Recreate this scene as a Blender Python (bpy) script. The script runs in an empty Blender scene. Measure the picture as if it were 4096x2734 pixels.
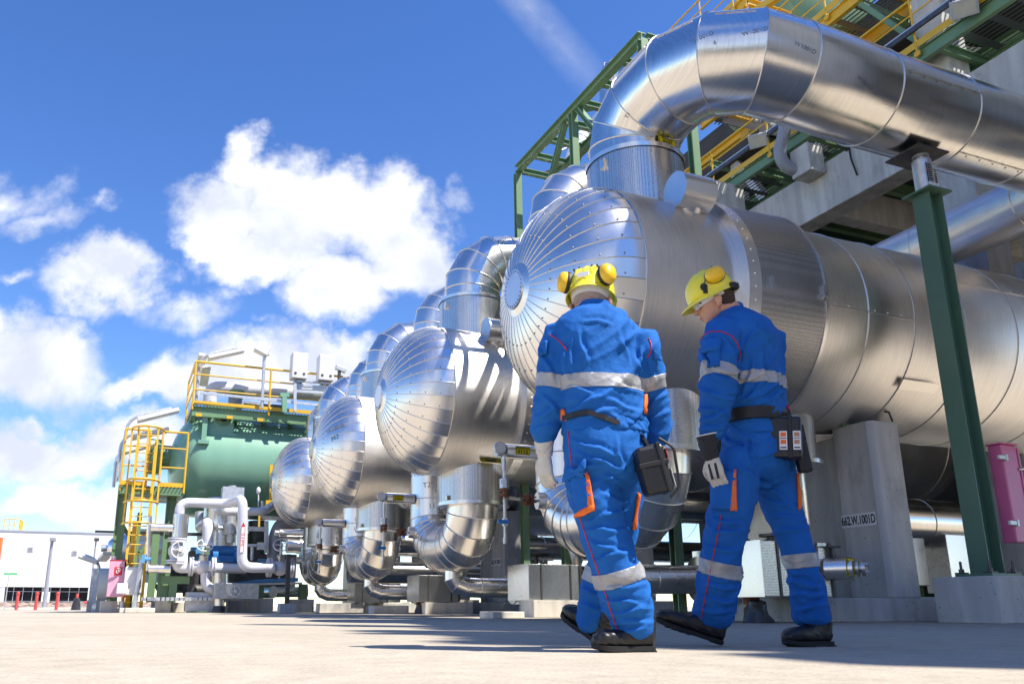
import bpy, bmesh, math, random
from mathutils import Vector, Matrix, noise
random.seed(7)
V = Vector
D = bpy.data
C = bpy.context.scene.collection
PI = math.pi
# ---------------------------------------------------------------- camera geometry (metres, world X = vessel axes, Y = row of vessels)
CH = 0.178; CF = 1878.0; CX = 1050.0; CY = 892.5; TH = math.radians(14.84); AZ = math.radians(22.25)
def ray(x, y):
    a = (x-CX)/CF; b = -(y-CY)/CF
    fw = math.cos(TH)-b*math.sin(TH); up = math.sin(TH)+b*math.cos(TH)
    return V((fw*math.sin(AZ)+a*math.cos(AZ), fw*math.cos(AZ)-a*math.sin(AZ), up))
def at(x, y, X=None, Y=None, Z=None, d=None):
    r = ray(x, y)
    if X is not None: t = X/r.x
    elif Y is not None: t = Y/r.y
    elif Z is not None: t = (Z-CH)/r.z
    else: t = d/(r.x*math.sin(AZ)+r.y*math.cos(AZ))
    return r*t+V((0, 0, CH))
SEL = math.radians(57); SDX, SDY = .68, -.733
SUN = V((SDX*math.cos(SEL), SDY*math.cos(SEL), math.sin(SEL))).normalized()

# ---------------------------------------------------------------- materials
M = {}
def nd(nt, t, **k):
    n = nt.nodes.new(t)
    for a, v in k.items(): setattr(n, a, v)
    return n
def mat(name, col, rough=0.5, metal=0.0, var=0.12, vs=3.0, bump=0.0, bs=20.0, spec=0.5, stretch=None, dirt=None, coat=0.0, rvar=0.0, bump2=None, sheen=0.0):
    m = D.materials.new(name); m.use_nodes = True; nt = m.node_tree; nt.nodes.clear()
    out = nd(nt, 'ShaderNodeOutputMaterial'); b = nd(nt, 'ShaderNodeBsdfPrincipled')
    nt.links.new(b.outputs[0], out.inputs[0])
    b.inputs['Metallic'].default_value = metal; b.inputs['Specular IOR Level'].default_value = spec
    b.inputs['Coat Weight'].default_value = coat
    if sheen: b.inputs['Sheen Weight'].default_value = sheen
    tc = nd(nt, 'ShaderNodeTexCoord'); mp = nd(nt, 'ShaderNodeMapping'); nt.links.new(tc.outputs['Object'], mp.inputs[0])
    if stretch: mp.inputs['Scale'].default_value = stretch
    n1 = nd(nt, 'ShaderNodeTexNoise'); n1.inputs['Scale'].default_value = vs; n1.inputs['Detail'].default_value = 6; n1.inputs['Roughness'].default_value = .6
    nt.links.new(mp.outputs[0], n1.inputs[0])
    mr = nd(nt, 'ShaderNodeMapRange'); mr.inputs[1].default_value = .3; mr.inputs[2].default_value = .7
    mr.inputs[3].default_value = 1-var; mr.inputs[4].default_value = 1+var
    nt.links.new(n1.outputs[0], mr.inputs[0])
    hs = nd(nt, 'ShaderNodeVectorMath', operation='SCALE'); hs.inputs[0].default_value = col[:3]; nt.links.new(mr.outputs[0], hs.inputs['Scale'])
    last = hs.outputs[0]
    if dirt:
        dc, ds, lo, hi = dirt
        n2 = nd(nt, 'ShaderNodeTexNoise'); n2.inputs['Scale'].default_value = ds; n2.inputs['Detail'].default_value = 8; n2.inputs['Roughness'].default_value = .7
        nt.links.new(mp.outputs[0], n2.inputs[0])
        r2 = nd(nt, 'ShaderNodeMapRange'); r2.inputs[1].default_value = lo; r2.inputs[2].default_value = hi; nt.links.new(n2.outputs[0], r2.inputs[0])
        mx = nd(nt, 'ShaderNodeMix', data_type='RGBA'); nt.links.new(r2.outputs[0], mx.inputs[0]); nt.links.new(last, mx.inputs[6]); mx.inputs[7].default_value = (*dc, 1)
        last = mx.outputs[2]
    nt.links.new(last, b.inputs['Base Color'])
    if rvar:
        r3 = nd(nt, 'ShaderNodeMapRange'); r3.inputs[1].default_value = .3; r3.inputs[2].default_value = .7
        r3.inputs[3].default_value = rough-rvar; r3.inputs[4].default_value = rough+rvar; nt.links.new(n1.outputs[0], r3.inputs[0]); nt.links.new(r3.outputs[0], b.inputs['Roughness'])
    else: b.inputs['Roughness'].default_value = rough
    nrm = None
    if bump:
        n3 = nd(nt, 'ShaderNodeTexNoise'); n3.inputs['Scale'].default_value = bs; n3.inputs['Detail'].default_value = 4
        nt.links.new(mp.outputs[0], n3.inputs[0])
        bp = nd(nt, 'ShaderNodeBump'); bp.inputs['Strength'].default_value = 1; bp.inputs['Distance'].default_value = bump
        nt.links.new(n3.outputs[0], bp.inputs['Height']); nrm = bp
    if bump2:
        n4 = nd(nt, 'ShaderNodeTexNoise'); n4.inputs['Scale'].default_value = bump2[1]; n4.inputs['Detail'].default_value = 2
        if len(bump2) > 2:
            m2 = nd(nt, 'ShaderNodeMapping'); m2.inputs['Scale'].default_value = bump2[2]; nt.links.new(tc.outputs['Object'], m2.inputs[0]); nt.links.new(m2.outputs[0], n4.inputs[0])
        else: nt.links.new(tc.outputs['Object'], n4.inputs[0])
        b2 = nd(nt, 'ShaderNodeBump'); b2.inputs['Distance'].default_value = bump2[0]
        nt.links.new(n4.outputs[0], b2.inputs['Height'])
        if nrm: nt.links.new(nrm.outputs[0], b2.inputs['Normal'])
        nrm = b2
    if nrm: nt.links.new(nrm.outputs[0], b.inputs['Normal'])
    M[name] = m
    return m
mat('alu', (.84, .81, .77), .30, 1, var=.05, vs=1.5, rvar=.05, bump=.0014, bs=1.6, bump2=(.0006, 6, (18, 1.2, 1.2)))
mat('alu_x', (.82, .79, .755), .37, 1, var=.09, vs=1.2, rvar=.06, bump=.0018, bs=1.1, bump2=(.0004, 5, (22, 1.0, 1.0)))
mat('alu_pipe', (.82, .795, .76), .2, 1, var=.06, vs=1.5, rvar=.05, bump=.0018, bs=1.3, bump2=(.0007, 6, (.8, 22, 22)))
mat('alu_z', (.84, .81, .77), .27, 1, var=.06, vs=1.5, rvar=.05, bump=.0016, bs=1.6, bump2=(.0006, 6, (14, 14, 1.2)))
mat('pink_sunlit', (.78, .38, .5), .4, 0, var=.05)  # cabinet pink with the bright sun on it put into the colour
mat('seam', (.72, .69, .64), .4, 1, var=.1)
mat('rivet', (.30, .29, .27), .6, .6)
mat('steel', (.58, .57, .55), .38, 1, var=.2, vs=8)
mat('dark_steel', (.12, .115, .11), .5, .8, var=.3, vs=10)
mat('rust', (.22, .09, .045), .8, .2, var=.4, vs=12)
mat('galv', (.6, .62, .64), .45, .7, var=.15, vs=9)
mat('concrete', (.60, .585, .55), .85, 0, var=.12, vs=1.3, bump=.002, bs=30, dirt=((.25, .24, .22), 2.3, .52, .85), stretch=(1, 1, .45))
mat('concrete_light', (.68, .635, .55), .85, 0, var=.12, vs=2.0, bump=.002, bs=30, dirt=((.28, .25, .2), 3, .58, .85))
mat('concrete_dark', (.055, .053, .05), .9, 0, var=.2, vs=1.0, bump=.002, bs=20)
mat('green', (.17, .29, .15), .42, 0, var=.08, vs=2, coat=.15)
mat('green_post', (.10, .19, .125), .42, 0, var=.07, vs=2, coat=.15)
mat('green_dark', (.02, .05, .028), .5, 0, var=.15)
mat('tank_green', (.21, .41, .29), .36, 0, var=.06, vs=.8, coat=.3, dirt=((.2, .38, .28), 1.2, .6, .9), stretch=(3, 3, .3))
mat('yellow', (.78, .47, .025), .42, 0, var=.06, vs=3, coat=.2)
mat('white', (.72, .72, .72), .5, 0, var=.03, vs=1)
mat('white_clad', (.78, .79, .80), .55, 0, var=.02, vs=.6)
mat('pipe_white', (.66, .67, .72), .33, 0, var=.04, vs=1.5, coat=.2)
mat('pipe_grey', (.30, .31, .35), .4, 0, var=.08, vs=2)
mat('blue_paint', (.03, .22, .55), .35, 0, var=.05, coat=.2)
mat('blue_light', (.12, .35, .6), .4, 0)
mat('pink', (.74, .15, .30), .38, 0, var=.05, vs=4, coat=.3)
mat('red', (.62, .03, .035), .4, 0)
mat('hydrant', (.62, .08, .07), .5, 0)
mat('orange_pipe', (.75, .2, .05), .5)
mat('black', (.012, .012, .013), .5, 0, var=.2)
mat('wrap', (.035, .035, .036), .28, 0, var=.3, vs=6, bump=.02, bs=9)
mat('tag_yellow', (.80, .66, .015), .5, 0, var=.03)
mat('tag_white', (.78, .78, .78), .5, 0, var=.02)
mat('ink', (.012, .012, .012), .6, 0)
mat('glass_dark', (.012, .015, .02), .12, 0, var=.2, spec=.6)
mat('lamp_glass', (.62, .62, .55), .3, 0)
mat('tag_green', (.12, .5, .2), .5)
mat('wood', (.2, .14, .09), .8, var=.25, vs=5)
mat('moss', (.07, .13, .02), .9, var=.4, vs=8)
mat('shade_cloth', (.03, .032, .036), .7)
mat('copper', (.45, .24, .16), .5, .6)

def aniso(name, axis, amt=.65):
    nt = M[name].node_tree; b = [n for n in nt.nodes if n.type == 'BSDF_PRINCIPLED'][0]
    t = nd(nt, 'ShaderNodeTangent'); t.direction_type = 'RADIAL'; t.axis = axis; nt.links.new(t.outputs[0], b.inputs['Tangent']); b.inputs['Anisotropic'].default_value = amt
    # fine rolling grain in the sheet, running round the pipe
    tc = nd(nt, 'ShaderNodeTexCoord'); mp = nd(nt, 'ShaderNodeMapping'); nt.links.new(tc.outputs['Object'], mp.inputs[0]); sc_ = [2.2, 2.2, 2.2]; sc_['XYZ'.index(axis)] = 60; mp.inputs['Scale'].default_value = sc_
    n = nd(nt, 'ShaderNodeTexNoise'); n.inputs['Scale'].default_value = 1.0; n.inputs['Detail'].default_value = 5; n.inputs['Roughness'].default_value = .7; nt.links.new(mp.outputs[0], n.inputs[0])
    mr = nd(nt, 'ShaderNodeMapRange'); mr.inputs[1].default_value = .3; mr.inputs[2].default_value = .7; mr.inputs[3].default_value = .84; mr.inputs[4].default_value = 1.06; nt.links.new(n.outputs[0], mr.inputs[0])
    old = b.inputs['Base Color'].links[0].from_socket; vm = nd(nt, 'ShaderNodeVectorMath', operation='SCALE'); nt.links.new(old, vm.inputs[0]); nt.links.new(mr.outputs[0], vm.inputs['Scale']); nt.links.new(vm.outputs[0], b.inputs['Base Color'])
aniso('alu_x', 'X'); aniso('alu_pipe', 'X', .3)
def pits(name, sc=9, col=(.12, .115, .105)):
    nt = M[name].node_tree; b = [n for n in nt.nodes if n.type == 'BSDF_PRINCIPLED'][0]
    tc = nd(nt, 'ShaderNodeTexCoord'); v = nd(nt, 'ShaderNodeTexVoronoi'); v.inputs['Scale'].default_value = sc; nt.links.new(tc.outputs['Object'], v.inputs[0])
    mr = nd(nt, 'ShaderNodeMapRange'); mr.inputs[1].default_value = .05; mr.inputs[2].default_value = .10; nt.links.new(v.outputs['Distance'], mr.inputs[0])
    mp = nd(nt, 'ShaderNodeMapping'); mp.inputs['Scale'].default_value = (5, 5, .5); nt.links.new(tc.outputs['Object'], mp.inputs[0])
    n = nd(nt, 'ShaderNodeTexNoise'); n.inputs['Scale'].default_value = 1; n.inputs['Detail'].default_value = 7; nt.links.new(mp.outputs[0], n.inputs[0])
    m2 = nd(nt, 'ShaderNodeMapRange'); m2.inputs[1].default_value = .35; m2.inputs[2].default_value = .65; m2.inputs[3].default_value = .82; m2.inputs[4].default_value = 1.07; nt.links.new(n.outputs[0], m2.inputs[0])
    old = b.inputs['Base Color'].links[0].from_socket; vm = nd(nt, 'ShaderNodeVectorMath', operation='SCALE'); nt.links.new(old, vm.inputs[0]); nt.links.new(m2.outputs[0], vm.inputs['Scale'])
    mx = nd(nt, 'ShaderNodeMix', data_type='RGBA'); nt.links.new(mr.outputs[0], mx.inputs[0]); mx.inputs[6].default_value = (*col, 1); nt.links.new(vm.outputs[0], mx.inputs[7]); nt.links.new(mx.outputs[2], b.inputs['Base Color'])
pits('concrete'); pits('concrete_light', 7, (.25, .22, .18))
def perforated(name, col, scale=70, rough=.32):
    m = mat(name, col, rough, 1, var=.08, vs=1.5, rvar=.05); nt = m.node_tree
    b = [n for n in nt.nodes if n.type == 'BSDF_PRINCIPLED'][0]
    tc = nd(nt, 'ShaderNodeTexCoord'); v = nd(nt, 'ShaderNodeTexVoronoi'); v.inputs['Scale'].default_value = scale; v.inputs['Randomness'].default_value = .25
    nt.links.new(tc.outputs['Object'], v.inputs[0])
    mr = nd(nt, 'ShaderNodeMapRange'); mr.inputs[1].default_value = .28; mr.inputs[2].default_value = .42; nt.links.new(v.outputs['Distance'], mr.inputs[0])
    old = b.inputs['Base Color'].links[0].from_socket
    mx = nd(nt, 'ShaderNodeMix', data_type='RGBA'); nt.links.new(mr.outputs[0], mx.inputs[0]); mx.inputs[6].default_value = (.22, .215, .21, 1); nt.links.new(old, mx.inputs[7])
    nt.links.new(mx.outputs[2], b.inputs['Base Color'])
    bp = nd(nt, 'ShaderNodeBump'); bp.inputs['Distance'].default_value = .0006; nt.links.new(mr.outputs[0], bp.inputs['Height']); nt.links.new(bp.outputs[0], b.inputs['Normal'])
perforated('perf', (.70, .69, .67), 60)
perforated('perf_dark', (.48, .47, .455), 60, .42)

def ground_mat():
    m = D.materials.new('ground'); m.use_nodes = True; nt = m.node_tree; b = nt.nodes['Principled BSDF']; M['ground'] = m
    tc = nd(nt, 'ShaderNodeTexCoord')
    def noise_(s, d=6, r=.6):
        n = nd(nt, 'ShaderNodeTexNoise'); n.inputs['Scale'].default_value = s; n.inputs['Detail'].default_value = d; n.inputs['Roughness'].default_value = r
        nt.links.new(tc.outputs['Object'], n.inputs[0]); return n
    a = noise_(.35); f = noise_(60, 4, .8); g = noise_(6, 8, .7)
    cr = nd(nt, 'ShaderNodeValToRGB'); cr.color_ramp.elements[0].position = .35; cr.color_ramp.elements[0].color = (.45, .39, .305, 1)
    cr.color_ramp.elements[1].position = .65; cr.color_ramp.elements[1].color = (.53, .465, .37, 1); nt.links.new(a.outputs[0], cr.inputs[0])
    mr = nd(nt, 'ShaderNodeMapRange'); mr.inputs[1].default_value = .3; mr.inputs[2].default_value = .7; mr.inputs[3].default_value = .72; mr.inputs[4].default_value = 1.18; nt.links.new(f.outputs[0], mr.inputs[0])
    mr2 = nd(nt, 'ShaderNodeMapRange'); mr2.inputs[1].default_value = .35; mr2.inputs[2].default_value = .6; mr2.inputs[3].default_value = .86; mr2.inputs[4].default_value = 1.04; nt.links.new(g.outputs[0], mr2.inputs[0])
    mu = nd(nt, 'ShaderNodeMath', operation='MULTIPLY'); nt.links.new(mr.outputs[0], mu.inputs[0]); nt.links.new(mr2.outputs[0], mu.inputs[1])
    vm = nd(nt, 'ShaderNodeVectorMath', operation='SCALE'); nt.links.new(cr.outputs[0], vm.inputs[0]); nt.links.new(mu.outputs[0], vm.inputs['Scale'])
    nt.links.new(vm.outputs[0], b.inputs['Base Color']); b.inputs['Roughness'].default_value = .9; b.inputs['Specular IOR Level'].default_value = .25
    bp = nd(nt, 'ShaderNodeBump'); bp.inputs['Distance'].default_value = .004; nt.links.new(f.outputs[0], bp.inputs['Height']); nt.links.new(bp.outputs[0], b.inputs['Normal'])
ground_mat()
def gravel_mat():
    m = D.materials.new('gravel'); m.use_nodes = True; nt = m.node_tree; b = nt.nodes['Principled BSDF']; M['gravel'] = m
    tc = nd(nt, 'ShaderNodeTexCoord'); v = nd(nt, 'ShaderNodeTexVoronoi'); v.inputs['Scale'].default_value = 5; nt.links.new(tc.outputs['Object'], v.inputs[0])
    cr = nd(nt, 'ShaderNodeValToRGB'); cr.color_ramp.elements[0].color = (.14, .08, .055, 1); cr.color_ramp.elements[1].color = (.5, .38, .3, 1)
    sp = nd(nt, 'ShaderNodeSeparateColor'); nt.links.new(v.outputs['Color'], sp.inputs[0]); nt.links.new(sp.outputs[0], cr.inputs[0]); nt.links.new(cr.outputs[0], b.inputs['Base Color'])
    b.inputs['Roughness'].default_value = .9
    bp = nd(nt, 'ShaderNodeBump'); bp.inputs['Distance'].default_value = .08; bp.invert = True; nt.links.new(v.outputs['Distance'], bp.inputs['Height']); nt.links.new(bp.outputs[0], b.inputs['Normal'])
gravel_mat()
def grating_mat(name, col, sx, sy):
    # bar grating: real slots through the sheet (transparent between the bars)
    m = D.materials.new(name); m.use_nodes = True; nt = m.node_tree; b = nt.nodes['Principled BSDF']; M[name] = m
    b.inputs['Base Color'].default_value = (*col, 1); b.inputs['Metallic'].default_value = .7; b.inputs['Roughness'].default_value = .5
    tc = nd(nt, 'ShaderNodeTexCoord'); s = nd(nt, 'ShaderNodeSeparateXYZ'); nt.links.new(tc.outputs['Object'], s.inputs[0])
    def stripes(o, freq, w):
        a = nd(nt, 'ShaderNodeMath', operation='MULTIPLY'); nt.links.new(o, a.inputs[0]); a.inputs[1].default_value = freq
        f = nd(nt, 'ShaderNodeMath', operation='FRACT'); nt.links.new(a.outputs[0], f.inputs[0])
        l = nd(nt, 'ShaderNodeMath', operation='LESS_THAN'); nt.links.new(f.outputs[0], l.inputs[0]); l.inputs[1].default_value = w; return l
    a = stripes(s.outputs[0], sx, .38); c = stripes(s.outputs[1], sy, .3)
    mx = nd(nt, 'ShaderNodeMath', operation='MAXIMUM'); nt.links.new(a.outputs[0], mx.inputs[0]); nt.links.new(c.outputs[0], mx.inputs[1])
    nt.links.new(mx.outputs[0], b.inputs['Alpha'])
grating_mat('grating', (.25, .26, .27), 9, 2)

# ---------------------------------------------------------------- mesh helpers
def wloc(o):
    v = V((0, 0, 0))
    while o is not None: v += o.location; o = o.parent
    return v
class MB:
    def __init__(s): s.v = []; s.f = []
    def add(s, vs, fs):
        n = len(s.v); s.v += [V(a) for a in vs]; s.f += [[n+i for i in f] for f in fs]; return s
    def box(s, x0, x1, y0, y1, z0, z1):
        return s.add([(x0,y0,z0),(x1,y0,z0),(x1,y1,z0),(x0,y1,z0),(x0,y0,z1),(x1,y0,z1),(x1,y1,z1),(x0,y1,z1)],
                     [(0,3,2,1),(4,5,6,7),(0,1,5,4),(1,2,6,5),(2,3,7,6),(3,0,4,7)])
    def cbox(s, c, sx, sy, sz, rot=None):
        vs = [V((a*sx/2, b*sy/2, d*sz/2)) for d in (-1, 1) for a, b in ((-1,-1),(1,-1),(1,1),(-1,1))]
        if rot is not None: vs = [rot @ v for v in vs]
        return s.add([v+V(c) for v in vs], [(0,3,2,1),(4,5,6,7),(0,1,5,4),(1,2,6,5),(2,3,7,6),(3,0,4,7)])
    @staticmethod
    def frame(d, up=V((0, 0, 1))):
        d = V(d).normalized(); up = V(up)
        if abs(d.dot(up.normalized())) > .99: up = V((0, 1, 0)) if abs(d.y) < .9 else V((1, 0, 0))
        a = d.cross(up).normalized(); b = a.cross(d).normalized(); return a, b
    def beam(s, p, q, w, h, up=(0, 0, 1)):
        p = V(p); q = V(q); a, b = s.frame(q-p, up); vs = []
        for e in (p, q): vs += [e-a*w/2-b*h/2, e+a*w/2-b*h/2, e+a*w/2+b*h/2, e-a*w/2+b*h/2]
        return s.add(vs, [(0,1,2,3),(7,6,5,4),(0,4,5,1),(1,5,6,2),(2,6,7,3),(3,7,4,0)])
    def ibeam(s, p, q, h, w, t=.02, up=(0, 0, 1)):
        p = V(p); q = V(q); a, b = s.frame(q-p, up)
        s.beam(p+b*(h/2-t/2), q+b*(h/2-t/2), w, t, up); s.beam(p-b*(h/2-t/2), q-b*(h/2-t/2), w, t, up)
        return s.beam(p, q, t*.7, h-2*t-.001, up)
    def cyl(s, p, q, r, r2=None, n=16, caps=True):
        p = V(p); q = V(q); r2 = r if r2 is None else r2; a, b = s.frame(q-p); vs = []
        for e, rr in ((p, r), (q, r2)):
            for i in range(n): t = 2*PI*i/n; vs.append(e+a*math.cos(t)*rr+b*math.sin(t)*rr)
        fs = [(i, (i+1) % n, n+(i+1) % n, n+i) for i in range(n)]
        if caps: fs += [tuple(range(n-1, -1, -1)), tuple(range(n, 2*n))]
        return s.add(vs, fs)
    def rings(s, pts, n=24):
        """mitred joint frames for a polyline"""
        pts = [V(p) for p in pts]; out = []
        d = (pts[1]-pts[0]).normalized(); a, b = s.frame(d); L = len(pts)
        for i, p in enumerate(pts):
            if 0 < i < L-1:
                d2 = (pts[i+1]-p).normalized(); nrm = (d+d2).normalized()
            else: d2 = d; nrm = d
            ring = []
            for k in range(n):
                t = 2*PI*k/n; o = a*math.cos(t)+b*math.sin(t); o = o-d*(o.dot(nrm)/max(d.dot(nrm), .2)); ring.append(o)
            out.append((p, ring, nrm))
            # rotate the frame on to the next direction
            if 0 < i < L-1:
                q = d.rotation_difference(d2); a = q @ a; b = q @ b; d = d2
        return out
    def pipe(s, pts, r, n=24, caps=True):
        R = s.rings(pts, n); vs = []
        for p, ring, _ in R: vs += [p+o*r for o in ring]
        fs = [(j*n+i, j*n+(i+1) % n, (j+1)*n+(i+1) % n, (j+1)*n+i) for j in range(len(R)-1) for i in range(n)]
        if caps: fs += [tuple(range(n-1, -1, -1)), tuple(range((len(R)-1)*n, len(R)*n))]
        return s.add(vs, fs)
    def bead(s, ringpts, r, m=6, nrm=None):
        """closed tube through ring points"""
        n = len(ringpts); c = sum(ringpts, V())/n; vs = []
        for i in range(n):
            t = (ringpts[(i+1) % n]-ringpts[i-1]).normalized(); o = (ringpts[i]-c); o = (o-t*o.dot(t)).normalized(); w = t.cross(o)
            for k in range(m): th = 2*PI*k/m; vs.append(ringpts[i]+o*math.cos(th)*r+w*math.sin(th)*r)
        return s.add(vs, [(i*m+k, i*m+(k+1) % m, ((i+1) % n)*m+(k+1) % m, ((i+1) % n)*m+k) for i in range(n) for k in range(m)])
    def lathe(s, o, ax, prof, n=32, caps=False, a0=0):
        o = V(o); ax = V(ax).normalized(); a, b = s.frame(ax); vs = []
        for (h, r) in prof:
            for i in range(n): t = a0+2*PI*i/n; vs.append(o+ax*h+a*math.cos(t)*r+b*math.sin(t)*r)
        L = len(prof)
        fs = [(j*n+i, j*n+(i+1) % n, (j+1)*n+(i+1) % n, (j+1)*n+i) for j in range(L-1) for i in range(n)]
        if caps: fs += [tuple(range(n-1, -1, -1)), tuple(range((L-1)*n, L*n))]
        return s.add(vs, fs)
    def ball(s, c, r, n=12, m=8, sq=(1, 1, 1)):
        c = V(c); vs = []; 
        for j in range(m+1):
            ph = PI*j/m
            for i in range(n): t = 2*PI*i/n; vs.append(c+V((math.sin(ph)*math.cos(t)*r*sq[0], math.sin(ph)*math.sin(t)*r*sq[1], math.cos(ph)*r*sq[2])))
        return s.add(vs, [(j*n+i, (j+1)*n+i, (j+1)*n+(i+1) % n, j*n+(i+1) % n) for j in range(m) for i in range(n)])
    def build(s, name, m, parent=None, smooth=35, bevel=0, base=None):
        me = D.meshes.new(name); off = wloc(parent) if parent is not None else (V(base) if base is not None else V((0, 0, 0)))
        me.from_pydata([v-off for v in s.v], [], s.f); me.update()
        bm = bmesh.new(); bm.from_mesh(me); bmesh.ops.recalc_face_normals(bm, faces=bm.faces); bm.to_mesh(me); bm.free()
        me.materials.append(M[m] if isinstance(m, str) else m)
        if smooth:
            me.polygons.foreach_set('use_smooth', [True]*len(me.polygons)); me.set_sharp_from_angle(angle=math.radians(smooth))
        o = D.objects.new(name, me); C.objects.link(o)
        if parent is not None: o.parent = parent
        elif base is not None: o.location = V(base)
        if bevel:
            md = o.modifiers.new('bevel', 'BEVEL'); md.width = bevel; md.segments = 2; md.limit_method = 'ANGLE'; md.angle_limit = math.radians(50); md.harden_normals = False
        return o
def merge(o, *others):
    """seams, laps and rivets are surface pattern: fold them into the mesh of their part"""
    bm = bmesh.new(); bm.from_mesh(o.data)
    for q in others:
        if q is None: continue
        n0 = len(bm.faces); bm.from_mesh(q.data); bm.faces.ensure_lookup_table(); k = len(o.data.materials); o.data.materials.append(q.data.materials[0])
        for f in bm.faces[n0:]: f.material_index = k
        D.objects.remove(q)
    bm.to_mesh(o.data); bm.free(); return o
def tag(o, label, cat, group=None, kind=None):
    if label: o['label'] = label
    if cat: o['category'] = cat
    if group: o['group'] = group
    if kind: o['kind'] = kind
    return o
def thing(name, loc, label, cat, group=None):
    o = D.objects.new(name, None); o.empty_display_size = .2; C.objects.link(o); o.location = V(loc)
    return tag(o, label, cat, group)
def dup(o, off, label=None, parent=None):
    c = o.copy(); C.objects.link(c)
    if parent is None: c.location = o.location+V(off)
    else: c.parent = parent
    if label: c['label'] = label
    for ch in list(o.children):
        if ch.name in C.objects: dup(ch, off, None, c)
    return c
def arc(c, a, b, r, t0, t1, n):
    """points on an arc: centre c, unit vectors a, b"""
    return [V(c)+V(a)*math.cos(t0+(t1-t0)*i/n)*r+V(b)*math.sin(t0+(t1-t0)*i/n)*r for i in range(n+1)]
def text_mesh(name, body, size, loc, xdir, ydir, m, parent, sx=1.0, extr=.0015, align='CENTER', bold=.022):
    cu = D.curves.new(name, 'FONT'); cu.body = body; cu.size = size; cu.align_x = align; cu.align_y = 'CENTER'; cu.extrude = extr; cu.offset = size*bold
    to = D.objects.new(name, cu); C.objects.link(to)
    dg = bpy.context.evaluated_depsgraph_get(); me = D.meshes.new_from_object(to.evaluated_get(dg)); D.objects.remove(to)
    xd = V(xdir).normalized(); zd = xd.cross(V(ydir)).normalized(); yd = zd.cross(xd)
    off = wloc(parent)
    me.transform(Matrix.Translation(V(loc)-off) @ Matrix((xd, yd, zd)).transposed().to_4x4() @ Matrix.Diagonal((sx, 1, 1, 1)))
    me.materials.clear(); me.materials.append(M[m]); o = D.objects.new(name, me); C.objects.link(o); o.parent = parent
    return o
# ---------------------------------------------------------------- camera, world, sun
cd = D.cameras.new('camera'); cam = D.objects.new('camera', cd); C.objects.link(cam); bpy.context.scene.camera = cam
cd.sensor_width = 36; cd.lens = CF/2349*36; cd.clip_end = 4000; cd.clip_start = .02
cd.shift_x = (2349/2-CX)/2349; cd.shift_y = (CY-784)/2349
cam.location = (0, 0, CH); cam.rotation_euler = (PI/2+TH, 0, -AZ)
sc = bpy.context.scene; sc.view_settings.view_transform = 'Standard'; sc.view_settings.look = 'None'; sc.view_settings.exposure = 0.72; sc.view_settings.gamma = 1
sc.cycles.max_bounces = 7; sc.cycles.transparent_max_bounces = 12; sc.cycles.caustics_reflective = False; sc.cycles.sample_clamp_indirect = 6
sl = D.lights.new('sun', 'SUN'); sl.energy = 4.9; sl.angle = math.radians(.55); sl.color = (1, .95, .87)
so = D.objects.new('sun', sl); C.objects.link(so); so.rotation_euler = SUN.to_track_quat('Z', 'Y').to_euler()
W = D.worlds.new('World'); sc.world = W; W.use_nodes = True; nt = W.node_tree; nt.nodes.clear()
out = nd(nt, 'ShaderNodeOutputWorld'); bg = nd(nt, 'ShaderNodeBackground'); nt.links.new(bg.outputs[0], out.inputs[0]); bg.inputs[1].default_value = 0.135
sky = nd(nt, 'ShaderNodeTexSky'); sky.sky_type = 'NISHITA'; sky.sun_disc = False; sky.sun_elevation = SEL; sky.sun_rotation = math.atan2(SDX, SDY)
sky.air_density = 1.0; sky.dust_density = 0.0; sky.ozone_density = 4.5
hs = nd(nt, 'ShaderNodeHueSaturation'); hs.inputs['Saturation'].default_value = 1.2; hs.inputs['Hue'].default_value = .512; hs.inputs['Value'].default_value = 1.0; nt.links.new(sky.outputs[0], hs.inputs['Color'])
tc = nd(nt, 'ShaderNodeTexCoord')
# clouds live in world direction: u, v are slopes against a fixed compass heading
F_ = (math.sin(AZ), math.cos(AZ), 0); R_ = (math.cos(AZ), -math.sin(AZ), 0)
def vdot(vec):
    n = nd(nt, 'ShaderNodeVectorMath', operation='DOT_PRODUCT'); nt.links.new(tc.outputs['Generated'], n.inputs[0]); n.inputs[1].default_value = vec; return n.outputs['Value']
def mth(op, a, b=None, clamp=False):
    n = nd(nt, 'ShaderNodeMath', operation=op, use_clamp=clamp)
    for i, q in enumerate((a, b)):
        if q is None: continue
        if isinstance(q, (int, float)): n.inputs[i].default_value = q
        else: nt.links.new(q, n.inputs[i])
    return n.outputs[0]
fw = mth('MAXIMUM', mth('ABSOLUTE', vdot(F_)), .05)
u = mth('DIVIDE', vdot(R_), fw); v = mth('DIVIDE', vdot((0, 0, 1)), fw)
cb = nd(nt, 'ShaderNodeCombineXYZ'); nt.links.new(u, cb.inputs[0]); nt.links.new(v, cb.inputs[1])
def tn(scale, det, rough, dist=0.0, off=(0, 0, 0), src=None):
    mp = nd(nt, 'ShaderNodeMapping'); mp.inputs['Location'].default_value = off; nt.links.new(src or cb.outputs[0], mp.inputs[0])
    n = nd(nt, 'ShaderNodeTexNoise'); n.inputs['Scale'].default_value = scale; n.inputs['Detail'].default_value = det; n.inputs['Roughness'].default_value = rough; n.inputs['Distortion'].default_value = dist
    nt.links.new(mp.outputs[0], n.inputs[0]); return n.outputs[0]
def uv(x, y):
    p = at(x, y, d=1.0)-V((0, 0, CH)); return p.x*math.cos(AZ)-p.y*math.sin(AZ), p.z
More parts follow.
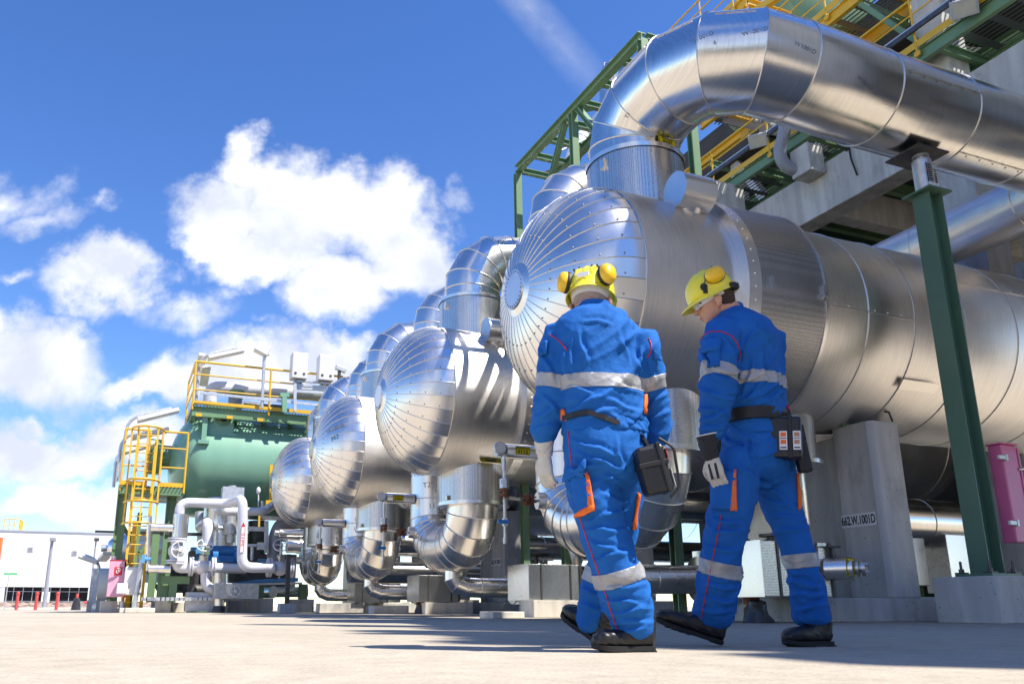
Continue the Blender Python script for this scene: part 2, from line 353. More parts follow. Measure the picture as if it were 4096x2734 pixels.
# warp
wn = nd(nt, 'ShaderNodeTexNoise'); wn.inputs['Scale'].default_value = 7; wn.inputs['Detail'].default_value = 5; wn.inputs['Roughness'].default_value = .62; nt.links.new(cb.outputs[0], wn.inputs[0])
ws = nd(nt, 'ShaderNodeVectorMath', operation='SUBTRACT'); nt.links.new(wn.outputs['Color'], ws.inputs[0]); ws.inputs[1].default_value = (.5, .5, .5)
w2 = nd(nt, 'ShaderNodeVectorMath', operation='SCALE'); nt.links.new(ws.outputs[0], w2.inputs[0]); w2.inputs['Scale'].default_value = .16
wc = nd(nt, 'ShaderNodeVectorMath', operation='ADD'); nt.links.new(cb.outputs[0], wc.inputs[0]); nt.links.new(w2.outputs[0], wc.inputs[1])
BL = [(520,500,130,95,1),(470,545,80,45,.9),(560,400,70,75,.85),(570,340,45,45,.6),(650,410,110,85,1),(700,480,190,125,1),(770,430,110,75,1),(870,490,140,100,1),(940,570,110,95,1),(790,640,140,80,1),(600,560,180,75,1),(1055,455,35,40,.3),
      (40,440,110,70,.5),(110,490,90,40,.42),(225,455,45,22,.3),(240,625,155,72,1),(180,655,100,45,.7),(50,615,60,20,.35),(430,690,110,55,.55),(500,640,60,35,.35),(600,730,45,18,.3),
      (40,840,215,105,1),(120,790,100,65,.9),(330,885,110,50,1),(430,860,140,75,1),(610,835,225,90,1),(760,800,95,60,1),(-40,760,110,80,1),
      (120,1035,230,68,1),(300,1010,170,60,1),(60,975,90,30,.6),(150,1135,150,55,.95),(300,1190,160,25,.5),(1790,15,75,35,.55),(1000,650,45,40,.5),
      (-300,500,250,200,.9),(-600,900,400,200,1),(2800,300,500,300,.8),(1500,-500,500,180,.7),(3500,900,700,300,1),(300,-700,500,250,.8)]
acc = None
for (x, y, sx, sy, wgt) in BL:
    a, b = uv(x, y); a2, _ = uv(x+sx, y); _, b2 = uv(x, y-sy)
    n1 = nd(nt, 'ShaderNodeVectorMath', operation='SUBTRACT'); nt.links.new(wc.outputs[0], n1.inputs[0]); n1.inputs[1].default_value = (a, b, 0)
    n2 = nd(nt, 'ShaderNodeVectorMath', operation='MULTIPLY'); nt.links.new(n1.outputs[0], n2.inputs[0]); n2.inputs[1].default_value = (1/abs(a2-a), 1/abs(b2-b), 0)
    n3 = nd(nt, 'ShaderNodeVectorMath', operation='LENGTH'); nt.links.new(n2.outputs[0], n3.inputs[0])
    d_ = mth('MULTIPLY', mth('SUBTRACT', 1.28, n3.outputs['Value']), wgt)
    acc = d_ if acc is None else mth('MAXIMUM', acc, d_)
det = tn(9, 8, .56, .25)
dens = mth('ADD', acc, mth('MULTIPLY', mth('SUBTRACT', det, .5), 1.5))
mr = nd(nt, 'ShaderNodeMapRange', interpolation_type='SMOOTHSTEP'); mr.inputs[1].default_value = .05; mr.inputs[2].default_value = .78; nt.links.new(dens, mr.inputs[0]); cm = mr.outputs[0]
# contrail
(a0, b0), (a1, b1) = uv(1180, -20), uv(1400, 230); dx, dy = a1-a0, b1-b0; L = math.hypot(dx, dy)
def dotuv(vec):
    n = nd(nt, 'ShaderNodeVectorMath', operation='DOT_PRODUCT'); nt.links.new(cb.outputs[0], n.inputs[0]); n.inputs[1].default_value = (*vec, 0); return n.outputs['Value']
perp = mth('ABSOLUTE', mth('SUBTRACT', dotuv((-dy/L, dx/L)), (-dy*a0+dx*b0)/L))
along = mth('SUBTRACT', dotuv((dx/L, dy/L)), (dx*a0+dy*b0)/L)
tr = mth('MULTIPLY', mth('SUBTRACT', 1, mth('DIVIDE', perp, .036), True), mth('MULTIPLY', mth('SUBTRACT', 1.15, mth('DIVIDE', along, L), True), mth('MULTIPLY', tn(22, 6, .7), .5)))
tr = mth('MULTIPLY', tr, mth('GREATER_THAN', vdot(F_), 0))
cm2 = mth('MAXIMUM', cm, tr)
shade = tn(6, 6, .55, .3, (3, 7, 0))
sr = nd(nt, 'ShaderNodeMapRange'); sr.inputs[1].default_value = .40; sr.inputs[2].default_value = .62; nt.links.new(mth('ADD', mth('MULTIPLY', shade, .8), mth('MULTIPLY', det, .25)), sr.inputs[0])
cc = nd(nt, 'ShaderNodeMix', data_type='RGBA'); nt.links.new(sr.outputs[0], cc.inputs[0]); cc.inputs[6].default_value = (6.1, 6.1, 6.15, 1); cc.inputs[7].default_value = (3.6, 3.85, 4.5, 1)
mx = nd(nt, 'ShaderNodeMix', data_type='RGBA'); nt.links.new(cm2, mx.inputs[0]); nt.links.new(hs.outputs[0], mx.inputs[6]); nt.links.new(cc.outputs[2], mx.inputs[7])
nt.links.new(mx.outputs[2], bg.inputs[0])

# ---------------------------------------------------------------- ground
g = MB(); g.add([(-600,-300,0),(900,-300,0),(900,1500,0),(-600,1500,0)], [(0,1,2,3)]); o = g.build('ground', 'ground', smooth=0); tag(o, 'pale concrete yard in front of the plant', 'ground', kind='structure')
g = MB()
nx, ny = 90, 8; vs = []
for j in range(ny+1):
    for i in range(nx+1):
        x = -14+18*i/nx; y = 50+9*j/ny; t = j/ny; z = -.02+.42*min(1, t*2.5)+random.uniform(-.05, .05)*(j > 0)
        vs.append((x, y, z))
g.add(vs, [(j*(nx+1)+i, j*(nx+1)+i+1, (j+1)*(nx+1)+i+1, (j+1)*(nx+1)+i) for j in range(ny) for i in range(nx)])
o = g.build('gravel_bank', 'gravel', smooth=0); tag(o, 'low bank of reddish gravel in front of the white building', 'gravel', kind='structure')
g = MB(); g.box(-14, 4, 48.6, 50, 0, .13); o = g.build('kerb', 'concrete_light', bevel=.01); tag(o, 'low concrete kerb at the gravel edge', 'kerb', kind='structure')
# ---------------------------------------------------------------- heat exchangers
Y0 = 8.3; DY = 5.584; ZC = 3.874; RV = 1.372; XN = 4.145; XS = 5.076; XL = 17.2; XT = 5.98
def head_profile(n=21):
    L = XS-XN; out = [(XN-.012, .235)]
    for i in range(1, n+1):
        t = i/n; ang = (PI/2)*(.11+.89*t)
        out.append((XS-L*math.cos(ang)**1.0*1.0, RV*math.sin(ang)))
    return out
NG = 36
WORDS = ['nearest the two workers', 'second in the row', 'third in the row', 'farthest in the row']
def exchanger():
    r = thing('heat_exchanger', (XN, Y0, 0), 'nearest and largest silver vessel, with the overhead pipe rising from its top', 'vessel', 'horizontal silver heat exchangers in a row')
    hp = head_profile()
    m = MB(); m.lathe((0, Y0, ZC), (1, 0, 0), hp, NG); hd = m.build('dished_head', 'alu', r, smooth=8.5)
    m = MB(); m.lathe((0, Y0, ZC), (1, 0, 0), [(XN-.03, 0.001), (XN-.03, .24), (XN-.004, .25)], 40); m.build('nose_plate', 'alu', r)
    # gore seams and rivets
    s = MB(); rv = MB()
    a, b = MB.frame(V((1, 0, 0)))
    for i in range(NG):
        t = 2*PI*i/NG; dv = a*math.cos(t)+b*math.sin(t)
        pts = [V((h, Y0, ZC))+dv*(q+.004) for h, q in hp[1:]]
        s.pipe(pts, .0055, 6, False)
        for j in range(5, len(hp)-1, 4):
            tt = t+.035; d2 = a*math.cos(tt)+b*math.sin(tt); h, q = hp[j]; rv.ball(V((h, Y0, ZC))+d2*(q+.002), .011, 6, 4)
    for i in range(26):
        t = 2*PI*i/26; dv = a*math.cos(t)+b*math.sin(t); rv.ball(V((XN-.028, Y0, ZC))+dv*.215, .012, 6, 4)
    merge(hd, s.build('head_seam', 'seam', r), rv.build('rivet_row', 'rivet', r))
    m = MB(); prof = [(XS, RV), (XS+.03, RV+.008)]; x = XS+.03
    m.lathe((0, Y0, ZC), (1, 0, 0), [(XS, RV+.004), (6.42, RV+.004)], 96); m.lathe((0, Y0, ZC), (1, 0, 0), [(7.56, RV+.004), (XL, RV+.004), (XL+.3, RV*.96), (XL+.6, RV*.83), (XL+.85, RV*.55), (XL+.95, .01)], 96)
    sh = m.build('shell', 'alu_x', r, smooth=30)
    s = MB()
    for xx in (XS, 8.35, 9.15, 10.1, 11.1, 12.1, 13.4, 15, 17, 19):
        s.bead([V((xx, Y0, ZC))+(a*math.cos(2*PI*i/72)+b*math.sin(2*PI*i/72))*(RV+.006) for i in range(72)], .009)
    for x0, x1, ang in ((7.7, 8.35, -.12), (8.35, 9.15, -.12), (10.1, 12.1, .42), (5.1, 6.4, 1.0), (12.1, 15, -.3)):
        dv = V((0, -math.cos(ang), math.sin(ang))); s.beam(V((x0, Y0, ZC))+dv*(RV+.008), V((x1, Y0, ZC))+dv*(RV+.008), .02, .006, dv)
        for k in range(int((x1-x0)/.22)):
            dv2 = V((0, -math.cos(ang+.02), math.sin(ang+.02))); rv2 = V((x0+.1+.22*k, Y0, ZC))+dv2*(RV+.01); s.ball(rv2, .011, 6, 4)
    merge(sh, s.build('shell_seam', 'seam', r))
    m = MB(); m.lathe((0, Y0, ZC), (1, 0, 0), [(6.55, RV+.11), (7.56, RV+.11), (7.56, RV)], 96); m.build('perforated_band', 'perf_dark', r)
    m = MB(); m.lathe((0, Y0, ZC), (1, 0, 0), [(6.38, RV), (6.38, RV+.13), (6.56, RV+.13), (6.56, RV+.1)], 96)
    for i in range(60): 
        t = 2*PI*i/60; m.ball(V((6.47, Y0, ZC))+(a*math.cos(t)+b*math.sin(t))*(RV+.133), .012, 6, 4)
    m.lathe((0, Y0, ZC), (1, 0, 0), [(7.54, RV+.112), (7.54, RV+.125), (7.585, RV+.125), (7.585, RV)], 96)
    m.build('flange_ring', 'alu', r)
    for ang, xx in ((-.05, 6.72), (-.05, 7.5)):
        m = MB(); dv = V((0, -math.cos(ang), math.sin(ang))); p = V((xx, Y0, ZC))+dv*(RV+.12)
        m.cbox(p, .03, .05, .17); m.cbox(p+dv*.025+V((0, 0, -.05)), .045, .03, .05); m.build('latch', 'steel', r)
    # nozzles
    m = MB(); m.lathe((XT, Y0, 0), (0, 0, 1), [(5.02, .64), (5.88, .64)], 64); m.build('top_nozzle_sleeve', 'perf', r)
    m = MB(); m.lathe((XT, Y0, 0), (0, 0, 1), [(5.86, .655), (5.92, .66), (5.95, .6), (5.95, .4)], 64); m.cbox((XT-.62, Y0-.2, 5.72), .06, .1, .12); m.build('sleeve_rim', 'alu_z', r)
    m = MB(); m.lathe((XT, Y0, 0), (0, 0, -1), [(-2.95, .655), (-1.99, .655)], 64); m.build('bottom_nozzle_sleeve', 'perf', r)
    m = MB(); m.lathe((XT, Y0, 0), (0, 0, -1), [(-2.0, .67), (-1.94, .67), (-1.94, .4)], 64)
    m.cbox((XT-.6, Y0-.27, 2.05), .07, .1, .08); m.build('sleeve_rim', 'alu_z', r)
    # capped stub leaning out of the top
    d = V((-.1, -.62, .78)).normalized(); p = V((6.25, Y0-.62, ZC+1.1)); q = V((6.16, Y0-.86, 5.02))
    m = MB(); m.lathe(V((6.24, Y0-1.03, 5.03)), (-1, 0, .0), [(-.02, .001), (-.02, .225), (.44, .225), (.44, .001)], 40); m.lathe(V((6.05, Y0-.95, 4.95)), (0, -.68, .73), [(-.25, .2), (.0, .2)], 24); m.build('capped_stub', 'alu', r)
    # second smaller nozzle below and beyond
    m = MB(); m.lathe((8.05, Y0-.1, 0), (0, 0, -1), [(-2.9, .36), (-1.98, .36)], 40); m.build('bottom_nozzle_sleeve', 'perf_dark', r)
    m = MB(); m.lathe((8.05, Y0-.1, 0), (0, 0, -1), [(-2.0, .42), (-1.95, .42), (-1.93, .2), (-1.2, .2), (-.9, .1)], 40); m.build('small_branch_pipe', 'alu_z', r)
    # lifting clip and small plate on the flank
    m = MB(); ang = -.72; dv = V((0, -math.cos(ang), math.sin(ang)));
    m.beam(V((9.1, Y0, ZC))+dv*(RV+.05), V((9.75, Y0, ZC))+dv*(RV+.05), .14, .012, dv); m.build('rain_lip', 'alu', r)
    m = MB(); m.cyl(V((9.35, Y0+.1, ZC+RV)), V((9.35, Y0+.1, ZC+RV+.06)), .09); m.cyl(V((9.35, Y0+.1, ZC+RV+.06)), V((9.35, Y0+.1, ZC+RV+.12)), .14)
    for i in range(6): m.cyl(V((9.35+.1*math.cos(i), Y0+.1+.1*math.sin(i), ZC+RV+.12)), V((9.35+.1*math.cos(i), Y0+.1+.1*math.sin(i), ZC+RV+.17)), .014, n=8)
    m.build('small_flange', 'copper', r)
    return r
ex = exchanger()
EX = [ex]
LB = {1: 'second silver vessel in the row, directly left of the nearest one, with yellow plate 0098', 2: 'third silver vessel in the row, with yellow plate 0086 underneath', 3: 'farthest and smallest looking of the silver vessels, in front of the green tank'}
for k in (1, 2, 3): EX.append(dup(ex, (0, k*DY, 0), LB[k]))
def yellow_plate(parent, c, xd, yd, num, w=.34, h=.13):
    xd = V(xd).normalized(); yd = V(yd).normalized(); n = xd.cross(yd).normalized(); c = V(c)
    R = Matrix((xd, yd, n)).transposed()
    m = MB(); m.cbox(c, w, h, .006, R); pl = m.build('number_plate', 'tag_yellow', parent, smooth=0)
    fr = MB()
    for sx, sy, ww, hh in ((0, 1, w*.96, .006), (0, -1, w*.96, .006), (1, 0, .006, h*.88), (-1, 0, .006, h*.88)):
        fr.cbox(c+xd*sx*(w*.48)+yd*sy*(h*.44)+n*.004, ww, hh, .002, R)
    fr.build('plate_border', 'ink', pl, smooth=0)
    text_mesh('lettering', num, h*.62, c-yd*h*.14+n*.004, xd, yd, 'ink', pl, 1.15)
    text_mesh('lettering', 'Steckstellen-Nr.', h*.25, c+yd*h*.29+n*.004, xd, yd, 'ink', pl, 1.1)
    return pl
for k, num in ((1, '0098'), (2, '0086')):
    ang = -1.02; dv = V((0, -math.cos(ang), math.sin(ang))); c = V((6.02, Y0+k*DY, ZC))+dv*(RV+.02)
    yellow_plate(EX[k], c, (1, 0, 0), (0, math.sin(-ang)*1, math.cos(ang)*1), num, .42, .15)

# ---------------------------------------------------------------- piping of each vessel
def ubend(short_top, k):
    y = Y0+k*DY; y2 = y+2.08
    r = thing('insulated_pipe', (XT, y+1, 0), '', 'pipe', 'silver U shaped pipes under the vessels')
    X = V((1, 0, 0)); Yv = V((0, 1, 0)); Zv = V((0, 0, 1)); Rb = .72
    pts = [V((XT, y, 2.15)), V((XT, y, 2.02))]+arc((XT, y+Rb, 2.0), -Yv, -Zv, Rb, .26, PI/2, 4)
    pts += [V((XT, y2-Rb-.02, 1.28))]+arc((XT, y2-Rb, 2.0), -Zv, Yv, Rb, .2, PI/2-.15, 4)
    pts += [V((XT, y2, 2.3)), V((XT, y2, 3.2)), V((XT, y2, 4.1)), V((XT, y2, 5.0)), V((XT, y2, 5.9))]+arc((XT+.6, y2, 6.05), -X, Zv, .6, .0, PI/2, 4)+[V((6.75, y2, 6.62)), V((7.1, y2, 6.45)), V((7.25, y2, 6.05)), V((7.25, y2, 5.0))]
    m = MB(); m.pipe(pts, .47, 56); cl = m.build('cladding', 'alu_z', r, smooth=8)
    s = MB()
    for p, ring, _ in s.rings(pts, 40)[1:-1]: s.bead([p+o*.474 for o in ring], .009)
    merge(cl, s.build('cladding_seam', 'seam', r))
    # drain elbow below
    x0, yy = XT+.02, y+.95; dp = [V((x0, yy, .95)), V((x0, yy, .70)), V((x0+.07, yy-.02, .60)), V((x0+.24, yy-.06, .53)), V((x0+.5, yy-.12, .52)), V((x0+1.1, yy-.25, .52))]
    m = MB(); m.pipe(dp, .185, 32); cl = m.build('drain_elbow', 'alu_z', r, smooth=8)
    s = MB()
    for p, ring, _ in s.rings(dp, 32)[1:-1]: s.bead([p+o*.188 for o in ring], .007)
    merge(cl, s.build('cladding_seam', 'seam', r))
    m = MB(); e = dp[-1]; m.lathe(e, (1, -.05, 0), [(-.005, .15), (-.005, .3), (.02, .3), (.02, .24), (1.1, .24)], 40); m.build('flange_cover', 'alu', r)
    return r
ULAB = ['silver U bend between the two workers, hanging under the nearest vessel', 'large silver U bend left of the left worker, under the second vessel', 'silver U bend under the third vessel, with the 0101 stub to its right', 'smallest silver U bend, under the farthest vessel']
UP = []
for k in range(4):
    r = ubend(False, k) if k == 0 else dup(UP[0], (0, k*DY, 0)); r['label'] = ULAB[k]; UP.append(r)
def top_elbow():
    y = Y0+DY
    r = thing('insulated_pipe', (XT, y, 5.9), 'silver elbow pipe on top of the second vessel, left of the nearest vessel head', 'pipe', 'silver elbow pipes on the vessel tops')
    pts = [V((XT, y, 5.8)), V((XT, y, 6.12))]+arc((XT+.75, y, 6.15), V((-1, 0, 0)), V((0, 0, 1)), .75, .26, PI/2, 3)+[V((8.2, y, 6.9)), V((8.7, y, 6.75)), V((8.9, y, 6.3)), V((8.9, y, 5.1))]
    m = MB(); m.pipe(pts, .54, 56); cl = m.build('cladding', 'alu_z', r, smooth=8)
    s = MB()
    for p, ring, _ in s.rings(pts, 40)[1:-1]: s.bead([p+o*.545 for o in ring], .01)
    merge(cl, s.build('cladding_seam', 'seam', r)); return r
te = top_elbow()
dup(te, (0, DY, 0), 'silver elbow pipe on top of the third vessel'); dup(te, (0, 2*DY, 0), 'silver elbow pipe on top of the farthest vessel')

# overhead pipe of the nearest vessel
BP = [(XT, 8.3, 5.8), (XT, 8.3, 6.12), (XT+.01, 8.22, 6.38), (XT+.03, 7.9, 6.6), (XT+.08, 7.35, 6.68), (XT+.24, 6.88, 6.62), (XT+.58, 6.58, 6.54), (7.0, 6.5, 6.48), (8.25, 6.5, 6.44), (9.6, 6.5, 6.44), (10.85, 6.5, 6.44), (13, 6.5, 6.44), (16, 6.5, 6.44)]
r = thing('overhead_pipe', (9.0, 6.5, 5.86), 'big silver insulated pipe arching over the workers to the right', 'pipe')
m = MB(); m.pipe(BP, .6, 72); BIGPIPE = cl = m.build('cladding', 'alu_pipe', r, smooth=6)
s = MB(); rv = MB()
RR = s.rings(BP, 60)
for p, ring, _ in RR[1:-1]: s.bead([p+o*.604 for o in ring], .008)
# longitudinal lap seams with rivets
for i in range(2, 12):
    p, q = V(BP[i]), V(BP[i+1]); d = (q-p).normalized()
    if i in (8, 10): ang = .05
    else: ang = .62
    if i == 9: ang = -1.25
    a_ = d.cross(V((0, 0, 1))).normalized(); b_ = a_.cross(d)
    side = a_ if a_.y < 0 or (abs(a_.y) < .3 and a_.x < 0) else -a_
    dv = side*math.cos(ang)+b_*math.sin(ang)
    s.beam(p+dv*.606, q+dv*.606, .018, .006, dv)
    n = max(2, int((q-p).length/.22))
    for k in range(n): rv.ball(p.lerp(q, (k+.5)/n)+dv*.61+(-b_)*.03, .012, 6, 4)
merge(cl, s.build('cladding_seam', 'seam', r), rv.build('rivet_row', 'rivet', r))
from mathutils.bvhtree import BVHTree
bv = BVHTree.FromPolygons([v.co+r.location for v in cl.data.vertices], [tuple(p.vertices) for p in cl.data.polygons])
h_, n_, _, _ = bv.ray_cast(V((0, 0, CH)), ray(1527, 327).normalized())
if n_.dot(ray(1527, 327)) > 0: n_ = -n_
xd = V((0, 0, 1)).cross(n_).normalized(); xd = -xd if xd.x < 0 else xd; yellow_plate(r, h_+n_*.03, xd, n_.cross(xd), '0107', .3, .11)

# support column under the overhead pipe
r = thing('steel_column', (9.06, 6.45, .5), 'dark green steel column with spring support, carrying the overhead pipe at right', 'column')
m = MB(); XC, YC = 9.06, 6.45
m.box(XC-.12, XC-.105, YC-.12, YC+.12, .53, 5.2); m.box(XC+.105, XC+.12, YC-.12, YC+.12, .53, 5.2); m.box(XC-.105, XC+.105, YC-.006, YC+.006, .53, 5.2); m.build('h_beam', 'green_post', r, smooth=0, bevel=.002)
m = MB(); m.box(XC-.24, XC+.24, YC-.22, YC+.22, .5, .532); m.build('base_plate', 'green_post', r, smooth=0, bevel=.003)
m = MB(); m.box(XC-.2, XC+.2, YC-.2, YC+.2, 5.2, 5.225); m.build('top_plate', 'green_post', r, smooth=0, bevel=.002)
for sx, sy in ((-1, -1), (1, -1), (1, 1), (-1, 1)):
    m = MB(); x, y = XC+sx*.19, YC+sy*.17; m.box(x-.05, x+.05, y-.05, y+.05, .532, .548); m.cyl((x, y, .548), (x, y, .585), .028, n=6); m.cyl((x, y, .585), (x, y, .67), .014, n=8); m.build('anchor_bolt', 'dark_steel' , r)
m = MB(); m.cyl((XC, YC, 5.226), (XC, YC, 5.68), .115, n=32); m.cyl((XC, YC, 5.68), (XC, YC, 5.74), .05); m.cyl((XC, YC, 5.735), (XC, YC, 5.76), .1)
sp = m.build('spring_support', 'galv', r)
m = MB()
for i in range(9): m.cbox((XC-.03, YC-.1175, 5.36+.028*i), .07, .008, .008)
m.cbox((XC-.075, YC-.112, 5.47), .01, .006, .27); m.build('scale_slots', 'ink', sp, smooth=0)
m = MB(); m.cbox((XC-.075, YC-.117, 5.5), .02, .008, .03); m.build('scale_pointer', 'red', sp, smooth=0)
m = MB(); m.cbox((XC, YC-.12, 5.3), .17, .012, .045); m.build('name_label', 'tag_white', sp, smooth=0)
m = MB(); m.box(XC-.27, XC+.27, YC-.2, YC+.3, 5.765, 5.785); m.beam((XC-.1, YC+.03, 5.785), (XC-.1, YC+.03, 5.95), .3, .015, (1, 0, 0)); m.beam((XC+.1, YC+.03, 5.785), (XC+.1, YC+.03, 5.95), .3, .015, (1, 0, 0)); m.build('pipe_shoe', 'dark_steel', r, smooth=0)
m = MB(); m.box(8.68, 11.5, 6.12, 6.86, 0, .498); o = m.build('concrete_plinth', 'concrete', bevel=.012, base=(9, 6.4, 0)); tag(o, 'stained concrete plinth under the dark green column', 'plinth')
# pink cabinet fixed to the column
r = thing('hose_cabinet', (9.4, 6.28, .87), 'tall pink metal cabinet with lid, clamped to the dark green column', 'cabinet')
m = MB(); m.box(9.27, 9.53, 6.2, 6.36, .87, 1.98); m.build('body', 'pink', r, smooth=0, bevel=.012)
m = MB(); m.box(9.255, 9.545, 6.185, 6.375, 1.982, 2.0); m.build('lid', 'pink', r, smooth=0, bevel=.004)
m = MB(); m.box(9.5305, 9.55, 6.19, 6.21, .9, 1.95); m.build('door_edge', 'pink', r, smooth=0)
for z in (1.08, 1.82): m = MB(); m.box(9.17, 9.30, 6.17, 6.198, z-.022, z+.022); m.box(9.28, 9.31, 6.165, 6.19, z-.035, z+.035); m.build('clamp', 'galv', r, smooth=0)
for z in (1.2, 1.7): m = MB(); m.cyl((9.50, 6.2, z), (9.60, 6.19, z+.015), .014); m.build('latch', 'steel', r)

# ---------------------------------------------------------------- concrete piers
def pier(k, let):
    y = Y0-.72+k*DY; x0, x1 = 8.87, 9.42
    r = thing('concrete_pier', (9.1, y+.8, 0), {0: 'tall grey concrete pier with white plate 662.W.1001D, right of the workers', 1: 'concrete pier with plate 662.W.1001C, behind the workers', 2: 'concrete pier with white plate 662.W.1001B, left of the left worker', 3: 'concrete pier with plate 662.W.1001A, farthest back, mostly hidden by the U bends'}[k], 'pier', 'concrete piers under the vessels')
    m = MB(); c = .06
    def slab(xa, xb, ya, yb, z0, z1):
        p = [(xa+c, ya), (xb-c, ya), (xb, ya+c), (xb, yb), (xa, yb), (xa, ya+c)]
        m.add([(a, b, z0) for a, b in p]+[(a, b, z1) for a, b in p], [tuple(range(5, -1, -1)), tuple(range(6, 12))]+[(i, (i+1) % 6, 6+(i+1) % 6, 6+i) for i in range(6)])
    slab(x0, x1, y, y+.62, .28, 2.52); m.box(x0+.1, x1-.1, y+.62, y+1.6, .28, 2.42); m.build('shaft', 'concrete', r, smooth=0, bevel=.015)
    m = MB(); m.box(x0-1.5, x1+.45, y-.02, y+1.7, 0, .278); m.build('foundation_wall', 'concrete', r, smooth=0, bevel=.01)
    m = MB(); m.cbox((x0+.2, y+.55, 2.62), .5, .35, .2); m.build('green_bracket', 'green', r, smooth=0)
    m = MB(); m.cbox((x0-.004, y+.36, 1.26), .006, .54, .17); pl = m.build('name_plate', 'tag_white', r, smooth=0)
    text_mesh('lettering', '662.W.1001'+let, .155, (x0-.008, y+.36, 1.257), (0, -1, 0), (0, 0, 1), 'ink', pl, .60)
    h = MB()
    for zz in (1.08, .35, 2.2):
        for i in range(6): h.cyl((x0+.002, y+.1+.09*i, zz), (x0-.001, y+.1+.09*i, zz), .009+.003*random.random(), n=8)
    h.build('tie_holes', 'steel', r)
    m = MB(); m.cyl((x0+.25, y+.2, 2.62), (x0+.25, y+.2, 2.68), .04); m.pipe([(x0+.2, y+.3, 2.66), (x0+.3, y+.15, 2.7), (x0+.4, y+.02, 2.66), (x0+.42, y, 2.53)], .012, 8); m.build('earth_cable', 'black', r)
    return r
for k, l in enumerate('DCBA'): pier(k, l)

# ---------------------------------------------------------------- valve boxes and wrapped feet in front
BXL = ['perforated metal box behind the legs of the right worker', 'white lit metal box with dark straps, left of the left worker\'s legs', 'metal cladding box in front of the third vessel\'s U bend', 'farthest metal cladding box, below the farthest U bend']
def vbox():
    y = Y0-1.08; r = thing('cladding_box', (7, y+.4, .28), BXL[0], 'box', 'metal boxes in front of the vessels')
    m = MB(); m.box(6.56, 7.56, y, y+.82, .285, .885); m.build('panel_box', 'perf', r, smooth=0, bevel=.006)
    m = MB(); m.box(6.545, 6.559, y-.004, y+.824, .28, .89); m.build('end_panel', 'alu', r, smooth=0)
    m = MB()
    for xx in (6.79, 7.36): m.box(xx-.015, xx+.015, y-.012, y-.001, .29, .88)
    m.box(7.535, 7.575, y-.02, y-.001, .28, .89); m.build('strap', 'dark_steel', r, smooth=0)
    m = MB(); m.cyl((6.72, y+.4, .2), (6.72, y+.4, .284), .09); m.build('neck', 'rust', r)
    m = MB(); m.cyl((7.1, y+.4, .885), (7.1, y+.4, .97), .035); m.cyl((7.1, y+.4, .97), (7.1, y+.4, 1.0), .14); m.build('handwheel', 'dark_steel', r)
    return r
vb = vbox()
for k in (1, 2, 3): dup(vb, (0, k*DY, 0), BXL[k])
FTL = ['black wrapped foot under the metal box behind the right worker', 'black wrapped foot under the white lit metal box', 'black wrapped foot under the third metal box', 'farthest black wrapped foot, by the smallest U bend']
def foot():
    y = Y0-.75; m = MB(); prof = [(0, .17), (.03, .165), (.09, .14), (.15, .125), (.2, .115), (.235, .12), (.25, .05)]
    m.lathe((6.72, y, 0), (0, 0, 1), prof, 14, True)
    for i, v in enumerate(m.v): v += V((random.uniform(-.02, .02), random.uniform(-.02, .02), 0))
    o = m.build('wrapped_foot', 'wrap', base=(6.72, y, 0), smooth=60); tag(o, FTL[0], 'pipe foot', 'black wrapped feet under the boxes'); return o
ft = foot()
for k in (1, 2, 3): dup(ft, (0, k*DY, 0), FTL[k])
# dark perforated valve box on the drain line with handwheel
BX2 = ['dark perforated valve box with flat handwheel, between the two workers\' legs', 'valve box on the drain line of the second vessel', 'valve box on the drain line of the third vessel', 'valve box on the drain line of the farthest vessel']
def vbox2():
    y = Y0+.55; r = thing('valve_box', (7.6, y, .2), BX2[0], 'valve box', 'perforated valve boxes on the drain lines')
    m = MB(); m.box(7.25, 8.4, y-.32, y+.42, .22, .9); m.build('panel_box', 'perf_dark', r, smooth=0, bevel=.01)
    m = MB(); m.box(7.235, 7.249, y-.32, y+.42, .22, .9); m.build('end_panel', 'alu', r, smooth=0)
    m = MB(); m.cyl((7.55, y, .9), (7.55, y, 1.14), .045); m.cyl((7.55, y, 1.0), (7.55, y, 1.06), .08); m.build('stem', 'dark_steel', r)
    m = MB(); m.bead([V((7.55, y, 1.15))+V((math.cos(t*PI/16), math.sin(t*PI/16), 0))*.24 for t in range(32)], .02, 8)
    for i in range(3): a = i*PI/3; m.beam((7.55-.23*math.cos(a), y-.23*math.sin(a), 1.15), (7.55+.23*math.cos(a), y+.23*math.sin(a), 1.15), .03, .015)
    m.build('handwheel', 'dark_steel', r)
    m = MB(); m.cbox((7.62, y-.1, 1.0), .13, .005, .08, Matrix.Rotation(.6, 3, 'Y')); m.build('paper_tag', 'tag_white', r, smooth=0)
    m = MB(); m.box(7.5, 7.8, y-.1, y+.2, 0, .22); m.build('footing', 'concrete_light', r, smooth=0); return r
v2 = vbox2()
for k in (1, 2, 3): dup(v2, (0, k*DY, 0), BX2[k])
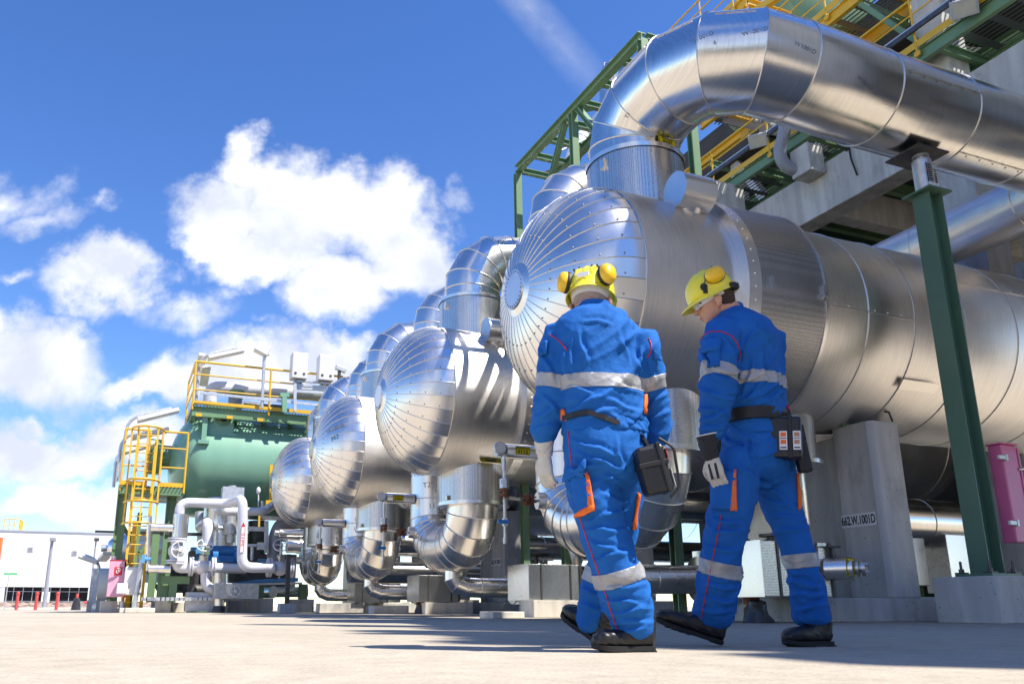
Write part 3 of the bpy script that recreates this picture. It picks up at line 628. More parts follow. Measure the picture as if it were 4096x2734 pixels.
# light concrete footings standing in the sun between the feet
i_ = 0
FB = [(7.0, 12.9, .9, .28), (5.7, 12.1, .55, .1), (7.7, 14.4, .8, .3), (7.3, 18.6, 1.2, .27), (6.4, 20.2, .9, .2), (8.2, 19.6, .6, .34), (6.2, 24.3, 1.3, .27), (8.2, 25.2, .8, .3), (5.5, 26.6, .7, .28)]
FL = ['long pale footing behind the wrapped foot left of the left worker', 'flat pale concrete block in front of the second vessel row', 'pale footing below the U bend of the second vessel', 'long pale footing below the third vessel', 'low pale slab in front of the third box', 'square pale footing under the pipes of the third vessel', 'long pale footing below the farthest vessel', 'square pale footing behind the farthest vessel box', 'pale footing left of the farthest U bend']
for (x, y, w, h), lb in zip(FB, FL):
    m = MB(); m.box(x-w/2, x+w/2, y-.25, y+.25, 0, h); o = m.build('concrete_footing', 'concrete_light', base=(x, y, 0), smooth=0, bevel=.01); tag(o, lb, 'footing', 'pale concrete footings')
# ---------------------------------------------------------------- gauges and stubs
def gauge_set():
    y = Y0+2.0; r = thing('gauge_assembly', (5.0, y, 1.0), '', 'gauge', 'gauge assemblies on the riser pipes')
    zg = 2.3; xg = 4.80
    m = MB(); m.cyl((4.93, y, zg), (5.52, y, zg), .105, n=32); m.build('stub_cladding', 'alu', r)
    m = MB(); m.lathe((4.93, y, zg), (-1, 0, 0), [(0, .1), (.01, .06), (.03, .05), (.035, .045), (.05, .045), (.05, .1), (.085, .1), (.085, .05), (.1, .05), (.1, .085), (.13, .085), (.13, .001)], 24); m.build('flange', 'galv', r)
    m = MB(); m.cyl((xg-.01, y-.11, zg+.01), (xg-.01, y-.16, zg+.01), .085, n=28); gf = m.build('dial_case', 'galv', r)
    m = MB(); m.cyl((xg-.01, y-.161, zg+.01), (xg-.01, y-.163, zg+.01), .072, n=28); m.build('dial_face', 'tag_white', gf)
    m = MB(); x = xg+.06; yy = y-.12
    m.pipe([(x, yy, zg-.1), (x, yy, zg-.42)], .022, 10); m.cyl((x, yy, zg-.42), (x, yy, zg-.55), .07, n=8); m.cyl((x, yy, zg-.15), (x, yy, zg-.3), .03)
    m.pipe([(x, yy, zg-.6), (x, yy, 1.08)], .02, 10); m.cyl((x, yy, 1.08), (x, yy, 1.0), .03); m.cyl((x, yy, 1.24), (x, yy, 1.34), .04, n=8); m.pipe([(x, yy, 1.62), (5.42, y, 1.62)], .02, 8)
    m.build('impulse_line', 'steel', r)
    m = MB(); m.cyl((x, yy, zg-.56), (x, yy, zg-.6), .07); m.cyl((x, yy, zg-.62), (x, yy, zg-.66), .07)
    for i in range(5):
        t = i*2*PI/5; m.cyl((x+.055*math.cos(t), yy+.055*math.sin(t), zg-.7), (x+.055*math.cos(t), yy+.055*math.sin(t), zg-.54), .011, n=6)
    m.build('flange_pair', 'rust', r); m = MB()
    m.cyl((5.2, y-.05, 1.62), (5.24, y-.05, 1.62), .08); m.cyl((5.28, y-.05, 1.62), (5.32, y-.05, 1.62), .08)
    for i in range(5):
        t = i*2*PI/5; m.cyl((5.15, y-.05+.06*math.cos(t), 1.62+.06*math.sin(t)), (5.36, y-.05+.06*math.cos(t), 1.62+.06*math.sin(t)), .011, n=6)
    m.build('flange_pair', 'rust', r)
    m = MB(); m.cbox((x-.02, yy-.03, 1.29), .12, .05, .05); m.cyl((x-.1, yy-.03, 1.29), (x-.1, yy-.06, 1.29), .03); m.build('small_valve', 'blue_paint', r)
    m = MB(); m.cyl((5.42, y, 1.62), (6.0, y-.1, 1.62), .12, n=32); m.cyl((5.75, y-.1, 1.62), (5.75, y-.2, 1.62), .03); m.cyl((5.75, y-.2, 1.62), (5.75, y-.215, 1.62), .06); m.cyl((5.8, y, 1.72), (5.8, y, 1.8), .015); m.cyl((5.74, y, 1.8), (5.86, y, 1.8), .012); m.build('stub_cladding', 'alu', r)
    m = MB(); m.cbox((x-.03, yy-.035, 1.83), .07, .005, .06); m.build('paper_tag', 'tag_white', r, smooth=0)
    return r
GA = [gauge_set()]
GL = ['gauge and valves on the riser at the left worker\'s hand, yellow plate 0112', 'gauge and valves with yellow plate 0101, left of the large U bend', 'gauge and small valves left of the smallest U bend', 'gauge on the farthest riser, partly hidden by the green tank pipes']
for k in (1, 2, 3): GA.append(dup(GA[0], (0, k*DY, 0)))
for k in range(4): GA[k]['label'] = GL[k]
yellow_plate(GA[0], (5.16, Y0+2.0-.108, 2.3), (1, 0, 0), (0, 0, 1), '0112', .22, .115)
yellow_plate(GA[1], (5.16, Y0+DY+2.0-.108, 2.3), (1, 0, 0), (0, 0, 1), '0101', .22, .115)
# near stub with plate at the right worker
r = thing('flanged_stub', (8.2, 7.6, .5), 'flanged silver stub with yellow plate 0116, in front of the tall pier', 'pipe stub')
p = at(1895, 1305, Y=7.25); q = at(1960, 1303, Y=7.0)
m = MB(); m.cyl(p, q, .13, n=36); m.build('stub_cladding', 'alu', r)
d = (q-p).normalized(); m = MB(); m.lathe(q, d, [(0, .13), (.0, .07), (.03, .07), (.03, .095), (.055, .095), (.055, .05), (.08, .05), (.08, .085), (.12, .085), (.12, .001)], 24)
a_, b_ = MB.frame(d)
for i in range(4): t = i*PI/2+.6; o = a_*math.cos(t)*.06+b_*math.sin(t)*.06; m.cyl(q+d*.11+o, q+d*.15+o, .013, n=6)
m.build('blind_flange', 'steel', r)
c = p.lerp(q, .62)+V((-.25, -.95, .1)).normalized()*.134; yellow_plate(r, c, (.05, -.02, 1), (-1, .25, 0), '0116', .2, .1)
m = MB(); c = p.lerp(q, .35); m.cyl(c+V((0, 0, .12)), c+V((0, 0, .24)), .025); m.cyl(c+V((-.1, 0, .25)), c+V((.1, 0, .25)), .014); m.build('vent_valve', 'dark_steel', r)

# fitters' pen marks on the cladding
def scribble(objs, x, y, txt, size, tilt=0.0):
    best = None; d = ray(x, y).normalized()
    for o in objs:
        off = wloc(o); bv = BVHTree.FromPolygons([v.co+off for v in o.data.vertices], [tuple(p.vertices) for p in o.data.polygons]); h = bv.ray_cast(V((0, 0, CH)), d)
        if h[0] is not None and (best is None or h[3] < best[0]): best = (h[3], h[0], h[1], o)
    if best is None: return
    _, h, n, o = best
    if n.dot(d) > 0: n = -n
    xd = V((0, 0, 1)).cross(n).normalized(); yd = n.cross(xd); a = tilt; xd, yd = xd*math.cos(a)+yd*math.sin(a), yd*math.cos(a)-xd*math.sin(a)
    t = text_mesh('pen_mark', txt, size, h+n*.008, xd, yd, 'pen', o.parent, 1.0, extr=.0004, bold=-.012)
kids = lambda r, nm: [c for c in r.children if c.type == 'MESH' and c.name.startswith(nm)]
mat('pen', (.16, .17, .2), .6)
scribble(kids(EX[2], 'dished_head'), 768, 982, 'W1001B', .15, .25); scribble(kids(EX[2], 'dished_head'), 768, 1003, '662', .15, .2)
scribble(kids(EX[3], 'dished_head'), 671, 1061, 'W1001A', .17, .2)
for x, y, t in ((979, 1112, 'T2'), (1004, 1125, '12'), (991, 1160, '11'), (968, 1085, 'W1001C')): scribble(kids(UP[1], 'cladding'), x, y, t, .15, .1)
for x, y, t in ((806, 1122, '662'), (818, 1190, '12'), (817, 1212, '11')): scribble(kids(UP[2], 'cladding'), x, y, t, .15, .1)
big = [BIGPIPE]
for x, y, t, a in ((1609, 86, 'W1001D', .2), (1732, 72, 'W1001D', .05), (1640, 98, '6', 0), (1848, 110, 'W1001D', -.3), (1985, 190, 'W1001D', -.3), (1440, 265, 'T1', .6)): scribble(big, x, y, t, .075, a)
# ---------------------------------------------------------------- concrete frame and walkways on the right
r = thing('frame_building', (13.3, 12, 0), 'tall grey concrete frame building behind the vessels at right', 'building')
def cpart(nm, *bx, m_='concrete', bev=.02, par=None):
    m = MB(); m.box(*bx); return m.build(nm, m_, par or r, smooth=0, bevel=bev)
BM = [cpart('long_beam', 13.0, 13.5, -6, 30, 8.13, 9.2)]
for y in (8.4, 13.9, 20, 26, -2.5, -6.0): cpart('column', 13.06, 13.7, y, y+.66, 0, 8.13)
for y in (8.5, -2.5): cpart('column', 13.1, 13.65, y, y+.55, 9.2, 22)
for y in (6.2, 9.6, 11.6, 16.5): cpart('cross_beam', 13.502, 21, y, y+.35, 8.2, 8.95)
cpart('corbel_beam', 11.1, 12.998, 13.75, 14.25, 9.0, 9.86)
cpart('long_beam', 17.5, 18, 4, 30, 7.9, 8.9)
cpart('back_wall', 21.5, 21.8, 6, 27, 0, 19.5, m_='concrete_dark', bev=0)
cpart('ground_parapet', 14.6, 15.0, 5, 24, 5.2, 6.2)
for y in (9.5, 15.5): cpart('column', 16.8, 17.4, y, y+.6, 0, 12)
m = MB(); m.box(13.6, 21.4, 4, 8, 9.0, 9.05); m.box(13.6, 21.4, 8.05, 30, 9.0, 9.05); m.build('deck', 'green_dark', r, smooth=0)
for y in [4+.9*i for i in range(24)]: m = MB(); m.ibeam((13.6, y, 8.86), (21.4, y, 8.86), .26, .14, .015); m.build('deck_joist', 'green', r, smooth=0)
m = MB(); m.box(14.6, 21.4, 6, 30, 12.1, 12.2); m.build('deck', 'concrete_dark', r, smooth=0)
cpart('wall_block', 12.55, 12.98, 11.35, 11.85, 8.95, 9.6)
m = MB(); m.pipe([(12.98, 10.8, 9.16), (12.96, 10.7, 9.16), (12.95, 10.68, 8.9), (12.96, 10.6, 8.5)], .018, 8); m.build('hanging_cable', 'black', r)
# pale steel posts and braces inside
r2 = thing('steel_bracing', (15, 11, 9.2), 'pale grey steel posts and braces behind the yellow railing', 'steelwork')
for y in (9.6, 12.4, 16): m = MB(); m.beam((15, y, 9.05), (15, y, 12.1), .3, .3); m.build('post', 'pipe_white', r2, smooth=0)
for a, b in ((9.8, 12.2), (14.3, 15.9), (14.3, 12.6)): m = MB(); m.beam((15, a, 9.1), (15, b, 12.0), .26, .2); m.build('brace', 'pipe_white', r2, smooth=0)
def railing(parent, pts, h=1.05, sp=1.5, rr=.024, mid=(.35, .7), m_='yellow', toe=True, nrm=None):
    pts = [V(p) for p in pts]; Z = V((0, 0, 1)); m = MB()
    m.pipe([p+Z*h for p in pts], rr, 10)
    tr = m.build('handrail', m_, parent)
    for f in mid: m = MB(); m.pipe([p+Z*h*f for p in pts], rr*.7, 8); m.build('middle_rail', m_, parent)
    for j, (a, b) in enumerate(zip(pts, pts[1:])):
        n = max(1, round((b-a).length/sp))
        for i in range(0 if j == 0 else 1, n+1): p = a.lerp(b, i/n); m = MB(); m.cyl(p-Z*.18, p+Z*h, rr*.95, n=8); m.cbox(p-Z*.12, .03, .12, .1); m.build('railing_post', m_, parent)
    if toe:
        for a, b in zip(pts, pts[1:]): m = MB(); m.beam(a+Z*.07, b+Z*.07, .012, .14); m.build('toe_board', m_, parent, smooth=0)
def walkway(name, x0, x1, y0, y1, z, label, m_rail='yellow', beam='green', brackets=()):
    w = thing(name, ((x0+x1)/2, (y0+y1)/2, z), label, 'walkway')
    m = MB(); m.add([(x0, y0, z+.03), (x1, y0, z+.03), (x1, y1, z+.03), (x0, y1, z+.03)], [(0, 1, 2, 3)]); m.build('grating', 'grating', w, smooth=0)
    for x in (x0+.05, x1-.05): m = MB(); m.ibeam((x, y0, z-.12), (x, y1, z-.12), .26, .1, .014); m.build('edge_beam', beam, w, smooth=0)
    y = y0
    while y <= y1: m = MB(); m.ibeam((x0+.1, y, z-.13), (x1-.1, y, z-.13), .18, .1, .012); m.build('cross_member', beam, w, smooth=0); y += 1.55
    return w
w1 = walkway('steel_walkway', 12.72, 14.2, 6.9, 16.3, 10.05, 'long green and yellow walkway along the top of the concrete beam')
railing(w1, [(12.7, 6.9, 10.08), (12.7, 16.3, 10.08)], 1.02, 1.9)
m = MB(); m.beam((12.62, 6.9, 10.42), (12.62, 16.3, 10.42), .04, .1)
m.build('cable_tray', 'dark_steel', w1, smooth=0)
m = MB(); m.beam((12.66, 6.9, 10.5), (12.66, 16.3, 10.5), .08, .03); m.build('cable_tray', 'galv', w1, smooth=0)
# upper walkway, yellow, with braces
w2 = walkway('upper_walkway', 12.9, 14.3, 6.5, 15.0, 12.35, 'upper yellow walkway with grating underside, above the main walkway', beam='yellow')
railing(w2, [(12.88, 6.5, 12.4), (12.88, 15.0, 12.4)], 1.05, 1.9)
m = MB()
for y in (10.0, 12.9): m = MB(); m.beam((13.0, y, 12.1), (13.0, y-1.2, 10.2), .1, .1); m.beam((13.0, y, 12.1), (14.3, y, 12.0), .12, .14); m.build('green_brace', 'green', w2, smooth=0)
w3 = walkway('ladder_platform', 12.9, 14.4, 13.0, 17.0, 14.6, 'small yellow ladder platform against the sky, above the bend of the overhead pipe', beam='yellow')
railing(w3, [(14.4, 17.0, 14.65), (12.9, 17.0, 14.65), (12.9, 13.4, 14.65)], 1.1, 1.2)
m = MB()
for x in (13.25, 13.7): m.beam((x, 13.6, 12.4), (x, 13.6, 16.6), .07, .07)
for i in range(14): m.cyl((13.25, 13.6, 12.6+.28*i), (13.7, 13.6, 12.6+.28*i), .014, n=6)
for z in (14.9, 15.6, 16.2): m.pipe([V((13.47, 13.6, z))+V((math.cos(t), -math.sin(t)*1.1-.05, 0))*.36 for t in [PI*i/8 for i in range(9)]], .02, 6)
for k in range(5): t = PI*(k+.5)/5; m.beam((13.47+.36*math.cos(t), 13.55-.4*math.sin(t), 14.9), (13.47+.36*math.cos(t), 13.55-.4*math.sin(t), 16.2), .03, .01)
m.build('caged_ladder', 'yellow', w3)
m = MB(); m.beam((12.95, 14.6, 14.4), (12.95, 9.2, 13.2), .14, .16); m.build('sloping_girder', 'yellow', w3, smooth=0)
w4 = thing('far_railing', (17, 16, 13.6), 'thin yellow railing against the sky left of the green drum', 'railing')
railing(w4, [(13.6, 15.4, 13.9), (20, 15.4, 13.9)], 1.1, 1.6, toe=False)
# denser steelwork inside the frame
r = thing('upper_steelwork', (16, 13, 10), 'layered yellow and green beams and grey ducts deep inside the frame building', 'steelwork')
random.seed(5)
for z in (11.2, 12.4, 13.4): m = MB(); m.ibeam((15.6, 7, z), (15.6, 19, z), .22, .14, .02); m.build('inner_beam', random.choice(('yellow', 'green')), r, smooth=0)
for y in (8, 9.8, 11.4, 13, 14.6, 16.2): m = MB(); m.ibeam((14.2, y, 12.05), (18, y, 12.05), .2, .12, .02); m.build('inner_joist', 'green', r, smooth=0)
for a, b in (((16, 8, 10.2), (16, 10.5, 12.2)), ((16, 13, 12.2), (16, 15.2, 10)), ((16.4, 11, 10), (16.4, 12.8, 13))): m = MB(); m.beam(a, b, .2, .2); m.build('inner_brace', 'pipe_white', r, smooth=0)
for y, z, q in ((9.5, 10.6, .25), (12.2, 11.2, .3), (15.4, 10.5, .22)): m = MB(); m.cyl((17.5, y-3, z), (17.5, y+2, z), q); m.cyl((17.5, y+2, z), (17.5, y+2, z+3), q); m.build('inner_duct', 'pipe_grey', r)
# green drum at the very top
r3 = thing('green_drum', (20, 15.5, 17), 'dark green drum end with saddle at the top edge', 'drum')
c = at(1905, -25, Y=15.0)
m = MB(); m.lathe(c, (.35, .94, 0), [(0, .01), (-.0, 1.25), (.05, 1.33), (.15, 1.35), (6, 1.35)], 48); m.build('shell', 'green', r3)
m = MB(); m.cbox(c+V((.1, .6, -1.35)), 1.6, .7, .5); m.build('saddle', 'green', r3, smooth=0)
# floodlights
def flood(p, d, lab):
    t = thing('floodlight', p, lab, 'floodlight'); d = V(d).normalized(); q = d.to_track_quat('Z', 'X').to_matrix(); p = V(p)
    m = MB(); m.cbox(p, .3, .42, .1, q)
    for i in range(9): m.cbox(p+q@V((0, -.2+.05*i, -.08)), .3, .012, .09, q)
    m.build('housing', 'galv', t, smooth=0, bevel=.01)
    m = MB(); m.cbox(p+d*.053, .23, .34, .01, q); m.build('lens', 'lamp_glass', t, smooth=0)
    m = MB(); m.beam(p+q@V((.17, 0, 0)), p+q@V((.17, 0, -.3)), .04, .01); m.beam(p+q@V((-.17, 0, 0)), p+q@V((-.17, 0, -.3)), .04, .01); m.beam(p+q@V((-.17, 0, -.3)), p+q@V((.17, 0, -.3)), .04, .01); m.build('mounting_bracket', 'dark_steel', t, smooth=0)
flood(at(1740, 322, X=12.55), (-.6, -.45, -.75), 'floodlight on the walkway railing inside the pipe arch')
flood(at(2212, 18, X=12.5), (-.6, -.45, -.75), 'floodlight at the upper right on the walkway railing')
# grey pipes within the frame
def simple_pipe(name, pts, rad, m_, label, seams=True, cat='pipe', group=None):
    t = thing(name, pts[0], label, cat, group); m = MB(); m.pipe(pts, rad, 40 if rad > .2 else 20); cl = m.build('cladding' if 'alu' in m_ else 'pipe_run', m_, t, smooth=12)
    if seams:
        s = MB()
        for p, ring, _ in s.rings(pts, 32)[1:-1]: s.bead([p+o*(rad+.004) for o in ring], .008)
        if s.v: merge(cl, s.build('cladding_seam', 'seam', t))
    return t
def bend(pts, rad, n=4):
    """round the corners of a polyline"""
    pts = [V(p) for p in pts]; out = [pts[0]]
    for i in range(1, len(pts)-1):
        a, b, c = pts[i-1], pts[i], pts[i+1]; d1 = (a-b); d2 = (c-b); rr = min(rad, d1.length*.49, d2.length*.49); d1.normalize(); d2.normalize()
        for k in range(n+1): t = k/n; out.append((b+d1*rr)*(1-t)**2+b*2*t*(1-t)+(b+d2*rr)*t*t)
    return out+[pts[-1]]
simple_pipe('grey_pipe', bend([at(1795, 255, X=12.4), at(1803, 300, X=12.4), at(1785, 345, X=12.3), at(1800, 385, X=12.4), at(1860, 400, X=12.9)], .3), .13, 'pipe_grey', 'grey curved pipe hanging under the overhead pipe, in front of the walkway', False)
simple_pipe('grey_pipe', bend([at(1640, 262, X=13.4), at(1790, 300, X=14.5), at(1990, 330, X=16)], .3), .15, 'pipe_grey', 'grey pipe crossing just below the bend of the overhead pipe', False)
simple_pipe('grey_pipe', bend([(14.4, 11.2, 12), (14.4, 11.2, 10.6), (14.9, 11.9, 9.4)], .5), .14, 'pipe_grey', 'grey pipe descending behind the main walkway railing', False)
simple_pipe('silver_duct', [(12.0, 26, 5.95), (12, 11.7, 5.95), (12, 10.2, 5.95), (12, 8.7, 5.95), (12, 7.0, 5.95), (12, 5.4, 5.95), (12, 3, 5.95)], .42, 'alu_x', 'long silver duct at right, passing behind the dark green column')
simple_pipe('silver_duct', [(14.2, 22, 5.2), (14.2, 12, 5.2), (14.2, 4, 5.2)], .4, 'pipe_grey', 'dark grey duct below the silver one at the right edge', False)
# pipe rack seen under the vessels
zz = [(11.2, 1.57, .42, 'alu_pipe', 'thick low silver pipe running behind the grey pier to the right edge')]
simple_pipe('low_pipe', [(9.6, 10.6, 1.62), (11.6, 10.6, 1.62), (13.2, 10.6, 1.62), (20, 10.6, 1.62)], .43, 'alu_pipe', 'thick low silver pipe behind the grey pier and green column')
simple_pipe('low_pipe', [(6, 22.6, 1.9), (12, 22.6, 1.9), (24, 22.6, 1.9)], .34, 'alu_pipe', 'silver pipe crossing low behind the workers, upper one')
simple_pipe('low_pipe', [(6, 22.6, 1.1), (12, 22.6, 1.1), (24, 22.6, 1.1)], .3, 'alu_pipe', 'silver pipe crossing low behind the workers, lower one')
simple_pipe('low_pipe', [(10, 15.6, 2.5), (15, 15.6, 2.5), (24, 15.6, 2.5)], .38, 'alu_pipe', 'silver pipe between the second vessel and the low thick pipe')
for i, (x, y, w, z0, h, mm, lb) in enumerate([(11.4, 9.6, .7, .5, .75, 'alu', 'small shiny box with green feet, between pier and green column'), (13.4, 10.2, 1.0, .4, 1.0, 'alu', 'tall metal box behind the pink cabinet'), (9.8, 9.9, .35, .0, 1.3, 'concrete_light', 'narrow pale pillar just right of the grey pier'), (15.4, 11.2, .8, 0, 1.2, 'concrete_light', 'pale pedestal at the right edge below the pink cabinet')]):
    m = MB(); m.box(x, x+w, y, y+.5, z0, z0+h); o = m.build('metal_box' if mm == 'alu' else 'concrete_pedestal', mm, base=(x, y, 0), smooth=0, bevel=.008); tag(o, lb, 'box' if mm == 'alu' else 'pedestal')
    if mm == 'alu':
        m = MB(); m.box(x+.1, x+.25, y+.05, y+.3, 0, z0); m.box(x+w-.25, x+w-.1, y+.05, y+.3, 0, z0); m.build('support_foot', 'moss', o, smooth=0)
m = MB(); m.box(9.7, 12.6, 7.9, 8.6, 0, .3); o = m.build('concrete_kerb', 'concrete', base=(11, 8, 0), smooth=0, bevel=.01); tag(o, 'low stained concrete kerb between the pier and the column plinth', 'kerb')
# ---------------------------------------------------------------- unseen tower right of the camera, added to shade the yard and near vessel
r = thing('shade_tower', (10, -2, 0), 'tall unseen tower of slatted panels right of the yard, added to shade the ground', 'tower')
random.seed(12)
y = -5.6
while y < 4.0:
    w = random.choice((.2, .3, .45, .7)); h = 17.6+random.uniform(-2.5, 1.0); m = MB(); x = 9+random.uniform(0, .5)
    m.box(x, x+.35, y, y+w, 2.5, h if y < 0 else h-3); m.build('shade_panel', 'concrete', r, smooth=0); y += w+(random.choice((.08, .12, .18)) if y < -3 else .06)
y = -5
while y < 5.6: w = random.choice((.3, .5, .8)); m = MB(); m.box(12.5, 12.8, y, y+w, 2.5, 13.5+random.uniform(-1, .5)); m.build('shade_panel', 'concrete', r, smooth=0); y += w+random.choice((.05, .12, .2))
for z in (4, 8, 12, 15.5): m = MB(); m.box(9.9, 12.45, -5.6, 3.4, z, z+.25); m.build('deck', 'concrete', r, smooth=0)
# unseen buildings and rack added behind the camera for banded reflections in the metal
for i, (x0, x1, y0, y1, h, mm, lb) in enumerate(((-30, 6, -34, -26, 7.5, 'concrete_dark', 'long dark hall added unseen behind the camera, for reflections'), (8, 24, -30, -22, 11, 'pipe_grey', 'grey workshop added unseen behind the camera, for reflections'), (-60, -34, -20, 0, 9, 'white', 'white hall added unseen far left behind the camera, for reflections'))):
    m = MB(); m.box(x0, x1, y0, y1, 0, h); r = thing('reflection_building', ((x0+x1)/2, (y0+y1)/2, 0), lb, 'building'); m.build('wall', mm, r, smooth=0)
    m = MB(); m.box(x0-.1, x1+.1, y0-.1, y1+.1, h+.002, h+.4); m.build('roof_edge', 'galv', r, smooth=0)
    for k in range(5): m = MB(); xx = x0+(x1-x0)*(k+.2)/5; m.box(xx, xx+(x1-x0)*.12, y1, y1+.05, 1, h*.6); m.build('window', 'glass_dark', r, smooth=0)
r = thing('reflection_rack', (0, -17, 0), 'steel pipe rack added unseen behind the camera, for reflections', 'pipe rack')
for x in range(-24, 13, 6): m = MB(); m.ibeam((x, -17, 0), (x, -17, 8.2), .3, .3, .03, (1, 0, 0)); m.build('post', 'green', r, smooth=0)
for z, rr, mm in ((4.2, .25, 'pipe_grey'), (5.2, .35, 'pipe_white'), (6.6, .3, 'galv'), (8.0, .4, 'concrete_light')): m = MB(); m.cyl((-26, -17, z), (14, -17, z), rr); m.build('rack_pipe', mm, r)

# ---------------------------------------------------------------- green truss bridge
r = thing('truss_bridge', (7.4, 11.5, 6), 'green steel truss bridge rising against the sky behind the vessel heads', 'truss')
ya, yb, zt, zb = 9.3, 13.8, 9.02, 6.4
def tb(nm, *segs, w=.14, h=.16, par=r):
    m = MB()
    for a, b in segs: m.ibeam(a, b, h, w, .018)
    return m.build(nm, 'green', par, smooth=0)
for x in (7.0, 7.85):
    tb('top_chord', ((x, ya, zt), (x, yb, zt))); tb('bottom_chord', ((x, ya, zb), (x, yb, zb)))
    for y in (ya, 11.5, yb): tb('truss_post', ((x, y, zb-(6.3 if y != 11.5 else 0)), (x, y, zt-.08)), w=.13, h=.13)
    tb('diagonal', ((x, 11.8, zt-.1), (x, 13.6, zb)), w=.1, h=.1); tb('diagonal', ((x, 11.3, zt-.1), (x, 9.5, zb)), w=.1, h=.1)
for i in range(8): m = MB(); y = ya+(yb-ya)*i/7; m.ibeam((7.08, y, zt), (7.78, y, zt), .12, .1, .014); m.build('cross_bar', 'green', r, smooth=0)
for i in range(4): m = MB(); y = ya+(yb-ya)*i/3; m.ibeam((7.08, y, zb), (7.78, y, zb), .12, .1, .014); m.build('cross_bar', 'green', r, smooth=0)
m = MB()
m.beam((7.1, 13.7, zb+1), (7.75, 13.8, zt), .07, .07); m.build('brace', 'green', r, smooth=0); m = MB(); m.beam((7.1, 11.5, zt), (7.75, 10.9, zt), .06, .06); m.build('brace', 'green', r, smooth=0)
# scaffold with helmets, and silver pipes beyond the truss
r = thing('scaffold', (12, 20, 13), 'small scaffold deck hanging behind the green truss', 'scaffold')
p = [at(1262, 398, Y=20), at(1312, 352, Y=20), at(1370, 398, Y=19), at(1310, 430, Y=19.4)]
m = MB(); m.beam(at(1275, 385, Y=20), at(1345, 345, Y=20.5), .9, .1); m.beam(at(1290, 408, Y=20), at(1365, 370, Y=20.4), .9, .08); m.build('deck_boards', 'wood', r, smooth=0)
m = MB()
for x, y in ((1282, 345), (1318, 322), (1350, 318), (1300, 372)): q = at(x, y, Y=20); m.cyl(q, q+V((0, 0, -1.3)), .03, n=8)
m.cyl(at(1277, 350, Y=20), at(1360, 312, Y=20), .03, n=8); m.cyl(at(1280, 400, Y=20), at(1345, 428, Y=20), .03, n=8); m.build('scaffold_tubes', 'galv', r)
tag(r, None, None)
simple_pipe('vent_pipe', bend([at(1400, 330, Y=21), at(1398, 150, Y=21), at(1450, 175, Y=20), at(1478, 178, Y=19)], 1.0, 4), .36, 'alu_z', 'silver gooseneck pipe behind the green truss, against the sky')
simple_pipe('vent_pipe', bend([at(1310, 380, Y=21), at(1325, 330, Y=21), at(1400, 250, Y=21), at(1460, 150, Y=22), at(1490, 140, Y=22)], 1.0, 4), .26, 'white', 'thin pale pipe climbing behind the green truss')
# ---------------------------------------------------------------- left plant: green tank and platform
def L(x, y, Y): return at((380+x*.41448)/1.7437, (1850+y*.41448)/1.7437, Y=Y)
def K(x, y, Y): return at((400+x*.38272)/1.7437, (1350+y*.38272)/1.7437, Y=Y)
YT = 30.0
r = thing('green_tank', (4, YT, 3), 'big glossy green horizontal tank on steel legs, left background', 'tank')
xa, zc, R = 1.35, 4.95, 1.78
m = MB(); prof = [(xa+1.0-1.0*math.cos(t), R*math.sin(t)) for t in [.02+(PI/2-.02)*i/14 for i in range(15)]]+[(9.5, R), (10.4, .9), (10.5, .01)]
m.lathe((0, YT, zc), (1, 0, 0), prof, 80); m.build('shell', 'tank_green', r, smooth=40)
c = V((xa-.25, YT, zc+.25)); m = MB(); m.lathe(c, (1, 0, 0), [(-.38, .01), (-.38, .62), (-.22, .62), (-.22, .55), (-.2, .62), (-.02, .62), (-.02, .42), (.5, .42)], 40); m.build('manway', 'green', r)
m = MB()
for i in range(24): t = i*PI/12; m.cyl(c+V((-.45, math.cos(t)*.57, math.sin(t)*.57)), c+V((.04, math.cos(t)*.57, math.sin(t)*.57)), .035, n=6)
m.build('manway_bolts', 'dark_steel', r)
q = K(1255, 890, YT-1.5); m = MB(); m.cbox(q+V((0, 0, .1)), .95, .05, 1.0); m.cbox(q+V((0, 0, -.38)), 1.2, .07, .12); lug = m.build('lifting_lug', 'tank_green', r, smooth=0, bevel=.03)
m = MB(); m.cyl(q+V((.1, -.03, .15)), q+V((.1, -.1, .15)), .24, n=24); m.build('eye_ring', 'green', lug); m = MB(); m.cyl(q+V((.1, -.101, .15)), q+V((.1, -.105, .15)), .12, n=20); m.build('eye_hole', 'black', lug)
q = L(1020, 440, YT-.3); m = MB(); m.cyl(q+V((0, 0, .5)), q, .22, n=24); m.cyl(q, q+V((0, 0, -.08)), .36, n=24); m.cyl(q+V((0, 0, -.1)), q+V((0, 0, -.2)), .36, n=24); m.build('bottom_nozzle', 'green', r)
for x in (2.6, 8): m = MB(); m.box(x, x+.35, YT-1, YT+1, 0, 3.6); m.build('support_leg', 'green', r, smooth=0)
# upper platform
r = thing('tank_platform', (4, 27.5, 6.6), 'green and yellow platform on top of the green tank', 'platform')
a = K(965, 712, 28.2); zt = a.z; xl, xr = a.x, 9.5
m = MB(); m.ibeam((xl, 28.2, zt-.18), (xr, 28.2, zt-.18), .34, .16, .025); m.ibeam((xl, 31, zt-.18), (xr, 31, zt-.18), .34, .16, .025); m.ibeam((xl+.08, 28.2, zt-.18), (xl+.08, 31, zt-.18), .34, .16, .025); m.build('edge_beam', 'green', r, smooth=0)
for i in range(9): m = MB(); x = xl+.6+i*.95; m.ibeam((x, 28.3, zt-.22), (x, 31, zt-.22), .2, .12, .02); m.build('cross_member', 'green', r, smooth=0)
m = MB(); m.add([(xl, 28.1, zt+.02), (xr, 28.1, zt+.02), (xr, 31.1, zt+.02), (xl, 31.1, zt+.02)], [(0, 1, 2, 3)]); m.build('grating', 'grating', r, smooth=0)
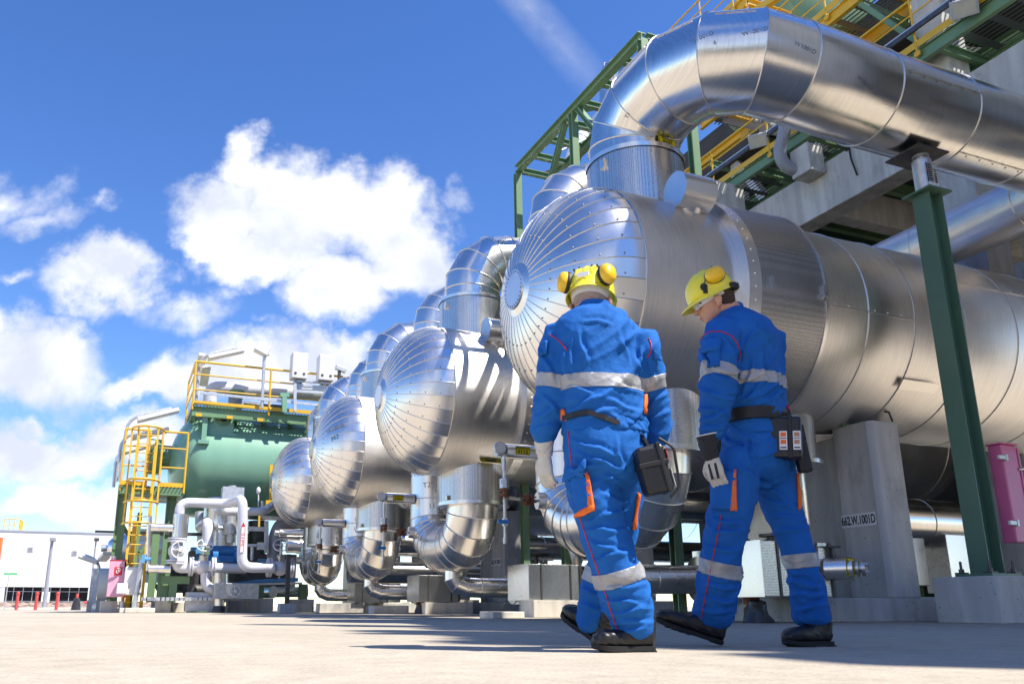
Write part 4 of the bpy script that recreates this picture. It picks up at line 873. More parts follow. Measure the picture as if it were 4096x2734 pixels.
railing(r, [(xl, 31, zt+.05), (xl, 28.15, zt+.05), (xr, 28.15, zt+.05)], 1.5, 2.2, .04)
for x in (1105, 2320): 
    m = MB(); q = K(x, 780, 28.3); m.ibeam((q.x, 28.3, zt-.3), (q.x, 28.3, zt-1.15), .16, .16, .02); m.cbox((q.x, 28.3, zt-1.2), .36, .3, .12); m.build('platform_leg', 'tank_green', r, smooth=0)
for x in (1150, 1395):
    m = MB(); q = K(x, 850, 29.2); 
    for i in range(7): m.bead([V((q.x+.2*math.cos(t*PI/10), q.y+.2*math.sin(t*PI/10), zt-.35-.1*i)) for t in range(20)], .035, 6)
    m.build('coil_spring', 'green_dark', r)
for x in (1035, 1360, 1680):
    q = K(x, 790, 28.0); m = MB(); m.cbox((q.x, 28.08, zt-.32), .2, .1, .1); m.build('yellow_bracket', 'yellow', r, smooth=0)
m = MB(); m.beam((xl+.2, 27.95, zt+.42), (xr, 27.95, zt+.32), .05, .09); m.build('cable_tray', 'galv', r, smooth=0)
# pipe on the platform
simple_pipe('vent_line', bend([K(1145, 700, 29), K(1160, 520, 29), K(1829, 560, 29), K(2600, 620, 29)], .5, 5), .24, 'pipe_white', 'light grey pipe running along the top of the tank platform', False)
r = thing('top_valve', K(1400, 720, 29), 'green topped valve standing on the tank platform', 'valve'); q = K(1410, 740, 29)
m = MB(); m.cyl(q, q+V((0, 0, .45)), .25, n=20); m.build('valve_body', 'pipe_grey', r); m = MB(); m.cyl(q+V((0, 0, .45)), q+V((0, 0, .62)), .33, n=20); m.cyl(q+V((0, 0, .62)), q+V((0, 0, .74)), .2, n=20); m.build('bonnet', 'green', r)
m = MB(); m.cyl(q+V((.3, 0, .2)), q+V((1.3, 0, .15)), .1, n=12); m.cbox(q+V((1.5, 0, .12)), .5, .3, .25); m.build('actuator', 'dark_steel', r)
# lamp masts
def tube_lamp(p0, pts, l0, l1, lab, grp='fluorescent lamps on bent masts'):
    t = thing('mast_lamp', p0, lab, 'lamp', grp)
    m = MB(); m.pipe(bend([p0]+pts, .45, 4), .05, 8); m.build('mast', 'galv', t)
    m = MB(); m.beam(l0, l1, .26, .13); b = m.build('lamp_housing', 'white', t, smooth=0, bevel=.02)
    d = V((0, 0, -.085)); m = MB(); m.beam(V(l0)+d, V(l1)+d, .2, .04); m.build('diffuser', 'lamp_glass', b, smooth=0)
tube_lamp(K(205, 1500, 28), [K(290, 840, 28), K(750, 735, 28)], K(392, 858, 28), K(825, 752, 28), 'bent mast lamp, highest of the three left of the tank')
tube_lamp(K(175, 1500, 28.5), [K(225, 1030, 28.5), K(650, 935, 28.5)], K(325, 1045, 28.5), K(720, 955, 28.5), 'bent mast lamp, middle one of the three left of the tank')
tube_lamp(K(140, 1560, 29), [K(175, 1185, 29), K(560, 1080, 29)], K(255, 1190, 29), K(590, 1100, 29), 'bent mast lamp, lowest of the three left of the tank')
tube_lamp(K(1000, 700, 28.3), [K(1040, 190, 28.3), K(1435, 105, 28.3)], K(1130, 210, 28.3), K(1505, 130, 28.3), 'bent mast lamp above the upper platform corner', 'mast lamps on the tank platform')
for a, b, lb in (((1080, 175), (1015, 370), 'sloping tube lamp seen end on, upper one at the platform corner'), ((1112, 310), (1080, 495), 'sloping tube lamp, lower one at the platform corner')):
    t = thing('tube_lamp', K(*a, 28.6), lb, 'lamp'); m = MB(); m.beam(K(*a, 28.6), K(*b, 29.8), .3, .12); m.build('lamp_housing', 'lamp_glass', t, smooth=0, bevel=.02)
r = thing('floodlight_pole', K(1690, 730, 28), 'thin pole with a small floodlight on the tank platform', 'floodlight')
m = MB(); m.cyl(K(1692, 735, 28), K(1720, 130, 28), .055, n=10); m.build('pole', 'galv', r); m = MB(); m.cbox(K(1695, 125, 28), .5, .35, .35, Matrix.Rotation(.4, 3, 'Y')); m.cbox(K(1725, 155, 28), .3, .2, .2); m.build('lamp_head', 'white', r, smooth=0, bevel=.03)
# white cabinets over the platform
def P5(x, y, Y): return at((1080+x*.2871)/1.7437, (1350+y*.2871)/1.7437, Y=Y)
for x, y, lb in ((400, 410, 'white instrument cabinet on top of the platform frame, left one'), (768, 440, 'white instrument cabinet on top of the platform frame, right one')):
    q = P5(x, y, 28); r = thing('instrument_cabinet', q, lb, 'cabinet', 'white cabinets above the tank platform')
    m = MB(); m.cbox(q, .55, .5, .95); m.build('cabinet_body', 'white', r, smooth=0, bevel=.03); m = MB(); m.cyl(q+V((0, 0, -.48)), q+V((0, 0, -.85)), .06, n=10); m.cbox(q+V((0, 0, -.55)), .3, .3, .05); m.build('stand_pipe', 'galv', r)
    m = MB(); m.cyl(q+V((-.15, -.255, -.3)), q+V((-.15, -.26, -.3)), .05, n=10); m.cyl(q+V((.15, -.255, -.3)), q+V((.15, -.26, -.3)), .05, n=10); m.build('cable_glands', 'dark_steel', r)
r = thing('cable_rack', P5(600, 700, 28), 'galvanised cable rack under the two white cabinets', 'rack')
m = MB()
for y, h in ((600, .08), (660, .12), (700, .12), (745, .14)): m.beam(P5(350, y, 28), P5(830, y+35, 28), .12, h*.6)
m.beam(P5(348, 600, 27.9), P5(345, 1030, 27.9), .1, .1); m.beam(P5(835, 650, 27.9), P5(835, 800, 27.9), .1, .1); m.build('rack_frame', 'galv', r, smooth=0)
r = thing('camera_mast', P5(960, 620, 28), 'small dark camera on a mount right of the white cabinets', 'camera'); q = P5(960, 620, 28)
m = MB(); m.cyl(q, q+V((0, 0, .45)), .06, n=10); m.build('mount', 'dark_steel', r); m = MB(); m.cbox(q+V((.05, 0, .5)), .4, .2, .18, Matrix.Rotation(.3, 3, 'Y')); m.build('camera_body', 'galv', r, smooth=0, bevel=.02)
m = MB(); m.ibeam(P5(200, 1040, 27.9), P5(200, 830, 27.9), .16, .16, .02); m.beam(P5(140, 800, 27.9), P5(265, 800, 27.9), .15, .14); o = m.build('pipe_stand', 'tank_green', smooth=0); tag(o, 'short light green pipe stand on the platform edge', 'stand')
# ladder tower on the left
r = thing('ladder_tower', (.9, 27, 0), 'yellow caged ladder with railed landing on green columns, left of the tank', 'ladder tower')
pz = K(700, 1560, 27).z
m = MB(); m.box(-.15, 1.75, 27, 29.2, pz-.25, pz-.02); m.build('landing_frame', 'green', r, smooth=0)
m = MB(); m.add([(-.15, 26.9, pz), (1.75, 26.9, pz), (1.75, 29.2, pz), (-.15, 29.2, pz)], [(0, 1, 2, 3)]); m.build('grating', 'grating', r, smooth=0)
railing(r, [(-.1, 29.2, pz), (-.1, 27, pz), (.62, 27, pz)], 1.75, 1.1, .035); railing(r, [(1.0, 27, pz), (1.75, 27, pz)], 1.75, .75, .035)
for x0, x1, s0 in ((K(600, 1080, 26.8), L(485, 1415, 26.8), 0), (K(330, 1200, 26.8), K(300, 1540, 26.8), 1)):
    if s0 == 0: m = MB(); m.beam((x0.x-.02, 26.8, x0.z), (x0.x-.02, 26.8, 0), .1, .2); m.build('ladder_stringer', 'yellow', r, smooth=0); lx = x0.x
m = MB(); m.beam((lx-.55, 26.9, pz+1.7), (lx-.55, 26.9, 1.2), .07, .1); m.build('ladder_stringer', 'yellow', r, smooth=0)
m = MB()
for i in range(20): z = .3+.28*i; m.cyl((lx-.52, 26.85, z), (lx-.02, 26.85, z), .018, n=6)
m.build('rungs', 'yellow', r)
m = MB()
for z in (pz-1.2, pz-.55, pz+.1, pz+1.7):
    m.pipe([V((lx-.3+.48*math.cos(t), 26.8-.75*math.sin(t), z)) for t in [PI*i/10 for i in range(11)]], .035, 6)
for k in range(5): t = PI*(k+.5)/5; m.beam((lx-.3+.48*math.cos(t), 26.8-.75*math.sin(t), pz-1.2), (lx-.3+.48*math.cos(t), 26.8-.75*math.sin(t), pz+1.7), .05, .015)
m.build('safety_cage', 'yellow', r)
for x, y in ((.0, 27.6), (1.45, 27.6), (.0, 29.6)): m = MB(); m.ibeam((x, y, .35), (x, y, pz-.25), .3, .3, .03, (1, 0, 0)); m.build('column', 'green', r, smooth=0)
m = MB(); m.beam((.1, 27.7, 2.6), (1.4, 27.7, .5), .1, .1); m.beam((.1, 27.7, 1.2), (1.4, 27.7, 2.6), .1, .1); m.beam((.55, 27.5, 3.0), (.5, 27.5, .1), .14, .14); m.build('brace', 'green', r, smooth=0)
for x, y in ((.0, 27.6), (1.45, 27.6), (.55, 26.8)):
    m = MB(); m.box(x-.32, x+.32, y-.3, y+.3, 0, .34 if y > 27 else .14); m.build('footing', 'concrete_light', r, smooth=0, bevel=.02)
m = MB(); q = L(390, 560, 27.4); m.beam(q, (q.x, 27.4, .1), .14, .2); m.build('yellow_strut', 'yellow', r, smooth=0)
# hose cabinet with symbol
r = thing('hose_cabinet', L(210, 1120, 27.2), 'pink hose cabinet with red hose sign on the left green column', 'cabinet'); q = L(210, 1118, 27.0)
m = MB(); m.cbox(q, .48, .3, 1.05); m.build('body', 'pink_sunlit', r, smooth=0, bevel=.02)
m = MB(); m.cbox(q+V((0, 0, .535)), .5, .32, .02); m.build('lid', 'red', r, smooth=0)
m = MB(); m.cbox(q+V((.02, -.154, .22)), .22, .008, .24); sg = m.build('hose_sign', 'red', r, smooth=0)
m = MB(); s_ = q+V((.03, -.160, .23)); m.pipe([s_+V((a, 0, b)) for a, b in ((-.06, .06), (-.02, .08), (.03, .07), (.05, .02), (.02, -.02), (0, -.06))], .012, 6); m.pipe([s_+V((a, 0, b)) for a, b in ((-.06, .02), (-.06, -.05), (-.02, -.08), (.01, -.03), (-.01, .04))], .012, 6); m.build('hose_symbol', 'white', sg)
# assorted equipment, one thing each: (name, label, cat, material, shape)
def one(name, label, cat, m_, fn, smooth=35, bevel=0, group=None):
    m = MB(); fn(m); c = sum(m.v, V())/len(m.v); c.z = min(v.z for v in m.v); o = m.build(name, m_, base=c, smooth=smooth, bevel=bevel); return tag(o, label, cat, group)
PR = .145
simple_pipe('white_pipe', bend([L(815, 760, 26), L(815, 380, 26), L(1290, 395, 26), L(1425, 345, 24.8), L(1425, 640, 24.8), L(1415, 1010, 24.8), L(1730, 1010, 24.8)], .32, 6), PR, 'pipe_white', 'white pipe looping high and down again in front of the green tank', False)
simple_pipe('white_pipe', bend([L(1240, 450, 26.3), L(1262, 470, 26.3), L(1620, 470, 26.3), L(1760, 380, 27)], .2), .13, 'pipe_white', 'white pipe running right behind the tall loop', False)
simple_pipe('white_pipe', bend([L(1015, 470, 28.2), L(1010, 630, 28.2), L(1085, 560, 26), L(1090, 800, 26)], .3, 5), .16, 'pipe_white', 'short white swan neck pipe under the tank nozzle', False)
simple_pipe('white_pipe', bend([L(785, 900, 26), L(790, 1010, 26), L(965, 1010, 26)], .3, 5), .16, 'pipe_white', 'white elbow pipe below the left flanged valve', False)
simple_pipe('white_pipe', [L(1110, 1012, 26), L(1460, 1022, 26)], .15, 'pipe_white', 'straight white pipe right of the gate valve', False)
simple_pipe('white_pipe', bend([L(1065, 1060, 26), L(1070, 1190, 26), L(1160, 1235, 26)], .35, 5), .15, 'pipe_white', 'white elbow dropping below the gate valve', False)
simple_pipe('silver_pipe', [L(515, 1020, 26), L(600, 1020, 26), L(730, 1025, 26)], .12, 'alu', 'short silver pipe, lower left of the flanged valve')
simple_pipe('silver_pipe', [L(540, 620, 26), L(625, 625, 26), L(752, 630, 26)], .12, 'alu', 'short silver pipe, upper left at the sleeve')
simple_pipe('silver_pipe', [L(527, 515, 26.2), L(520, 800, 26.2), L(512, 1040, 26.2)], .07, 'alu_z', 'thin vertical silver pipe beside the yellow ladder')
one('pipe_sleeve', 'silver sleeve round the white pipe at the left of the loop', 'sleeve', 'alu_z', lambda m: m.lathe(L(815, 720, 26), (0, 0, 1), [(0, .15), (0, .225), (.68, .225), (.68, .15)], 32))
_q = L(1423, 740, 24.8-.16); _m = MB(); _m.cbox(_q, .11, .012, .72); _o = _m.build('flow_label', 'tag_white', base=_q, smooth=0); tag(_o, 'white and red flow label on the tall white pipe loop', 'label')
_m = MB(); _m.add([_q+V((-.06, -.008, .37)), _q+V((.06, -.008, .37)), _q+V((0, -.008, .5))], [(0, 1, 2)]); _m.box(_q.x-.055, _q.x-.045, _q.y-.009, _q.y-.007, _q.z-.36, _q.z+.36); _m.box(_q.x+.045, _q.x+.055, _q.y-.009, _q.y-.007, _q.z-.36, _q.z+.36); _m.build('arrow', 'red', _o, smooth=0)
text_mesh('lettering', 'S1PS', .10, _q+V((0, -.009, 0)), (0, 0, -1), (1, 0, 0), 'red', _o, 2.0, bold=0)
def wheel(c, nrm, R_, t=.02):
    m = MB(); n = V(nrm).normalized(); a, b = MB.frame(n); c = V(c)
    m.bead([c+(a*math.cos(k*PI/16)+b*math.sin(k*PI/16))*R_ for k in range(32)], t, 6)
    for k in range(5): u_ = a*math.cos(k*2*PI/5)+b*math.sin(k*2*PI/5); m.cyl(c+u_*.03, c+u_*R_, t*.6, n=6)
    m.cyl(c-n*.03, c+n*.04, .05, n=10); return m
def gate_valve(q, wc, wn, lab, vert=False, s=1.0):
    t = thing('gate_valve', q, lab, 'valve', 'white valves with handwheels'); m = MB()
    ax = V((0, 0, 1)) if vert else V((1, 0, 0))
    m.cyl(q-ax*.32*s, q+ax*.32*s, .17*s, n=20); m.ball(q, .24*s, 16, 10)
    for sg in (-1, 1):
        m.cyl(q+ax*.26*s*sg, q+ax*.31*s*sg, .28*s, n=24); m.cyl(q+ax*.33*s*sg, q+ax*.38*s*sg, .28*s, n=24)
    m.build('valve_body', 'pipe_white', t)
    m = MB(); m.cyl(q, V(wc), .045*s, n=10); m.cyl(q+(V(wc)-q)*.3, q+(V(wc)-q)*.55, .12*s, n=14); m.build('stem', 'steel', t)
    wheel(wc, wn, .235*s).build('handwheel', 'white', t)
q = L(785, 850, 26); gate_valve(q, L(820, 838, 25.2), (.1, -1, .05), 'white flanged valve with round handwheel facing the yard', True)
q = L(1035, 1000, 26); gate_valve(q, L(1058, 795, 25.8), (0, -.75, .65), 'white gate valve with tilted handwheel, centre of the left pipework')
q = L(1785, 1010, 25); gate_valve(q, L(1800, 790, 24.8), (-.2, -.8, .6), 'white gate valve left of the smallest U bend')
one('blue_actuator', 'blue horizontal cylinder actuator in front of the green tank', 'actuator', 'blue_paint', lambda m: (m.cyl(L(1105, 850, 27), L(1375, 850, 27), .17, n=28), m.cbox(L(1240, 925, 27), .95, .3, .2), m.cyl(L(1130, 900, 27), L(1180, 900, 27), .3, n=24), m.cyl(L(1330, 900, 27), L(1370, 900, 27), .3, n=24)))
one('blue_actuator', 'small light blue actuator behind the centre handwheel', 'actuator', 'blue_light', lambda m: (m.cbox(L(985, 850, 27.2), .4, .3, .22), m.cyl(L(975, 880, 27.2), L(1010, 920, 27.2), .12, n=12)), bevel=.02)
one('blue_box', 'small blue box below the right gate valve', 'box', 'blue_light', lambda m: m.cbox(L(1640, 945, 27), .42, .3, .12), bevel=.02, smooth=0)
one('silver_vessel', 'tall silver cylinder standing behind the white loop', 'vessel', 'alu_z', lambda m: (m.lathe(L(1195, 830, 27.5), (0, 0, 1), [(0, .0), (0, .55), (1.55, .55), (1.6, .5)], 40), m.cyl(L(1195, 1350, 27.5), L(1195, 1010, 27.5), .3, n=20)))
one('valve_column', 'silver flanged valve column with grey box on top, under the tank', 'valve', 'galv', lambda m: (m.cyl(L(1310, 770, 26.8), L(1310, 500, 26.8), .13, n=20), m.cyl(L(1305, 690, 26.8), L(1305, 580, 26.8), .2, n=20), m.cbox(L(1325, 310, 26.8), .66, .5, .45), m.cyl(L(1325, 265, 26.8), L(1325, 222, 26.8), .13, n=16), m.cyl(L(1190, 625, 26.8), L(1250, 625, 26.8), .05, n=8), m.bead([L(1185, 625, 26.8)+V((0, .1*math.cos(t*PI/8), .1*math.sin(t*PI/8))) for t in range(16)], .02)))
one('antenna_lamp', 'small white beacon on a thin stand by the right platform', 'beacon', 'white', lambda m: (m.ball(L(1577, 268, 26.5), .1, 12, 8, (.7, .7, 1.2)), m.cyl(L(1577, 290, 26.5), L(1577, 420, 26.5), .02, n=6)))
one('pipe_box', 'small silver box at the end of a thin pipe, right of the loop', 'box', 'galv', lambda m: (m.cbox(L(1603, 803, 26.5), .22, .2, .22), m.cyl(L(1460, 797, 26.5), L(1575, 797, 26.5), .05, n=10), m.cyl(L(1515, 810, 26.5), L(1512, 940, 26.5), .05, n=10)))
one('valve_housing', 'silver box with small handwheel low in front of the blue actuator', 'box', 'steel', lambda m: (m.cbox(L(1357, 1238, 25.6), 1.28, .5, .45), m.cyl(L(1170, 1180, 25.6), L(1170, 1080, 25.6), .08, n=12)), smooth=0, bevel=.01)
o = wheel(L(1352, 1238, 25.2), (0, -1, 0), .15, .018).build('small_handwheel', 'white', base=L(1352, 1238, 25.2)); tag(o, 'small white handwheel on the low silver box', 'handwheel')
one('support_pedestal', 'silver pedestal with black base under the low silver box', 'pedestal', 'alu_z', lambda m: (m.cyl(L(1200, 1410, 25.6), L(1200, 1060, 25.6), .15, n=24)))
one('wrapped_foot', 'black wrapped base under the silver pedestal', 'pipe foot', 'wrap', lambda m: m.cyl((L(1195, 1400, 25.6).x, 25.6, 0), (L(1195, 1400, 25.6).x, 25.6, .2), .2, .16, n=14))
one('silver_box', 'grey metal box lying low between cable trays', 'box', 'galv', lambda m: m.cbox(L(1030, 1340, 26.3), .95, .5, .55), smooth=0, bevel=.01)
one('white_box', 'white switch box beside the pink hose cabinet', 'box', 'white', lambda m: (m.cbox(L(368, 1140, 26.6), .5, .3, .8), m.cbox(L(262, 1212, 26.4), .3, .2, .3)), smooth=0, bevel=.02)
one('galvanised_pole', 'short galvanised pole with a light blue transmitter, by the ladder foot', 'pole', 'galv', lambda m: m.cyl((L(425, 900, 26.3).x, 26.3, .1), L(455, 930, 26.3), .07, n=12))
one('transmitter', 'light blue transmitter head on the galvanised pole', 'instrument', 'blue_light', lambda m: (m.cyl(L(455, 930, 26.2), L(535, 930, 26.2), .08, n=14), m.cbox(L(465, 925, 26.2), .1, .2, .25)))
one('ladder_footing', 'pale concrete block at the foot of the yellow ladder', 'footing', 'concrete_light', lambda m: m.cbox(V((L(430, 1450, 26).x, 26, .07)), .8, .6, .14), smooth=0, bevel=.02)
one('orange_pipe', 'short orange bent pipe end near the ground', 'pipe', 'orange_pipe', lambda m: m.pipe(bend([L(318, 1262, 27), L(270, 1285, 27), L(268, 1335, 27)], .15), .05, 12))
one('grey_post', 'grey standpipe under the orange pipe end', 'pipe', 'galv', lambda m: m.cyl((L(268, 1335, 27).x, 27, 0), L(268, 1335, 27), .07, n=12))
one('cable_tray', 'long perforated cable tray low across the left pipework', 'cable tray', 'galv', lambda m: [m.cbox(L(475+i*45, 1312+(i % 2)*1, 25.9)+V((.0, 0, 0)), .155, .1, .10) for i in range(24)], smooth=0)
one('cable_tray', 'dark upright cable tray between the left valves', 'cable tray', 'dark_steel', lambda m: m.beam(L(935, 850, 26.6), L(925, 1300, 26.6), .22, .08), smooth=0)
one('cable_tray', 'dark horizontal cable tray behind the ladder and sleeve', 'cable tray', 'dark_steel', lambda m: (m.beam(L(0, 660, 28), L(470, 675, 28), .12, .06), m.beam(L(420, 680, 27.6), L(1030, 690, 27.6), .12, .1)), smooth=0)
one('cable_tray', 'silver cable tray bundle with pale blue cables', 'cable tray', 'blue_light', lambda m: [m.pipe([L(1290, 1165+i*5, 26.6), L(1560, 1130+i*6, 26.6), L(1960, 1112+i*7, 26.6)], .018, 6) for i in range(5)])
one('cable_tray', 'perforated tray carrying the pale blue cables', 'cable tray', 'galv', lambda m: m.beam(L(1290, 1175, 26.7), L(1990, 1160, 26.7), .3, .06), smooth=0)
one('cable_bracket', 'galvanised bracket right of the white loop', 'bracket', 'galv', lambda m: (m.beam(L(1470, 635, 27), L(1640, 640, 27), .12, .14), m.beam(L(1655, 560, 26.8), L(1655, 870, 26.8), .12, .1), m.beam(L(1612, 370, 26.8), L(1612, 530, 26.8), .08, .05), m.beam(L(1612, 525, 26.8), L(1800, 540, 26.8), .12, .1)), smooth=0)
one('tray_post', 'dark perforated post on a small block, left of the smallest U bend', 'post', 'dark_steel', lambda m: m.beam((L(1850, 1400, 24).x, 24, .25), L(1868, 880, 24), .12, .1), smooth=0)
one('post_block', 'grey block under the dark perforated post', 'footing', 'concrete', lambda m: m.cbox(V((L(1848, 1440, 24).x, 24, .13)), .45, .4, .26), smooth=0, bevel=.01)
one('yellow_strut', 'narrow yellow post with platform behind the farthest vessel head', 'post', 'yellow', lambda m: (m.beam(L(1700, 20, 28), L(1700, 400, 28), .12, .12), m.cbox(L(1715, 395, 28), .5, .3, .2), m.beam(L(1585, 510, 28), L(1582, 620, 28), .06, .06)), smooth=0)
one('grey_riser', 'grey bent riser pipe with stripe shadows left of the smallest U bend', 'pipe', 'pipe_grey', lambda m: m.pipe(bend([L(1720, 1000, 27), L(1740, 700, 27), L(1800, 580, 27), L(1990, 570, 27)], .5, 5), .22, 24))
one('capped_cylinder', 'short silver capped cylinder on the smallest U bend, lower', 'pipe stub', 'alu', lambda m: (m.cyl(L(1850, 800, 24.4), L(1975, 805, 24.4), .2, n=28), m.cyl(L(1960, 800, 24.4), L(1985, 805, 24.4), .225, n=28)))
one('capped_cylinder', 'long thin silver cylinder on the smallest U bend, upper', 'pipe stub', 'alu', lambda m: (m.cyl(L(1780, 675, 24.4), L(2000, 680, 24.4), .115, n=24), m.cyl(L(1735, 672, 24.4), L(1775, 674, 24.4), .08, n=10)))
def gpost(x, y0, y1, Y, lab, w=.2):
    a = L(x, y0, Y); b = L(x, y1, Y); one('green_support', lab, 'support', 'green', lambda m: (m.ibeam((a.x, Y, a.z), (a.x, Y, max(b.z, .3)), w, w, .02)), smooth=0, group='green steel supports in the left pipework')
gpost(665, 1050, 1310, 26.8, 'wide light green post below the left valve', .3); gpost(755, 1160, 1430, 26.4, 'green T shaped stand in front of the light green post', .22)
one('stand_head', 'green head plate of the T shaped stand', 'support', 'green', lambda m: m.cbox(L(775, 1130, 26.4), .8, .25, .22), smooth=0)
gpost(590, 690, 1400, 27.6, 'dark green column between ladder and sleeve', .22); gpost(700, 700, 1100, 27.8, 'dark green column behind the sleeve', .25); gpost(1590, 1170, 1330, 26.8, 'green post under the blue cable tray', .25); gpost(2010, 1170, 1330, 26.8, 'green post left of the farthest vessel box', .25)
for x, w, h, Y, lb in ((650, .45, .42, 26.8, 'pale footing under the wide light green post'), (1380, .7, .45, 27, 'brown shaded footing right of the black base'), (1580, .8, .42, 26.8, 'pale square footing under the blue cable tray'), (1990, .7, .4, 26.8, 'pale footing left of the farthest black foot'), (810, .4, .3, 27.5, 'small pale footing behind the T shaped stand'), (1270, .35, .2, 27.5, 'small low footing behind the black base')):
    one('concrete_footing', lb, 'footing', 'concrete_light', lambda m: m.cbox(V((L(x, 1400, Y).x, Y, h/2)), w, .5, h), smooth=0, bevel=.015, group='concrete footings of the left pipework')
one('low_silver_pipe', 'silver pipe lying low behind the green posts', 'pipe', 'alu_pipe', lambda m: (m.cyl(L(1530, 1245, 28), L(2050, 1245, 28), .17, n=20), m.cyl(L(1640, 1245, 28), L(1720, 1245, 27.7), .2, n=20)))
one('white_tank', 'small white tank left of the pink hose cabinet', 'tank', 'white', lambda m: (m.cyl(L(30, 1170, 29), L(140, 1170, 29), .5, n=30)))
one('silver_tank', 'silver dished tank end peeking out left of the green column', 'tank', 'alu', lambda m: (m.lathe(L(110, 820, 33), (1, 0, 0), [(0, .01), (.05, .25), (.25, .45), (.6, .55), (2, .55)], 24), m.cyl(L(60, 825, 33), L(115, 825, 33), .12, n=12)))
one('paper_notice', 'white notice sheet on the left green column', 'notice', 'tag_white', lambda m: m.cbox(L(172, 950, 27.2), .16, .01, .32), smooth=0)
# rear clutter: dark cladding and pipework behind the white pipes
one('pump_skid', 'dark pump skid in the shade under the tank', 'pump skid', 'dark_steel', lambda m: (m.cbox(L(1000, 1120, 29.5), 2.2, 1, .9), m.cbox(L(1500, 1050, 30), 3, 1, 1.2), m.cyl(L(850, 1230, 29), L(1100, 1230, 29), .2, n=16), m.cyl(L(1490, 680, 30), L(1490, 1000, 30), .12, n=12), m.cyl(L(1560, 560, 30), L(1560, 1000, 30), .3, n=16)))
one('shade_box', 'pale cladding box behind the left pipework', 'box', 'white', lambda m: (m.cbox(L(560, 900, 33), 1.5, 1, 1.9), m.cbox(L(400, 800, 34), 1.2, 1, 1.2)), smooth=0)
# lamp bracket left of the green column
def P4(x, y, Y): return at((x*.2551)/1.7437, (2080+y*.2551)/1.7437, Y=Y)
tube_lamp(V((P4(1460, 1370, 32).x, 32, 0)), [P4(1575, 640, 32), P4(1255, 515, 32)], P4(1530, 650, 32), P4(1230, 545, 32), 'low bent mast lamp in front of the white building')
one('tube_lamp', 'tube lamp seen end on beside the low mast lamp', 'lamp', 'lamp_glass', lambda m: m.beam(P4(1600, 620, 32), P4(1690, 520, 31), .3, .12), smooth=0)
one('bracket_pole', 'short grey pole with dark box, beside the low mast lamp', 'pole', 'galv', lambda m: (m.beam((P4(1470, 1380, 31).x, 31, 0), P4(1510, 840, 31), .12, .12), m.cbox(P4(1465, 1010, 31.2), .2, .2, 1.1)), smooth=0)

# ---------------------------------------------------------------- white building
YB = 62.0
r = thing('white_building', (-8, YB, 0), 'long white flat roofed hall with dark glazed strip, far left', 'building')
m = MB(); m.box(-24, .25, YB, YB+20, 1.55, 5.0); m.build('wall', 'white_clad', r, smooth=0)
m = MB(); m.box(-24, .27, YB-.03, YB+20, 1.42, 1.72); m.build('fascia', 'white_clad', r, smooth=0)
m = MB(); m.box(-24.1, .3, YB-.06, YB+20, 5.0, 5.08); m.build('roof_edge', 'galv', r, smooth=0)
for x0, x1 in ((-24, -17.2), (-16.6, -10.6), (-10.3, -6.75), (-6.6, -4.35), (-3.85, -1.55)):
    m = MB(); m.box(x0, x1, YB+.35, YB+.5, .2, 1.42); w = m.build('glazing', 'glass_dark', r, smooth=0); m = MB()
    n = int((x1-x0)/.52)
    for i in range(n+1): x = x0+(x1-x0)*i/n; m.box(x-.02, x+.02, YB+.29, YB+.349, .2, 1.42)
    m.box(x0, x1, YB+.28, YB+.348, 1.12, 1.15); m.box(x0, x1, YB+.28, YB+.348, .5, .53); m.build('mullions', 'galv', w, smooth=0)
for x in (-17, -10.45, -6.67, -4.1, -1.4): m = MB(); m.box(x-.14, x+.14, YB-.01, YB+.4, 0, 1.42); m.build('pier', 'white', r, smooth=0)
for p in ((480, 448), (1172, 505)):
    q = P4(*p, YB-.03); m = MB(); m.cbox(q, .34, .04, .3); v_ = m.build('vent_grille', 'white', r, smooth=0); m = MB()
    for i in range(6): m.cbox(q+V((0, -.03, -.1+.04*i)), .26, .03, .018)
    m.build('louvres', 'galv', v_, smooth=0)
m = MB(); m.box(-11, .2, YB+6, YB+7, 5.0, 5.1); m.build('roof_ridge', 'white', r, smooth=0)
t = thing('roof_railing', P4(170, 160, YB+1), 'pale yellow railing on the roof corner of the white building', 'railing')
a = P4(50, 160, YB+1); b = P4(295, 160, YB+1); railing(t, [(a.x, YB+1, 5.08), (b.x, YB+1, 5.08), (b.x, YB+3, 5.08)], .8, .35, .03, (.5,), toe=False)
# lamp post
r = thing('street_lamp', (P4(700, 1380, 50).x, 50, 0), 'grey lamp post with boxy head in front of the white building', 'street lamp')
x = P4(700, 1270, 50).x; q = P4(795, 300, 50)
m = MB(); m.cyl((x, 50, 0), (x, 50, q.z-.05), .11, .08, n=12); m.build('post', 'pipe_grey', r); m = MB(); m.cbox((x+.03, 49.95, q.z), .3, .55, .18); m.build('lamp_head', 'pipe_grey', r, smooth=0, bevel=.02)
r = thing('street_lamp', (P4(1395, 1270, 56).x, 56, 0), 'thinner lamp post with dark head near the end of the white building', 'street lamp')
x = P4(1400, 1270, 56).x; q = P4(1487, 300, 56)
m = MB(); m.cyl((x, 56, 0), (x, 56, q.z-.05), .05, n=10); m.build('post', 'pipe_grey', r); m = MB(); m.cbox((x+.03, 56, q.z), .28, .4, .18); m.build('lamp_head', 'dark_steel', r, smooth=0)
r = thing('sign_post', (P4(80, 1380, 48).x, 48, 0), 'thin post with small green street sign at the far left', 'sign')
x = P4(85, 1270, 48).x; q = P4(165, 838, 48)
m = MB(); m.cyl((x, 48, 0), (x, 48, q.z+.05), .025, n=8); m.build('post', 'galv', r); m = MB(); m.cbox((q.x, 48, q.z), .62, .02, .11); m.build('sign_plate', 'tag_green', r, smooth=0)
